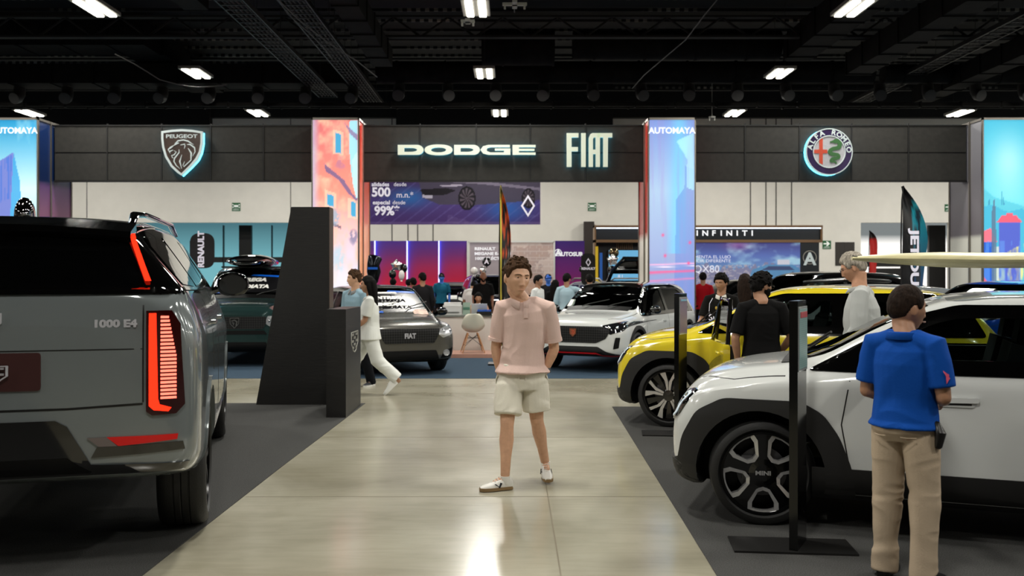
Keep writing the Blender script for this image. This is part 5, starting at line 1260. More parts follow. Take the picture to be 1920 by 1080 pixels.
def mini(name, label, loc, rz, paint, roofm, style, door_open=False, steer=0.):
    sides = [[(-1.58, 1.13), (-.50, 1.12), (-.50, 1.40), (-1.30, 1.385), (-1.52, 1.31)], [(-.42, 1.12), (.66, 1.11), (.24, 1.35), (.10, 1.39), (-.42, 1.40)]]
    car = car_base(name, label, loc, rz, mini_rows(), paint, (1.28, -1.30), .345, .075, style, True, sides, [(-.70, 1.10), (.70, 1.10), (.60, 1.46), (-.60, 1.46)], [(-.60, 1.12), (.60, 1.12), (.56, 1.40), (-.56, 1.40)], steer=steer, wheels=((0, 1), (0, -1), (1, 1), (1, -1)), track_in=.015)
    T = car['t']
    panel(car, 'roof_skin', [(-1.62, -.62), (.14, -.62), (.14, .62), (-1.62, .62)], 'top', roofm, .004, .006, .1, r=.1)
    for sd in ('left', 'right'):
        # black pillars / window surround
        ring = rnd([(-1.86, 1.04), (.99, 1.03), (.88, 1.09), (.32, 1.40), (.08, 1.465), (-1.35, 1.475), (-1.66, 1.40)], .05)
        holes = [rnd([(-1.57, 1.14), (-.51, 1.13), (-.51, 1.39), (-1.29, 1.375), (-1.51, 1.30)], .05), rnd([(-.41, 1.13), (.63, 1.12), (.235, 1.34), (.09, 1.38), (-.41, 1.39)], .05)]
        panel(car, 'window_surround', ring, sd, GLOSSBLK, .006, .008, .06, loops=holes)
        panel(car, 'sill_cladding', [(-.95, .215), (.95, .215), (.95, .42), (-.95, .42)], sd, MCLAD, .014, .02, .1)
        seam(car, [(-.46, .42), (-.46, 1.0)], sd); seam(car, [(.72, .42), (.77, .70), (.72, .98)], sd, .004)
        panel(car, 'handle_recess', rnd([(.0, .845), (.30, .845), (.30, .895), (.0, .895)], .02), sd, paint, .008, .01, .06)
        panel(car, 'door_handle', rnd([(-.02, .875), (.31, .865), (.31, .90), (-.02, .905)], .012), sd, paint, .022, .02, .06)
        panel(car, 'handle_shadow_strip', rnd([(.02, .858), (.27, .855), (.27, .868), (.02, .870)], .006), sd, BLACK, .010, .01, .06)  # black strip painted in as the shade under the handle
        panel(car, 'door_handle', rnd([(-.90, .885), (-.62, .88), (-.62, .91), (-.90, .915)], .012), sd, paint, .022, .02, .06)
        sg = 1 if sd == 'left' else -1
    for ax in (1.28, -1.30):
        for sd in ('left', 'right'):
            Rw = .345; inner = Rw + .072
            ou = [(ax + .57, .20), (ax + .56, .36), (ax + .52, .56), (ax + .42, .74), (ax + .24, .835), (ax - .26, .835), (ax - .40, .76), (ax - .50, .62), (ax - .575, .42), (ax - .60, .20)]
            if ax < 0: ou = [(2 * ax - a, b) for a, b in ou][::-1]
            inn = [(ax + inner * math.cos(a), max(.20, Rw + inner * math.sin(a))) for a in [R(-22 + 224 * k / 26) for k in range(27)]]
            panel(car, 'arch_cladding', rnd(ou, .05) + inn[::-1], sd, MCLAD, .014, .03, .06)
    for s in (-1, 1):
        sd = 'left' if s > 0 else 'right'
        # headlight: outline laid from the front
        hl = rnd([(s * .50, .70), (s * .53, .83), (s * .62, .87), (s * .76, .86), (s * .795, .80), (s * .77, .69), (s * .66, .645), (s * .54, .655)], .04)
        h = panel(car, 'headlight', hl, 'front', mat('headlight_dark', (.03, .035, .04), .04, coat=1), .010, .015, .03)
        inn = [(s * (.645 + (abs(a) - .645) * .82), .755 + (b - .755) * .82) for a, b in hl]; inn2 = [(s * (.645 + (abs(a) - .645) * .70), .755 + (b - .755) * .70) for a, b in hl]
        panel(car, 'running_light', inn, 'front', mat('running_light_lens', (.80, .86, .90), .05, emit=.25), .014, .006, .04, parent=h, loops=[inn2])
        bm = NB(); ball(bm, (1.79, s * .66, .77), (.05, .055, .05)); obj('projector_lens', bm, CHROME, h, True)
        panel(car, 'lower_side_cladding', [(1.72, .24), (1.92, .24), (1.92, .36), (1.82, .42), (1.76, .34)], sd, MCLAD, .012, .02, .05)
    panel(car, 'front_bumper_cladding', rnd([(-.80, .26), (.80, .26), (.80, .38), (.6, .40), (-.6, .40), (-.80, .38)], .03), 'front', MCLAD, .014, .03, .05)
    panel(car, 'grille', rnd([(-.40, .42), (.40, .42), (.46, .60), (.36, .70), (-.36, .70), (-.46, .60)], .04), 'front', mat('grille_black', (.02, .02, .02), .6, spec=.2), .010, .015, .05)
    panel(car, 'bonnet_gap', stroke([(1.12, -.80), (1.46, -.74), (1.70, -.56)], .004), 'top', BLACK, .002, .004); panel(car, 'bonnet_gap', stroke([(1.12, .80), (1.46, .74), (1.70, .56)], .004), 'top', BLACK, .002, .004)
    panel(car, 'cowl', [(1.06, -.68), (1.16, -.62), (1.16, .62), (1.06, .68)], 'top', BLACK, .006, .01, .08)
    for s in (-.3, .25):
        bm = NB(); tube(bm, [(1.12, s, 1.10), (1.02, s + .1, 1.13), (.86, s + .42, 1.25)], .009, 6); obj('wiper', bm, BLACK, T)
    for s in (-1, 1): mirror(car, .50, s * 1.0, 1.13, GLOSSBLK, (.13, .24, .17))
    seats(car, .05, .62, .36, rear=-.85); dash(car, .72, .93, .66)
    return car
WPAINT = mat('pearl_white_paint', (.80, .81, .80), .16, .0, coat=.8)
YPAINT = mat('yellow_paint', (.84, .76, .17), .16, .0, coat=.8)
GREYROOF = mat('grey_roof', (.52, .54, .54), .18, .1, coat=.7)
def place(car, wx, wy, hd, axle_x, half):
    """put the car so that its left-front wheel face stands at wx, wy (the side turned to the camera)"""
    hx, hy = math.cos(hd), math.sin(hd); nx, ny = -math.sin(hd), math.cos(hd)      # +x and +y axes
    T = car['t']; T.location = (wx - hx * axle_x - nx * half, wy - hy * axle_x - ny * half, .006); T.rotation_euler = (0, 0, hd)
WM = mini('white_hatchback', 'white hatchback with grey roof and black arches at right foreground', (0, 0, 0), 0, WPAINT, GREYROOF, 'mini5', steer=R(12))
place(WM, 1.63, 6.15, R(159), 1.28, .865)
YM = mini('yellow_hatchback', 'yellow hatchback with an open door behind the white hatchback', (0, 0, 0), 0, YPAINT, YPAINT, 'blade')
place(YM, 1.70, 10.17, R(160), 1.28, .865)
# open front door of the yellow car, hinged on its left side
dr = bpy.data.objects.new('open_door', None); COL.objects.link(dr); dr.parent = YM['t']; dr.location = (.80, .88, 0); dr.rotation_euler = (0, 0, R(-75))
def doorpoly(k=1.0): return rnd([(0, .40), (-.02, .98), (-.95 * 1.15, 1.0), (-1.08, .75), (-1.05, .42)], .06)
bm = NB(); prism(bm, doorpoly(), -.03, .035); bevel(bm, .012, 2); obj('door_skin', bm, YPAINT, dr, True)
bm = NB(); prism(bm, [(a * .93 - .03, .46 + (b - .42) * .9) for a, b in doorpoly()], -.075, -.03); bevel(bm, .015, 2); obj('door_lining', bm, mat('door_card', (.12, .12, .125), .6), dr, True)
bm = NB(); tube(bm, [(-.03, 0, .98), (-.45, -.02, 1.36), (-.6, -.03, 1.42), (-1.12, -.03, 1.42), (-1.14, 0, 1.0)], .022, 8); obj('window_frame', bm, GLOSSBLK, dr, True)
bm = NB(); prism(bm, [(-.06, .99), (-.46, 1.34), (-.6, 1.40), (-1.11, 1.40), (-1.12, .99)], -.022, -.018); obj('window_glass', bm, glassmat('car_glass'), dr)
bm = NB(); tube(bm, [(-.93, .06, .90), (-.70, .06, .90)], .014, 8, round_ends=True); obj('door_handle', bm, YPAINT, dr, True)
# surfboard on the white car's roof
p0 = Vector((X_(1597, 6.85), 6.85, 1.785))
t = thing('surfboard', 'long pale wooden surfboard lying on the roof bars of the white hatchback', 'surfboard', (0, 0, 0))
bm = NB(); rings = []
L_ = 3.0; d_ = Vector((.96, -.22, 0)).normalized(); s_ = Vector((-d_.y, d_.x, 0))
pts, rad = [], []
for k in range(25):
    u = k / 24; w_ = .27 * (math.sin(PI * min(1, .02 + u * .98)) ** .55) ; th = .012 + .043 * min(1, u * 5) ** .7 * min(1, (1 - u) * 6)
    z_ = -.018 * min(1, u * 3.5) ** 1.3
    pts.append(p0 + d_ * (u * L_) + Vector((0, 0, z_))); rad.append((max(w_, .02), th))
tube(bm, pts, rad, 24, side=s_); obj('board_body', bm, mat('balsa_wood', (.78, .75, .58), .4, noisy=.12, nscale=4, stretch=(.4, 5, 5)), t, True)
bm = NB(); tube(bm, [p0 + d_ * .02 + Vector((0, -.055, .010)), p0 + d_ * .0 + Vector((0, -.02, .018)), p0 + d_ * .03 + Vector((0, .05, .012))], .004, 6); obj('nose_line', bm, BLACK, t)
Mw = Matrix.Translation(WM['t'].location) @ Matrix.Rotation(WM['t'].rotation_euler.z, 4, 'Z')
for xx in (-.55, -1.35):
    bm = NB(); tube(bm, [(xx, -.62, 1.60), (xx, -.55, 1.69), (xx, .55, 1.69), (xx, .62, 1.60)], [(.05, .03), (.03, .018), (.03, .018), (.05, .03)], 10, side=(1, 0, 0)); obj('roof_bar', bm, BLACK, WM['t'], True)
# ---- generic cars
def hrows(L, W, H, kind='hatch', hood=.0):
    """hatchback / crossover proportions"""
    h = W / 2; l = L / 2; zb = .20 if kind == 'hatch' else .26; zs = .60 * H + .02; hd_ = zs + .02
    q = {'hatch': .0, 'suv': .03}[kind]
    return [(-l, zb + .26, h * .68, zs - .16, h * .62, zs - .02, h * .56, .03), (-l + .04, zb + .14, h * .86, zs - .06, h * .82, zs + .08, h * .70, .04), (-l + .14, zb + .06, h * .95, zs, h * .92, zs + .20, h * .76, .05), (-l + .38, zb + .02, h * .99, zs + .02, h * .95, H * (.90 + q), h * .76, .07), (-l + .75, zb, h, zs + .02, h * .955, H * (.965 + q * .6), h * .75, .08), (-.35, zb, h, zs, h * .955, H, h * .74, .08), (.25 + .0, zb, h, zs, h * .95, H * .985, h * .74, .08), (.70, zb, h, zs - .01, h * .95, H * .86, h * .77, .08), (1.05, zb, h, zs - .03, h * .95, zs + .16, h * .80, .06), (1.22, zb, h, zs - .05, h * .94, zs + .08, h * .82, .05), (l - .45, zb + .01, h * .985, zs - .08, h * .93, zs + .03, h * .76, .06), (l - .20, zb + .02, h * .95, zs - .12, h * .89, zs - .02, h * .70, .05), (l - .08, zb + .04, h * .90, zs - .16, h * .83, zs - .07, h * .66, .04), (l - .02, zb + .08, h * .82, zs - .20, h * .76, zs - .12, h * .60, .04), (l, zb + .14, h * .74, zs - .26, h * .68, zs - .18, h * .52, .03)]
def generic(name, label, X, Y, hd, L, W, H, paint, kind='hatch', Rw=.32, style='multi', hollow=False, glass=None, sub=4, roof=None, group=None, ax=None):
    zs = .60 * H + .02; l = L / 2; h = W / 2
    sides = [[(-l + .62, zs + .06), (-.30, zs + .05), (-.30, H - .13), (-l + .95, H - .15), (-l + .70, H - .24)], [(-.22, zs + .05), (.98, zs + .03), (.66, H - .28), (.38, H - .14), (-.22, H - .12)]]
    axl = ax or (l - .80, -l + .72)
    shield = [(-h * .80, zs + .10), (h * .80, zs + .10), (h * .66, H - .06), (-h * .66, H - .06)]; back = [(-h * .68, zs + .12), (h * .68, zs + .12), (h * .62, H - .12), (-h * .62, H - .12)]
    car = car_base(name, label, (X, Y, .006), hd, hrows(L, W, H, kind), paint, axl, Rw, .05, style, hollow, sides, shield, back, sub=sub, glass=glass or (None if hollow else TG), wd=.21, group=group)
    car['l'], car['h'], car['zs'], car['H'] = l, h, zs, H
    car['shieldpoly'] = shield
    if hollow: seats(car, .1, .55, .36, rear=-.75); dash(car, .85, .86, h * .78)
    for s in (-1, 1): mirror(car, .85, s * (h + .10), zs + .10, GLOSSBLK, (.12, .22, .15))
    return car
def front_dir(px0, Y0, hd): pass
def open_bonnet(car, m, ang=48, name='raised_bonnet'):
    l, h, zs = car['l'], car['h'], car['zs']; bm = NB(); n = 9; L = l - 1.15
    for sg in (0, 1):
        pass
    g = [[None] * 9 for _ in range(9)]; vs = {}
    for lay in (0, 1):
        for i in range(9):
            for j in range(9):
                u = i / 8; v = -1 + 2 * j / 8; wv = h * (.80 - .22 * u ** 2.5)
                z_ = .07 * (1 - v * v) + .05 * math.sin(PI * u) - .10 * u ** 3 - .03 * lay
                p = Vector((u * L, v * wv, z_)); p.rotate(Euler((0, -R(ang), 0))); vs[lay, i, j] = bm.verts.new(p + Vector((1.12, 0, zs + .06)))
        for i in range(8):
            for j in range(8): bm.faces.new((vs[lay, i, j], vs[lay, i + 1, j], vs[lay, i + 1, j + 1], vs[lay, i, j + 1]))
    for i in range(8):
        for a in (0, 8):
            bm.faces.new((vs[0, i, a], vs[0, i + 1, a], vs[1, i + 1, a], vs[1, i, a])); bm.faces.new((vs[0, a, i], vs[0, a, i + 1], vs[1, a, i + 1], vs[1, a, i]))
    obj(name, bm, m, car['t'], True)
    panel(car, 'engine_bay', rnd([(1.2, -h * .66), (l - .2, -h * .5), (l - .2, h * .5), (1.2, h * .66)], .05), 'top', BLACK, .004, .01, .1)
def front_face(car, gr, hl, intake=None, fog=None, grm=None, hlm=None, split=True):
    for p in gr: panel(car, 'grille', p, 'front', grm or GRM, .010, .012, .05)
    for s in (-1, 1):
        h = panel(car, 'headlight', [(s * a, b) for a, b in hl], 'front', hlm or mat('headlight_clear', (.74, .75, .76), .16, .6, coat=1), .008, .012, .03)
        cx = sum(a for a, b in hl) / len(hl); cz = sum(b for a, b in hl) / len(hl)
        for dx in (-.07, .05):
            hit = car['bvh'].ray_cast(Vector((6, s * (cx + dx), cz)), Vector((-1, 0, 0)))
            if hit[0]:
                bm = NB(); ball(bm, hit[0] + Vector((-.01, 0, 0)), (.03, .032, .032), 14, 10); obj('projector_lens', bm, CHROME, h, True)
        if fog:
            y_, z_ = fog; hit = car['bvh'].ray_cast(Vector((6, s * y_, z_)), Vector((-1, 0, 0)))
            if hit[0]:
                bm = NB(); lathe(bm, [(0, .055), (.02, .055), (.02, .045), (.012, .04), (.012, .002)], 20, 'x', c=hit[0]); obj('fog_light', bm, mat('fog_lens', (.75, .76, .78), .1, .6), car['t'], True)
    if intake: panel(car, 'bumper_intake', intake, 'front', mat('intake_black', (.018, .018, .018), .65, spec=.2), .008, .012, .06)
def seams_generic(car):
    l, h, zs = car['l'], car['h'], car['zs']
    for sd in ('left', 'right'):
        seam(car, [(-.26, .35), (-.26, zs + .02)], sd); seam(car, [(.98, .40), (1.0, .6), (.92, zs)], sd); seam(car, [(-l + .95, .62), (-l + .85, zs)], sd)
        for x_ in (-1.0, 0.0): panel(car, 'door_handle', rnd([(x_ - .1, zs - .13), (x_ + .1, zs - .13), (x_ + .1, zs - .10), (x_ - .1, zs - .10)], .01), sd, car['paint'], .02, .02, .1)
    for s in (-1, 1): panel(car, 'bonnet_gap', stroke([(1.1, s * h * .84), (l - .45, s * h * .78), (l - .22, s * h * .62)], .004), 'top', BLACK, .002, .004)
    panel(car, 'cowl', [(1.04, -h * .7), (1.16, -h * .66), (1.16, h * .66), (1.04, h * .7)], 'top', BLACK, .006, .01, .08)
    for s in (-.3, .2):
        bm = NB(); z0 = zs + .18; tube(bm, [(1.14, s, z0 - .02), (1.05, s + .1, z0 + .02), (.92, s + .45, z0 + .10)], .009, 6); obj('wiper', bm, BLACK, car['t'])
def sticker(car, lines, w_, zc, dz, sz, blue=True, xs=1.3):
    """black windscreen banner with white lettering, laid just outside the glass"""
    T = car['t']; pol = rnd([(-w_, zc - dz), (w_, zc - dz), (w_ * .93, zc + dz), (-w_ * .93, zc + dz)], .03)
    p = panel(car, 'windscreen_sticker', pol, 'front', mat('sticker_black', (.05, .05, .06), .3), .012, .004, .06)
    if blue:
        panel(car, 'blue_stripe', [(w_ * .02, zc + dz * .98), (w_ * .9, zc + dz * .80), (w_ * .9, zc + dz * 1.02), (w_ * .1, zc + dz * 1.16)], 'front', mat('sticker_blue', (.05, .35, .75), .3), .018, .004, .06, parent=p)
        panel(car, 'blue_stripe', [(-w_ * .98, zc - dz * 1.12), (-w_ * .35, zc - dz * 1.12), (-w_ * .35, zc - dz * .95), (-w_ * .98, zc - dz * .95)], 'front', mat('sticker_blue'), .018, .004, .06, parent=p)
    a = car['bvh'].ray_cast(Vector((6, 0, zc - .1)), Vector((-1, 0, 0)))[0]; b = car['bvh'].ray_cast(Vector((6, 0, zc + .1)), Vector((-1, 0, 0)))[0]
    tilt = math.atan2(a.x - b.x, b.z - a.z)
    for s, dzz, k in lines:
        hp = car['bvh'].ray_cast(Vector((6, 0, zc + dzz)), Vector((-1, 0, 0)))[0]
        M = Matrix.Translation(hp + Vector((.040 * math.cos(tilt), 0, .040 * math.sin(tilt)))) @ Matrix.Rotation(R(90), 4, 'Z') @ Matrix.Rotation(R(90) - tilt, 4, 'X') @ Matrix(((1, .22, 0, 0), (0, 1, 0, 0), (0, 0, 1, 0), (0, 0, 0, 1)))
        text('sticker_lettering', s, sz * k, M, mat('sticker_white', (.9, .9, .88), .5), p, .003, .008, xs)
# dark grey hatchback
P1 = mat('graphite_paint', (.36, .355, .335), .25, .5, coat=.6)
hdA = R(-66); fx, fy = -1.69, 15.45; c_ = (fx - math.cos(hdA) * 2.0, fy - math.sin(hdA) * 2.0)
A = generic('grey_hatchback', 'dark graphite hatchback with white sticker lettering across its windscreen', c_[0], c_[1], hdA, 4.0, 1.74, 1.50, P1, 'hatch', .31, hollow=True)
seams_generic(A)
front_face(A, [rnd([(-.50, .66), (-.42, .54), (.42, .54), (.50, .66), (.53, .78), (-.53, .78)], .02)], rnd([(.50, .68), (.58, .62), (.76, .68), (.84, .82), (.79, .85), (.54, .77)], .015), rnd([(-.52, .27), (.52, .27), (.46, .42), (-.46, .42)], .02), (.64, .37))
panel(A, 'bumper_lip', [(-.74, .18), (.74, .18), (.78, .24), (-.78, .24)], 'front', mat('intake_black'), .015, .02, .06)
for s in (-1, 1): panel(A, 'fog_recess', rnd([(s * .54, .28), (s * .74, .30), (s * .78, .46), (s * .60, .40)], .02), 'front', mat('intake_black'), .006, .01, .04)
h = A['bvh'].ray_cast(Vector((6, 0, .66)), Vector((-1, 0, 0)))[0]
text('brand_lettering', 'FIAT', .115, Matrix.Translation(h + Vector((.02, 0, 0))) @ Matrix.Rotation(R(90), 4, 'Z') @ Matrix.Rotation(R(90), 4, 'X'), mat('badge_silver'), A['t'], .01, .004, .85)
sticker(A, [('AUTOMOVIL', .125, .42), ('ENTREGA', .04, 1), ('INMEDIATA', -.075, 1)], .60, 1.20, .165, .125, xs=1.12)
bm = NB(); boxc(bm, (0, 0, 0), (.02, .26, .18)); 
hp = A['bvh'].ray_cast(Vector((6, .46, 1.02)), Vector((-1, 0, 0)))[0]; bm.transform(Matrix.Translation(hp + Vector((.01, 0, .0))) @ Matrix.Rotation(R(-62), 4, 'Y')); obj('price_leaflet', bm, mat('leaflet', (.75, .62, .55), .5, noisy=.6, nscale=14), A['t'])
# white crossover with black roof
hdF = R(-118); fx, fy = 1.05, 16.0; c_ = (fx - math.cos(hdF) * 2.2, fy - math.sin(hdF) * 2.2)
W2 = generic('white_crossover', 'white crossover with black roof, wide black grille and a red bumper line', c_[0], c_[1], hdF, 4.4, 1.80, 1.55, WPAINT, 'suv', .34, hollow=True)
seams_generic(W2)
panel(W2, 'roof_skin', [(-1.7, -.62), (.45, -.62), (.45, .62), (-1.7, .62)], 'top', GLOSSBLK, .004, .006, .1, r=.1)
zs = W2['zs']; H = 1.55; l = 2.2
for sd in ('left', 'right'):
    ring = rnd([(-1.85, zs + .0), (1.10, zs - .01), (.74, H - .24), (.40, H - .06), (-1.1, H - .06), (-1.6, H - .18)], .05)
    holes = [rnd([(-l + .62, zs + .07), (-.32, zs + .06), (-.32, H - .14), (-l + .95, H - .16), (-l + .72, H - .25)], .05), rnd([(-.2, zs + .06), (.94, zs + .04), (.64, H - .29), (.38, H - .15), (-.2, H - .13)], .05)]
    panel(W2, 'window_surround', ring, sd, GLOSSBLK, .005, .008, .06, loops=holes)
    panel(W2, 'sill_cladding', [(-1.0, .26), (.9, .26), (.9, .40), (-1.0, .40)], sd, MCLAD, .014, .02, .1)
arches(W2, (1.40, -1.48), .34, .115, .27, MCLAD, .05)
front_face(W2, [rnd([(-.60, .60), (-.42, .52), (.42, .52), (.60, .60), (.68, .74), (.52, .80), (-.52, .80), (-.68, .74)], .03)], rnd([(.55, .74), (.68, .67), (.84, .72), (.885, .86), (.80, .88), (.53, .82)], .012), rnd([(-.62, .27), (.62, .27), (.52, .37), (-.52, .37)], .02), None, None, mat('headlight_smoke', (.10, .10, .11), .05, .3, coat=1))
panel(W2, 'lower_bumper', rnd([(-.82, .26), (.82, .26), (.80, .33), (.60, .38), (.45, .46), (-.45, .46), (-.60, .38), (-.80, .33)], .02), 'front', MCLAD, .005, .01, .05)
panel(W2, 'red_line', stroke([(-.80, .30), (-.52, .31), (-.42, .345), (.42, .345), (.52, .31), (.80, .30)], .011), 'front', mat('red_trim', (.75, .06, .08), .3), .012, .008, .06)
for s in (-1, 1): panel(W2, 'side_vent', rnd([(s * .72, .42), (s * .80, .44), (s * .82, .62), (s * .76, .62)], .015), 'front', mat('intake_black'), .008, .01, .03)
h = W2['bvh'].ray_cast(Vector((6, 0, .69)), Vector((-1, 0, 0)))[0]; Mb = Matrix.Translation(h + Vector((.02, 0, 0))) @ Matrix.Rotation(R(90), 4, 'Z') @ Matrix.Rotation(R(90), 4, 'X')
S_ = [(-.06, .07), (.06, .07), (.055, -.02), (0, -.07), (-.055, -.02)]
b_ = shape2d('crest_badge', [S_], .012, mat('badge_bronze', (.62, .38, .28), .25, .6), W2['t'], Mb); shape2d('crest_motif', [stroke([(-.02, -.02), (0, .01), (-.02, .04), (.02, .035), (.03, .0), (.0, -.03)], .006)], .018, mat('badge_red'), b_, Mb)
hp = W2['bvh'].ray_cast(Vector((6, -.55, 1.16)), Vector((-1, 0, 0)))[0]; bm = NB(); boxc(bm, (0, 0, 0), (.006, .22, .22)); bm.transform(Matrix.Translation(hp + Vector((-.02, 0, .0))) @ Matrix.Rotation(R(-58), 4, 'Y')); obj('price_sheet', bm, mat('paper_white', (.86, .87, .84), .5), W2['t'])
# dark green SUV
P3 = mat('green_paint', (.14, .23, .225), .18, .4, coat=.7)
hdP = R(-84); fx, fy = X_(440, 16.9), 16.9; c_ = (fx - math.cos(hdP) * 2.25, fy - math.sin(hdP) * 2.25)
G = generic('dark_green_suv', 'dark green SUV with a black roof box, facing the camera behind the grey SUV', c_[0], c_[1], hdP, 4.5, 1.86, 1.86, P3, 'suv', .36, hollow=False)
seams_generic(G); zs = G['zs']
front_face(G, [rnd([(-.56, .80), (-.50, .70), (.50, .70), (.56, .80), (.56, .92), (-.56, .92)], .02)], rnd([(.54, .80), (.62, .74), (.80, .80), (.86, .94), (.58, .93)], .02), rnd([(-.60, .30), (.60, .30), (.56, .46), (-.56, .46)], .02))
panel(G, 'upper_intake', rnd([(-.58, .60), (.58, .60), (.52, .67), (-.52, .67)], .02), 'front', mat('intake_black'), .008, .01, .05); panel(G, 'chrome_line', stroke([(-.62, .285), (.62, .285)], .006), 'front', CHROME, .02, .01, .08)
h = G['bvh'].ray_cast(Vector((6, 0, .81)), Vector((-1, 0, 0)))[0]; Mb = Matrix.Translation(h + Vector((.02, 0, 0))) @ Matrix.Rotation(R(90), 4, 'Z') @ Matrix.Rotation(R(90), 4, 'X')
S_ = [(-.085, .09), (.085, .09), (.08, -.02), (0, -.10), (-.08, -.02)]; b_ = shape2d('shield_badge', [S_, [(a * .85, b * .85) for a, b in S_]], .012, CHROME, G['t'], Mb); shape2d('lion_motif', [stroke([(-.05, .03), (0, .05), (.045, .02), (.03, -.05)], .012), ], .01, CHROME, b_, Mb); shape2d('lion_motif', [stroke([(-.045, .0), (-.01, .0), (-.02, -.04)], .01)], .01, CHROME, b_, Mb)
sticker(G, [('ENTREGA', .055, 1), ('INMEDIATA', -.075, 1)], .64, 1.50, .16, .135, xs=1.15)
t = thing('roof_box', 'long black gloss roof box on the dark green SUV', 'roof box', (c_[0], c_[1], 1.93), hdP); bm = NB()
tube(bm, [(-.95, -.05, .0), (-.7, -.05, .02), (0, -.05, .04), (.7, -.05, .03), (1.05, -.05, -.01)], [(.3, .06), (.42, .12), (.44, .14), (.40, .11), (.22, .04)], 20, side=(0, 1, 0), round_ends=True); obj('box_shell', bm, GLOSSBLK, t, True)
bm = NB()
for x_ in (-.4, .4): box(bm, x_ - .02, x_ + .02, -.6, .6, -.10, -.07)
obj('cross_bar', bm, BLACK, t)
# far cars
PBK = mat('black_car_paint', (.025, .025, .027), .1, coat=1); PSG = mat('satin_grey_paint', (.20, .20, .195), .35, .4, coat=.4); PBL = mat('bright_blue_paint', (.03, .26, .66), .14, .3, coat=.8); PTL = mat('teal_paint', (.05, .45, .60), .16, .3, coat=.8); PSI = mat('silver_paint', (.58, .60, .61), .18, .5, coat=.7)
HG = generic('satin_grey_hatchback', 'satin grey hatchback seen from behind, beyond the left end of the white desk', X_(849, 29), 30.5, R(88), 3.4, 1.72, 1.48, PSG, 'hatch', .30, hollow=False, sub=3)
panel(HG, 'bumper_panel', [(-.8, .25), (.8, .25), (.8, .6), (-.8, .6)], 'rear', BLACK, .008, .01, .1); panel(HG, 'plate', [(-.2, .95), (.25, .95), (.25, 1.06), (-.2, 1.06)], 'rear', WHITEP, .03, .01, .1)
B1 = generic('black_sedan', 'black car with its bonnet raised, behind the satin grey hatchback', X_(860, 33), 33.2, R(0), 4.3, 1.75, 1.36, PBK, 'hatch', .31, hollow=False, sub=3); open_bonnet(B1, PBK, 32)
B2 = generic('black_offroader', 'black off road car half hidden by the man in pink and the orange flag', -.52, 26.9, R(-82), 4.0, 1.85, 1.72, PBK, 'suv', .38, hollow=False, sub=3)
front_face(B2, [rnd([(-.5, .7), (.5, .7), (.5, .9), (-.5, .9)], .02)], rnd([(.55, .76), (.75, .76), (.78, .92), (.55, .92)], .03))
S1 = generic('grey_suv_with_rails', 'grey SUV with its black tailgate raised, behind the white crossover', 2.35, 25.4, R(113), 4.2, 1.85, 1.55, PSI, 'suv', .35, hollow=False, sub=3)
bm = NB(); Lg = 1.25
for s in (-1, 1):
    tube(bm, [(-1.65, s * .62, 1.50), (-1.95, s * .66, 1.78), (-2.55, s * .64, 2.1)], [(.05, .03)] * 3, 8)
tube(bm, [(-2.5, -.66, 2.08), (-2.5, .66, 2.08)], .06, 8); tube(bm, [(-1.68, -.62, 1.5), (-1.68, .62, 1.5)], .05, 8); prism(bm, [(-1.9, 1.76), (-2.52, 2.10), (-2.54, 2.06), (-1.92, 1.72)], -.62, .62); obj('raised_tailgate', bm, GLOSSBLK, S1['t'])
for s in (-1, 1): bm = NB(); tube(bm, [(-1.4, s * .62, 1.5), (-1.2, s * .62, 1.6), (.2, s * .62, 1.6), (.4, s * .6, 1.53)], .02, 8); obj('roof_rail', bm, ALU, S1['t'], True)
S2 = generic('black_suv', 'black gloss SUV between the young man in the jersey and the bearded man', 6.35, 19.8, R(200), 4.6, 1.9, 1.76, PBK, 'suv', .36, hollow=True, sub=3)
S3 = generic('black_sports_suv', 'black SUV with a raised bonnet before the city poster', X_(1400, 26), 26.6, R(-165), 4.5, 1.9, 1.60, PBK, 'suv', .36, hollow=False, sub=3); open_bonnet(S3, PBK, 26)
S4 = generic('silver_hatchback', 'silver hatchback just behind the yellow car', 5.55, 15.3, R(186), 4.2, 1.8, 1.53, PSI, 'hatch', .32, hollow=True, sub=4)
bm = NB(); tube(bm, [(-.85, -.4, 1.57), (-.2, -.4, 1.60), (.6, -.4, 1.56)], [(.12, .03), (.18, .04), (.08, .02)], 10, side=(0, 1, 0), round_ends=True); obj('roof_rail', bm, BLACK, S4['t'], True)
S5 = generic('black_hatchback', 'black hatchback beyond the bald man in white', X_(1560, 30), 30.2, R(180), 4.3, 1.8, 1.50, PBK, 'hatch', .32, hollow=False, sub=3)
S6 = generic('dark_hatchback', 'dark hatchback right of the grey haired man under the red flag', X_(1680, 27), 27.0, R(10), 4.2, 1.8, 1.52, PBK, 'hatch', .32, hollow=False, sub=3)
S7 = generic('bright_blue_suv', 'bright blue SUV seen over and through the white hatchback', 7.05, 13.15, R(-160), 4.4, 1.85, 1.60, PBL, 'suv', .35, hollow=True, sub=4); seams_generic(S7)
front_face(S7, [rnd([(-.5, .60), (.5, .60), (.55, .82), (-.55, .82)], .02)], rnd([(.55, .74), (.70, .70), (.84, .78), (.84, .86), (.56, .84)], .015), rnd([(-.5, .3), (.5, .3), (.46, .5), (-.46, .5)], .02), None, None, CHROME)
S8 = generic('teal_car', 'teal car with its bonnet raised at the right edge, behind the blue SUV', 10.6, 17.4, R(-165), 4.2, 1.8, 1.48, PTL, 'hatch', .32, hollow=False, sub=3); open_bonnet(S8, PTL, 30)
hp = Vector((-.1, .3, 1.62)); bm = NB(); boxc(bm, (1.0, .35, 1.16), (.006, .36, .24), Matrix.Rotation(R(-60), 3, 'Y')); obj('price_sheet', bm, mat('paper_white'), S7['t'])
t = thing('white_car_behind_flag', 'white car partly hidden behind the black and teal flag', 'car') if False else None
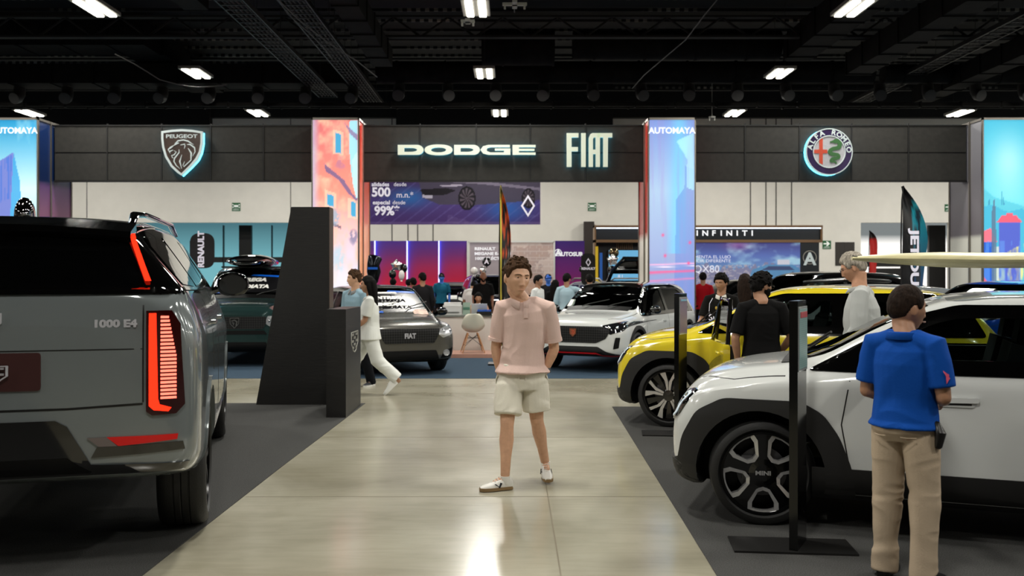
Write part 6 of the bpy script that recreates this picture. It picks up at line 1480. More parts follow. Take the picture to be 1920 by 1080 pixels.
# black car at far left, its blue interior light painted as body colour (behind the slanted totem)
S9 = generic('blue_glow_car', 'car with its blue glow painted as body colour, just left of the slanted totem, behind the dark green SUV', X_(520, 24), 24.5, R(-70), 4.3, 1.8, 1.62, PBL, 'suv', .34, hollow=False, sub=3)
# ------------------------------------------------------------------ people: local facing -y, right hand at -x
def sm(a, b, x):
    t = max(0., min(1., (x - a) / (b - a))); return t * t * (3 - 2 * t)
def gs(x, z, cx, cz, sx, sz): return math.exp(-((x - cx) / sx) ** 2 - ((z - cz) / sz) ** 2)
def head_pt(th, ph, feat=True, fem=False, fat=0., grow=0.):
    """th 0 crown..pi chin, ph 0 = face"""
    dz = math.cos(th); s = abs(math.sin(th)) ** .82
    dx, dy = math.sin(ph) * s, -math.cos(ph) * s
    z = dz * (.120 if dz > 0 else .117)
    a = .0755 + fat; wf = 1 - (.40 + .0) * sm(.05, 1.0, -dz) ** 1.1 + .02 * sm(-.3, .4, dz)
    x = a * wf * dx
    front = .092; back = .102
    y = dy * (front if dy < 0 else back)
    if dy > 0 and dz < 0: y *= 1 - .55 * sm(.15, 1., -dz)
    if dy < 0 and dz < 0: y -= .012 * sm(.3, 1.0, -dz) * (-dy)
    if dy < 0 and dz > .2: y += .018 * sm(.2, 1., dz) * (-dy)
    if feat and math.cos(ph) > 0:
        f = math.cos(ph) ** .5; d = 0
        ax = abs(x)
        d += .0042 * gs(ax, z, .026, .030, .022, .009) - .0105 * gs(ax, z, .031, .008, .017, .011) + .004 * gs(ax, z, .048, -.014, .018, .016)
        if -.050 < z < .028:
            u = (.028 - z) / .070; hgt = .003 + .020 * u ** 1.2; wd = .0075 + .0055 * u
            if z < -.036: hgt *= sm(-.050, -.037, z)
            d += hgt * math.exp(-(x / wd) ** 2)
        d += .0075 * gs(ax, z, .0145, -.0365, .0065, .0075)
        d += .0055 * gs(x, z, 0, -.0585, .021, .0052) + .0058 * gs(x, z, 0, -.0705, .018, .0058) - .0030 * gs(x, z, 0, -.0645, .024, .0022) - .0035 * gs(x, z, 0, -.083, .02, .006)
        d += .006 * gs(x, z, 0, -.102, .018, .014) - .003 * gs(ax, z, .042, -.058, .016, .02)
        y -= d * f
    p = Vector((x, y, z))
    if grow: p += Vector((dx, dy, dz)).normalized() * grow
    return p
def head_grid(bm, M, nt=64, np_=84, feat=True, fat=0., off=None):
    rows = []
    for i in range(nt + 1):
        th = PI * i / nt; row = []
        if i in (0, nt):
            p = head_pt(th + (1e-3 if i == 0 else -1e-3), 0, False, fat=fat)
            if off: p += p.normalized() * off(p, th, 0)
            rows.append([bm.verts.new(M @ Vector((0, p.y * 0 + (0.0), p.z)))]); continue
        for j in range(np_):
            q = -PI + 2 * PI * j / np_; ph = q - .45 * math.sin(q)
            p = head_pt(th, ph, feat, fat=fat)
            if off: p += Vector((p.x, p.y, p.z * .8)).normalized() * off(p, th, ph)
            row.append(bm.verts.new(M @ p))
        rows.append(row)
    for A, B in zip(rows, rows[1:]):
        if len(A) == 1:
            for j in range(np_): bm.faces.new((A[0], B[j], B[(j + 1) % np_]))
        elif len(B) == 1:
            for j in range(np_): bm.faces.new((A[j], B[0], A[(j + 1) % np_]))
        else:
            for j in range(np_): bm.faces.new((A[j], B[j], B[(j + 1) % np_], A[(j + 1) % np_]))
def hair_off(style, thick, rough=.008, seed=0, hl=.060):
    def zt(p, ph):
        a = abs(ph)
        if style == 'receding': fr = hl + .012 * math.cos(ph * 5)
        else: fr = hl
        k = [(0, fr), (.55, fr + (.014 if style == 'receding' else -.002)), (.95, .045), (1.20, .0 if style != 'buzz' else .01), (1.42, -.005), (1.55, .022), (1.85, .0), (2.1, -.045), (PI, -.066)]
        for (x0, y0), (x1, y1) in zip(k, k[1:]):
            if x0 <= a <= x1: t = (a - x0) / (x1 - x0); return y0 + (y1 - y0) * t
        return -.066
    def f(p, th, ph):
        if style == 'beard':
            a = abs(ph); m = sm(-.012, -.03, p.z) * sm(1.9, 1.6, a)
            if a < .55: m *= max(sm(-.082, -.088, p.z), sm(-.043, -.047, p.z) * sm(-.060, -.052, p.z) * .9) if a < .42 else 1
            if a < 1.0: m *= sm(-.018 - .035 * sm(1.1, .5, a), -.03 - .035 * sm(1.1, .5, a), p.z)
            return thick * m - .006 * (1 - m)
        m = sm(-.006, .012, p.z - zt(p, ph))
        if style == 'horseshoe': m *= sm(.055, .035, p.z)
        n = noise.noise(p * 28 + Vector((seed, 0, 0))) * rough + noise.noise(p * 70 + Vector((0, seed, 0))) * rough * .5
        t = thick * (.55 + .45 * sm(-.06, .08, p.z))
        return (t + n) * m - .007 * (1 - m)
    return f
def remesh(o, vox, smooth=2):
    md = o.modifiers.new('r', 'REMESH'); md.mode = 'VOXEL'; md.voxel_size = vox; md.use_smooth_shade = True
    if smooth: s = o.modifiers.new('s', 'SMOOTH'); s.factor = .5; s.iterations = smooth
    evalmods(o); o.data.polygons.foreach_set('use_smooth', [True] * len(o.data.polygons)); return o
def wrinkle(o, amp, sc=(7, 7, 3), seed=0, fn=None):
    me = o.data; n = len(me.vertices); co = np.empty(n * 3, np.float32); me.vertices.foreach_get('co', co); co = co.reshape(-1, 3)
    no = np.empty(n * 3, np.float32); me.vertices.foreach_get('normal', no); no = no.reshape(-1, 3)
    for i in range(n):
        c = co[i]; q = Vector((c[0] * sc[0] + seed, c[1] * sc[1], c[2] * sc[2])); w_ = noise.noise(q + Vector((0, 0, noise.noise(q * .7) * 1.5)))
        r = (1 - abs(w_) * 2.4) * .6 + w_ * .8; k = fn(c) if fn else 1
        co[i] = c + no[i] * amp * r * k
    me.vertices.foreach_set('co', co.ravel()); me.update()
def hand(bm, wr, d, side, curl=.35, s=1., thumb=1):
    """palm plus four fingers and a thumb; d = pointing direction, side = toward the little finger"""
    d = Vector(d).normalized(); sd = Vector(side); sd = (sd - d * sd.dot(d)).normalized(); nrm = d.cross(sd) * thumb
    wr = Vector(wr)
    tube(bm, [wr, wr + d * .03 * s, wr + d * .085 * s], [(.027 * s, .019 * s), (.038 * s, .017 * s), (.042 * s, .013 * s)], 12, side=sd, round_ends=True)
    for k, (o_, L) in enumerate(((-.031, .072), (-.0105, .080), (.0105, .075), (.031, .060))):
        p = wr + d * .082 * s + sd * o_ * s; pts = [p - d * .012 * s, p]; a = curl * .6; dd = d
        for seg in (.45, .32, .23):
            dd = (d * math.cos(a) + nrm * math.sin(a)); p = p + dd * L * seg * s; pts.append(p); a += curl * 1.1
        tube(bm, pts, [.0088 * s, .0090 * s, .0086 * s, .0078 * s, .0062 * s], 8, round_ends=True)
    p = wr + d * .022 * s - sd * .028 * s; t1 = (d * .62 - sd * .75 + nrm * .35).normalized(); t2 = (d * .9 - sd * .35 + nrm * .45).normalized()
    tube(bm, [wr + d * .015 * s - sd * .012 * s, p, p + t1 * .035 * s, p + t1 * .035 * s + t2 * .03 * s], [.013 * s, .0125 * s, .0105 * s, .0082 * s], 8, round_ends=True)
def shoe(t, ank, toe, up, m, sole_m, L=.275, name='shoe', mark=None, heel=0.):
    """shoe whose heel is behind the ankle; toe = flat direction, heel = lift of the heel in rad"""
    f = Vector(toe).normalized(); M = Matrix.Translation((ank[0], ank[1], up)) @ Matrix.Rotation(math.atan2(-f.x, f.y) + PI, 4, 'Z') @ Matrix.Translation((0, -.19 * math.cos(0), 0)) @ Matrix.Rotation(heel, 4, 'X') @ Matrix.Translation((0, .19, 0))
    # local: toe toward -y
    def outline(k=1.): return [(x * k, y) for x, y in rnd([(-.036, .062), (.036, .062), (.042, -.04), (.050, -.13), (.040, -.19), (.008, -.215), (-.032, -.20), (-.046, -.13), (-.036, -.04)], .03, 3)]
    bm = NB(); s_ = L / .275
    secs = [(.058, .030, .075), (.04, .036, .098), (.0, .037, .100), (-.04, .039, .090), (-.08, .043, .070), (-.13, .046, .054), (-.175, .040, .044), (-.205, .022, .032)]
    rings = []
    for y, w_, h in secs:
        rings.append([bm.verts.new(M @ Vector((w_ * c * s_, y * s_, .018 + (h - .018) * max(0, s) ** .75 + (0 if s > 0 else 0)))) for c, s in [(math.cos(PI * k / 10), math.sin(PI * k / 10)) for k in range(11)]])
    for A, B in zip(rings, rings[1:]):
        for k in range(10): bm.faces.new((A[k], A[k + 1], B[k + 1], B[k]))
        bm.faces.new((A[0], B[0], B[10], A[10]))
    bm.faces.new(rings[0]); bm.faces.new(rings[-1][::-1])
    o = obj(name, bm, m, t, True)
    bm = NB(); A = prism(bm, [(a * s_ * 1.02, b * s_) for a, b in outline()], 0, .024, plane='xy')
    for v in A: v.co = M @ v.co
    bevel(bm, .003, 1); obj('sole', bm, sole_m, o)
    bm = NB()
    for k in range(4):
        y = -.045 - .02 * k; z_ = .098 - .012 * k; A = tube(bm, [M @ Vector((-.022, y * s_, z_ - .008)), M @ Vector((0, y * s_ - .004, z_ + .0)), M @ Vector((.022, y * s_, z_ - .008))], .003, 5)
    obj('laces', bm, m, o)
    if mark:
        for sx in (-1, 1):
            bm = NB(); tube(bm, [M @ Vector((sx * .0405, -.045, .058)), M @ Vector((sx * .046, -.062, .026)), M @ Vector((sx * .0425, -.085, .046)), M @ Vector((sx * .040, -.098, .052))], [(.009, .003), (.008, .003), (.004, .003), (.003, .002)], 6, side=(M.to_3x3() @ Vector((0, 1, 0)))); obj('side_mark', bm, mark, o)
    return o
SK = {'fair': (.80, .62, .50), 'tan': (.64, .47, .36), 'brown': (.52, .35, .26), 'light': (.78, .58, .46)}
def skin(k): return mat('skin_' + k, SK[k], .5, noisy=.07, nscale=30, bump=.05, bscale=160)
DEF = dict(pelvis=(0, 0, .96), waist=(0, .0, 1.10), chest=(0, .0, 1.30), neck=(0, .012, 1.475), head=(0, -.015, 1.655),
           shR=(-.185, .01, 1.425), elR=(-.235, .035, 1.13), wrR=(-.235, -.04, .88), shL=(.185, .01, 1.425), elL=(.235, .035, 1.13), wrL=(.235, -.04, .88),
           hipR=(-.092, 0, .93), knR=(-.10, -.02, .51), anR=(-.10, .02, .09), hipL=(.092, 0, .93), knL=(.10, -.02, .51), anL=(.10, .02, .09), toeR=(-.15, -1, 0), toeL=(.15, -1, 0))
def person(label, loc, rz, h=1.75, pose=None, yaw=0., pitch=0., roll=0., sk='tan', top=None, topm=None, bot='trousers', botm=None, shoem=None, solem=None, hair='short', hairm=None, hthick=.018, hrough=.008, vox=.007, girth=1., fem=False, sleeve='short', hands=True, glasses=False, beard=None, seed=0, lower=True, hem=.86, group=None, curl=.35, extra=None, hl=.060, wr=.006, fat=0., open_collar=None, heelR=0., heelL=0., bald=False, mark=None, solo=None, hs=1.06):
    s = h / 1.80
    J = {k: Vector(v) for k, v in DEF.items()}
    for k, v in (pose or {}).items(): J[k] = Vector(v)
    J = {k: (v * s if not k.startswith('toe') else v) for k, v in J.items()}
    if loc[2] == 0 and loc[1] > 15.1: loc = (loc[0], loc[1], .007)
    t = thing('person', label, 'person', loc, rz, group)
    g = girth; sw = .90 if fem else 1.
    Mh = Matrix.Translation(J['head']) @ Matrix.Rotation(yaw, 4, 'Z') @ Matrix.Rotation(roll, 4, 'Y') @ Matrix.Rotation(pitch, 4, 'X') @ Matrix.Scale(s * hs, 4)
    t['category'] = 'person'
    bm = NB()
    def V(a, b, k): return J[a].lerp(J[b], k)
    SX = (J['shL'] - J['shR']).normalized(); HX = (J['hipL'] - J['hipR']).normalized()
    def torso(bm, e=0., lo=None, flare=0.):
        """e = cloth clearance, lo = hem height relative"""
        if lo is None: pts = [J['pelvis'] + Vector((0, 0, -.10 * s))]; rr = [(.13 * g, .10 * g)]
        else: pts = []; rr = []
        spine = [(J['pelvis'], .158 * g, .118 * g), (V('pelvis', 'waist', .6), .150 * g * sw, .108 * g), (J['waist'], .143 * g * sw, .105 * g), (V('waist', 'chest', .5), .148 * g * sw, .108 * g), (J['chest'], .162 * sw * (.5 + .5 * g), .115 * (.5 + .5 * g)), (V('chest', 'neck', .45), .165 * sw, .104), (V('chest', 'neck', .72), .135 * sw, .080), (V('chest', 'neck', .93), .078, .062)]
        if lo is not None:
            z = lo * s; P0 = J['pelvis']; dz = P0.z - z
            if dz > 0: spine = [(Vector((P0.x, P0.y, z)), (.165 + flare) * g, (.125 + flare) * g)] + spine
            else: spine = [q for q in spine if q[0].z > z + .02]; spine = [(Vector((spine[0][0].x, spine[0][0].y, z)), spine[0][1] + flare, spine[0][2] + flare)] + spine
        for p, a, b in spine: pts.append(p); rr.append(((a + e) * s, (b + e) * s))
        tube(bm, pts, rr, 28, side=SX)
    torso(bm)
    tube(bm, [J['shR'] + Vector((.0, 0, -.012)), V('shR', 'shL', .3) + Vector((0, 0, .022 * s)), V('shR', 'shL', .5) + Vector((0, 0, .03 * s)), V('shR', 'shL', .7) + Vector((0, 0, .022 * s)), J['shL'] + Vector((0, 0, -.012))], [.055 * s, .054 * s, .05 * s, .054 * s, .055 * s], 14, round_ends=True)
    nk = .053 if fem else .062 + .006 * (g - 1)
    hb = Mh @ Vector((0, .022, -.075))
    tube(bm, [V('chest', 'neck', .85), J['neck'], J['neck'].lerp(hb, .6), hb, hb + Vector((0, 0, .03))], [(.085 * s, .07 * s), (nk * 1.12 * s, nk * 1.08 * s), (nk * s, nk * s), (nk * s, nk * s), (nk * s, nk * s)], 20, side=SX)
    nt, np_ = (84, 112) if vox < .005 else (48, 60)
    head_grid(bm, Mh, nt, np_, True, fat)
    for sx in (-1, 1):
        b2 = bmesh.ops.create_uvsphere(bm, u_segments=12, v_segments=10, radius=1, matrix=Mh @ Matrix.Translation((sx * (.0775 + fat), .012, -.008)) @ Matrix.Rotation(sx * .35, 4, 'Z') @ Matrix.Rotation(-.15, 4, 'X') @ Matrix.Diagonal((.008, .0165, .030, 1)))
    for q in 'RL':
        sx = -1 if q == 'R' else 1
        sh, el, wr_ = J['sh' + q], J['el' + q], J['wr' + q]
        am = (.92 if fem else 1.) * (.6 + .4 * g)
        fa = (wr_ - el).normalized()
        tube(bm, [sh, sh.lerp(el, .3), sh.lerp(el, .75), el], [.047 * s * am, .050 * s * am, .044 * s * am, .040 * s * am], 14, round_ends=True)
        tube(bm, [el, el.lerp(wr_, .25), el.lerp(wr_, .65), wr_], [(.040 * s * am, .040 * s * am), (.043 * s * am, .040 * s * am), (.034 * s * am, .030 * s * am), (.027 * s, .022 * s)], 14, round_ends=True)
        if hands: hand(bm, wr_ - fa * .004, fa, Vector((0, 1, 0)) if abs(fa.y) < .8 else Vector((0, 0, -1)), curl, s * (.92 if fem else 1.), -sx * 1)
        if lower:
            hp, kn, an = J['hip' + q], J['kn' + q], J['an' + q]
            tube(bm, [hp, hp.lerp(kn, .3), hp.lerp(kn, .8), kn], [.088 * s * g, .084 * s * (.5 + .5 * g), .060 * s, .054 * s], 18, round_ends=True)
            cb = kn.lerp(an, .30) + Vector((0, .012 * s, 0))
            tube(bm, [kn, kn.lerp(an, .12) + Vector((0, .004, 0)), cb, kn.lerp(an, .62), an], [.053 * s, .052 * s, .057 * s, .042 * s, .035 * s], 18, round_ends=True)
            tube(bm, [an + Vector((0, 0, -.01)), an + Vector(J['toe' + q]).normalized() * .08 * s + Vector((0, 0, -.045 * s))], [(.033 * s, .03 * s), (.034 * s, .024 * s)], 12, round_ends=True)
    body = obj('body', bm, skin(sk), t); remesh(body, vox, 1)
    # clothes
    def cloth(name, bmx, m, amp, vx=None, sc=(7, 7, 3), fn=None):
        o = obj(name, bmx, m, t); remesh(o, vx or max(vox, .006), 5 if vox < .005 else 4)
        if amp: wrinkle(o, amp, sc, seed, fn)
        return o
    if topm:
        bx = NB(); torso(bx, .017, hem, {'loose': .03, 'polo': .038}.get(top, .014))
        tube(bx, [J['shR'] + Vector((.0, 0, -.018)), V('shR', 'shL', .3) + Vector((0, 0, .022 * s)), V('shR', 'shL', .5) + Vector((0, 0, .022 * s)), V('shR', 'shL', .7) + Vector((0, 0, .022 * s)), J['shL'] + Vector((0, 0, -.018))], [.064 * s, .066 * s, .058 * s, .066 * s, .064 * s], 16, round_ends=True)
        if sleeve != 'none':
            for q in 'RL':
                sh, el, wr_ = J['sh' + q], J['el' + q], J['wr' + q]; k = {'short': .80, 'long': 1, 'tee': .85}[sleeve]
                am = .6 + .4 * g; e = .016 if sleeve != 'long' else .014
                di = (J['neck'] - sh).normalized() * .075 * s; P = [sh + di, sh + di * .1, sh.lerp(el, .3), sh.lerp(el, k * .7), sh.lerp(el, k)]; Q = [.050, (.058 + e * .6) * am, (.055 + e * .8) * am, (.050 + e * 1.15) * am, (.047 + e * 1.35) * am]
                if sleeve == 'long': P += [el.lerp(wr_, .3), el.lerp(wr_, .7), el.lerp(wr_, .96)]; Q[-1] = .060 * am; Q += [.056, .047, .040]
                tube(bx, P, [r * s for r in Q], 20)
        sc = cloth('shirt', bx, topm, wr, None, (6, 6, 5), lambda c: .35 + 1.0 * sm(1.35 * s, 1.0 * s, c[2]))
    if bot and lower:
        by = NB(); P = J['pelvis']
        z0 = 1.03
        if bot == 'shorts': tube(by, [Vector((P.x, P.y, .955 * s)), Vector((P.x, P.y, .91 * s)), Vector((P.x, P.y, .84 * s)), Vector((P.x, P.y, .76 * s))], [(.16 * s, .115 * s), (.19 * s, .128 * s), (.203 * s, .133 * s), (.198 * s, .125 * s)], 30, side=HX)
        if bot == 'shorts': z0 = .96
        tube(by, [Vector((P.x, P.y, z0 * s)), Vector((P.x, P.y, .97 * s)), Vector((P.x, P.y + .005, .90 * s)), Vector((P.x, P.y, .85 * s))], [(.152 * g * s, .116 * g * s), (.165 * g * s, .128 * g * s), (.168 * g * s, .132 * g * s), (.13 * g * s, .10 * g * s)], 26, side=HX)
        for q in 'RL':
            hp, kn, an = J['hip' + q], J['kn' + q], J['an' + q]
            if bot == 'shorts':
                e_ = hp.lerp(kn, .83); tube(by, [hp + Vector((0, 0, -.09)), hp.lerp(kn, .35), e_], [.096 * s, .106 * s, .108 * s], 24)
            else:
                w2 = {'trousers': (.100, .083, .074, .068), 'wide': (.108, .102, .096, .092), 'slim': (.094, .07, .058, .05)}[bot]
                lo = an + Vector((0, 0, -.055 * s if bot != 'slim' else 0)) if an.z < .15 * s else kn.lerp(an, .93)
                tube(by, [hp + Vector((0, 0, .02)), hp.lerp(kn, .35), kn, kn.lerp(an, .5), lo], [w2[0] * s * (.5 + .5 * g), (w2[0] - .004) * s * (.5 + .5 * g), w2[1] * s, w2[2] * s, w2[3] * s], 22)
        lowz = .3
        cloth(bot if bot in ('shorts', 'trousers') else 'trousers', by, botm, wr * 1.1, None, (5, 5, 9), lambda c: .5 + 1.0 * (sm(.62 * s, .45 * s, c[2]) * sm(.2, .5, c[2]) if bot != 'shorts' else .3) + 1.1 * sm(.25 * s, .08 * s, c[2]))
    if lower and shoem:
        for q in 'RL':
            an = J['an' + q]; hl_ = heelR if q == 'R' else heelL
            shoe(t, (an.x, an.y, 0), J['toe' + q], max(0, an.z - .09 * s) if not hl_ else max(0, an.z - .09 * s - .19 * math.sin(hl_)), shoem, solem or shoem, .275 * s * (1.03 if fem else 1), mark=mark, heel=hl_)
    # hair and face
    hm = hairm
    if hair and hm:
        bh = NB(); st = hair if hair in ('receding', 'buzz', 'horseshoe') else 'short'
        head_grid(bh, Mh, 44 if vox > .005 else 72, 60 if vox > .005 else 100, False, fat, hair_off(st, hthick, hrough, seed, hl))
        if hair == 'long':
            for sx in (-1, 1):
                tube(bh, [Mh @ Vector((sx * .055, .02, .05)), Mh @ Vector((sx * .068, .04, -.04)), Mh @ Vector((sx * .06, .06, -.13)), Mh @ Vector((sx * .05, .09, -.25)), Mh @ Vector((sx * .03, .09, -.36))], [(.03, .05), (.028, .06), (.035, .05), (.035, .04), (.015, .02)], 12, side=(0, 0, 0) if False else None, round_ends=True)
            tube(bh, [Mh @ Vector((0, .07, .04)), Mh @ Vector((0, .09, -.06)), Mh @ Vector((0, .10, -.2)), Mh @ Vector((0, .11, -.34)), Mh @ Vector((0, .11, -.40))], [(.085, .05), (.10, .05), (.10, .045), (.075, .04), (.03, .02)], 16, side=SX, round_ends=True)
        ho = obj('hair', bh, hm, t, True)
        if hair == 'long': remesh(ho, .008, 2); wrinkle(ho, .004, (30, 30, 4), seed)
        if hair == 'curly':
            bc = NB(); rs = random.Random(seed)
            for _ in range(70):
                a = rs.uniform(-PI, PI); th = rs.uniform(.1, 1.45 if abs(a) > 1.3 else .95); p = head_pt(th, a, False, grow=hthick * .7); rr_ = rs.uniform(.012, .021) * s; ball(bc, Mh @ p, (rr_ * 1.5, rr_ * .8, rr_ * .7), 8, 6, rot=Euler((rs.uniform(-.6, .6), rs.uniform(-.8, .8), a + rs.uniform(-.5, .5))).to_matrix())
            obj('hair_curls', bc, hm, t, True)
    if beard:
        bb = NB(); head_grid(bb, Mh, 44, 60, True, fat, hair_off('beard', beard[1])); obj('beard', bb, beard[0], t, True)
    if vox < .010:
        hc = hm or mat('brow_dark', (.12, .09, .07), .7)
        gx = .0025
        for sx in (-1, 1):
            c = Mh @ Vector((sx * .031, -.0655, .007)); be = NB(); ball(be, c, .0120 * s, 18, 12); eo = obj('eye', be, mat('eye_white', (.78, .74, .70), .2), t, True)
            be = NB(); ball(be, Mh @ Vector((sx * .031 + gx + (.0015 if solo else 0), -.0742, .0065)), (.0048 * s,) * 3, 12, 8); obj('iris', be, mat('iris', (.10, .06, .04), .15), eo, True)
            be = NB(); lid = []
            bmesh.ops.create_uvsphere(be, u_segments=18, v_segments=12, radius=.0132, matrix=Mh @ Matrix.Translation((sx * .031, -.0655, .0074)))
            ml = Mh.inverted(); dl = [v for v in be.verts if (ml @ v.co).z < .0105 or False]; bmesh.ops.delete(be, geom=dl, context='VERTS'); obj('eyelid', be, skin(sk), eo, True)
            be = NB(); P = []
            for x_, z_ in ((.012, .0235), (.022, .028), (.036, .0290), (.050, .0235)):
                y_ = -.092 * math.sqrt(max(0, 1 - (x_ / .0755) ** 2)) - .0035 * (1 if x_ < .045 else .5); P.append(Mh @ Vector((sx * x_, y_, z_)))
            tube(be, P, [(.0028 * s, .0022 * s), (.0038 * s, .0026 * s), (.0034 * s, .0024 * s), (.0012 * s, .0012 * s)], 8); obj('eyebrow', be, hc, t, True)
        be = NB(); P = [Mh @ Vector((x_, y_, z_)) for x_, y_, z_ in ((-.022, -.0915, -.0650), (-.01, -.1005, -.0642), (0, -.1015, -.0650), (.01, -.1005, -.0642), (.022, -.0915, -.0650))]
        tube(be, P, [(.001, .001), (.0045, .005), (.005, .0055), (.0045, .005), (.001, .001)], 8); obj('lips', be, mat('lips_' + sk, tuple(q * .86 if i else q * .93 for i, q in enumerate(SK[sk])), .45), t, True)
    if glasses:
        bg = NB()
        for sx in (-1, 1):
            tube(bg, [Mh @ Vector((sx * .032 + .023 * math.cos(a), -.102, .004 + .017 * math.sin(a))) for a in [2 * PI * k / 16 for k in range(17)]], .0018, 6)
            tube(bg, [Mh @ Vector((sx * .055, -.100, .008)), Mh @ Vector((sx * .080, -.06, .008)), Mh @ Vector((sx * .083, .015, .004))], .0018, 6)
        tube(bg, [Mh @ Vector((-.009, -.104, .008)), Mh @ Vector((.009, -.104, .008))], .0018, 6); obj('glasses', bg, BLACK, t)
    info = dict(t=t, J=J, Mh=Mh, s=s, SX=SX)
    return info
def collar(P, m, r=.078, w_=.040, drop=.055, name='collar', gap=.16, zoff=0.):
    """open polo collar standing round the neck"""
    J, t, s = P['J'], P['t'], P['s']; c = J['neck'] + Vector((0, -.002, .002 + zoff)) * 1
    bm = NB(); n = 26; A, B, C = [], [], []
    for k in range(n + 1):
        a = -PI / 2 + gap + (2 * PI - 2 * gap) * k / n; fr = max(0, -math.sin(a)) ** 3
        x, y = math.cos(a), math.sin(a)
        top_ = c + Vector((x * r * .93, y * r * .86 - .012 * fr, .018 - drop * .55 * fr)) * 1
        out = c + Vector((x * (r + .018 + .018 * fr), y * (r + .014) * 1.0 - .030 * fr, .012 - w_ - drop * .75 * fr))
        A.append(bm.verts.new(top_)); B.append(bm.verts.new(top_.lerp(out, .18) + Vector((x, y, 0)) * .008 + Vector((0, 0, .004)))); C.append(bm.verts.new(out))
    for k in range(n): bm.faces.new((A[k], A[k + 1], B[k + 1], B[k])); bm.faces.new((B[k], B[k + 1], C[k + 1], C[k]))
    o = obj(name, bm, m, t, True); md = o.modifiers.new('s', 'SOLIDIFY'); md.thickness = .004; md.offset = 0
    return o
def clothm(name, col, **k): return mat(name, col, .85, bump=k.pop('bump', .12), bscale=k.pop('bscale', 120), spec=.15, **k)
def hairmat(name, col): return mat(name, col, .75, spec=.12, noisy=.5, nscale=60, bump=.9, bscale=70, stretch=(1, 1, .35))
H_BR = hairmat('hair_brown', (.25, .175, .115)); H_BK = hairmat('hair_black', (.045, .038, .035)); H_GR = hairmat('hair_grey', (.60, .57, .52)); H_DB = hairmat('hair_dark_brown', (.13, .09, .065))
PINK = clothm('pink_pique', (.82, .71, .67), noisy=.03, nscale=9); CREAM = clothm('cream_cotton', (.84, .82, .76), noisy=.02, nscale=8); SHOEW = mat('white_leather', (.84, .83, .80), .4); GUM = mat('gum_sole', (.52, .42, .28), .6)
# the man in the middle
A1 = person('young man in a pale pink polo and cream shorts walking down the aisle', (.108, 7.4, 0), 0, 1.80,
    dict(pelvis=(-.028, .0, .955), waist=(-.02, .0, 1.09), chest=(-.004, .005, 1.29), neck=(-.032, .0, 1.462), head=(-.068, -.035, 1.640), shR=(-.188, .018, 1.412), shL=(.180, -.018, 1.408), elR=(-.238, .05, 1.08), elL=(.228, .03, 1.075),
         wrR=(-.200, .035, .855), wrL=(.148, .03, .88), hipR=(-.125, 0, .93), hipL=(.066, 0, .93), knR=(-.146, -.12, .50), knL=(.088, .02, .52), anR=(-.162, -.165, .095), anL=(.163, .20, .135), toeR=(-.93, -.36, 0), toeL=(.08, -1, 0)),
    yaw=R(24), pitch=R(5), roll=R(4), sk='fair', top='polo', topm=PINK, bot='shorts', botm=CREAM, shoem=SHOEW, solem=GUM, hair='curly', hairm=H_BR, hthick=.016, hrough=.010, vox=.0042, sleeve='short', hem=.895, girth=1.0, seed=3, hl=.066, wr=.010, hs=1.24, curl=.12, mark=mat('navy_mark', (.05, .05, .09), .5), heelL=.12, solo=True)
collar(A1, PINK)
J = A1['J']; t = A1['t']
bm = NB(); tube(bm, [(-.002, -.118, 1.405), (-.0, -.135, 1.33)], [(.016, .004), (.016, .004)], 8, side=(1, 0, 0)); obj('placket', bm, PINK, t)
for q, sx in (('R', -1), ('L', 1)):
    sh, el = J['sh' + q], J['el' + q]; bm = NB(); a = sh.lerp(el, .74); b = sh.lerp(el, .815); tube(bm, [a, b], [.0735, .0745], 28); obj('sleeve_band', bm, PINK, t, True)
wr_ = J['wrL'].lerp(J['elL'], .14); d_ = (J['wrL'] - J['elL']).normalized(); bm = NB(); tube(bm, [wr_ - d_ * .012, wr_ + d_ * .012], [(.0345, .031)] * 2, 20); wo = obj('wrist_watch', bm, mat('watch_band', (.42, .42, .36), .6), t, True)
bm = NB(); boxc(bm, wr_ + Vector((.022, -.026, 0)), (.036, .012, .038), Matrix.Rotation(R(38), 3, 'Z')); bevel(bm, .004, 2); obj('watch_face', bm, mat('watch_glass', (.02, .03, .05), .05, coat=1), wo)
bm = NB()
for x_ in (-.055, -.005): tube(bm, [(x_, -.128, .925), (x_ + .004, -.145, .89), (x_ + .002, -.142, .845)], .003, 6)
obj('drawstring', bm, CREAM, t)
for q in 'RL':
    an = J['an' + q]; bm = NB(); tube(bm, [an + Vector((0, .0, -.05)), an + Vector((0, 0, .0)), an + Vector((0, 0, .012))], [.040, .0405, .039], 18); obj('sock', bm, mat('white_sock', (.86, .85, .82), .8), t, True)
for q, sx in (('R', -1), ('L', 1)):
    bm = NB(); h0 = J['hip' + q]; tube(bm, [(h0.x + sx * .098, -.045, .875), (h0.x + sx * .108, -.02, .845), (h0.x + sx * .110, .01, .81)], [(.004, .012)] * 3, 8, side=(1, 0, 0)); obj('pocket_edge', bm, CREAM, t, True)
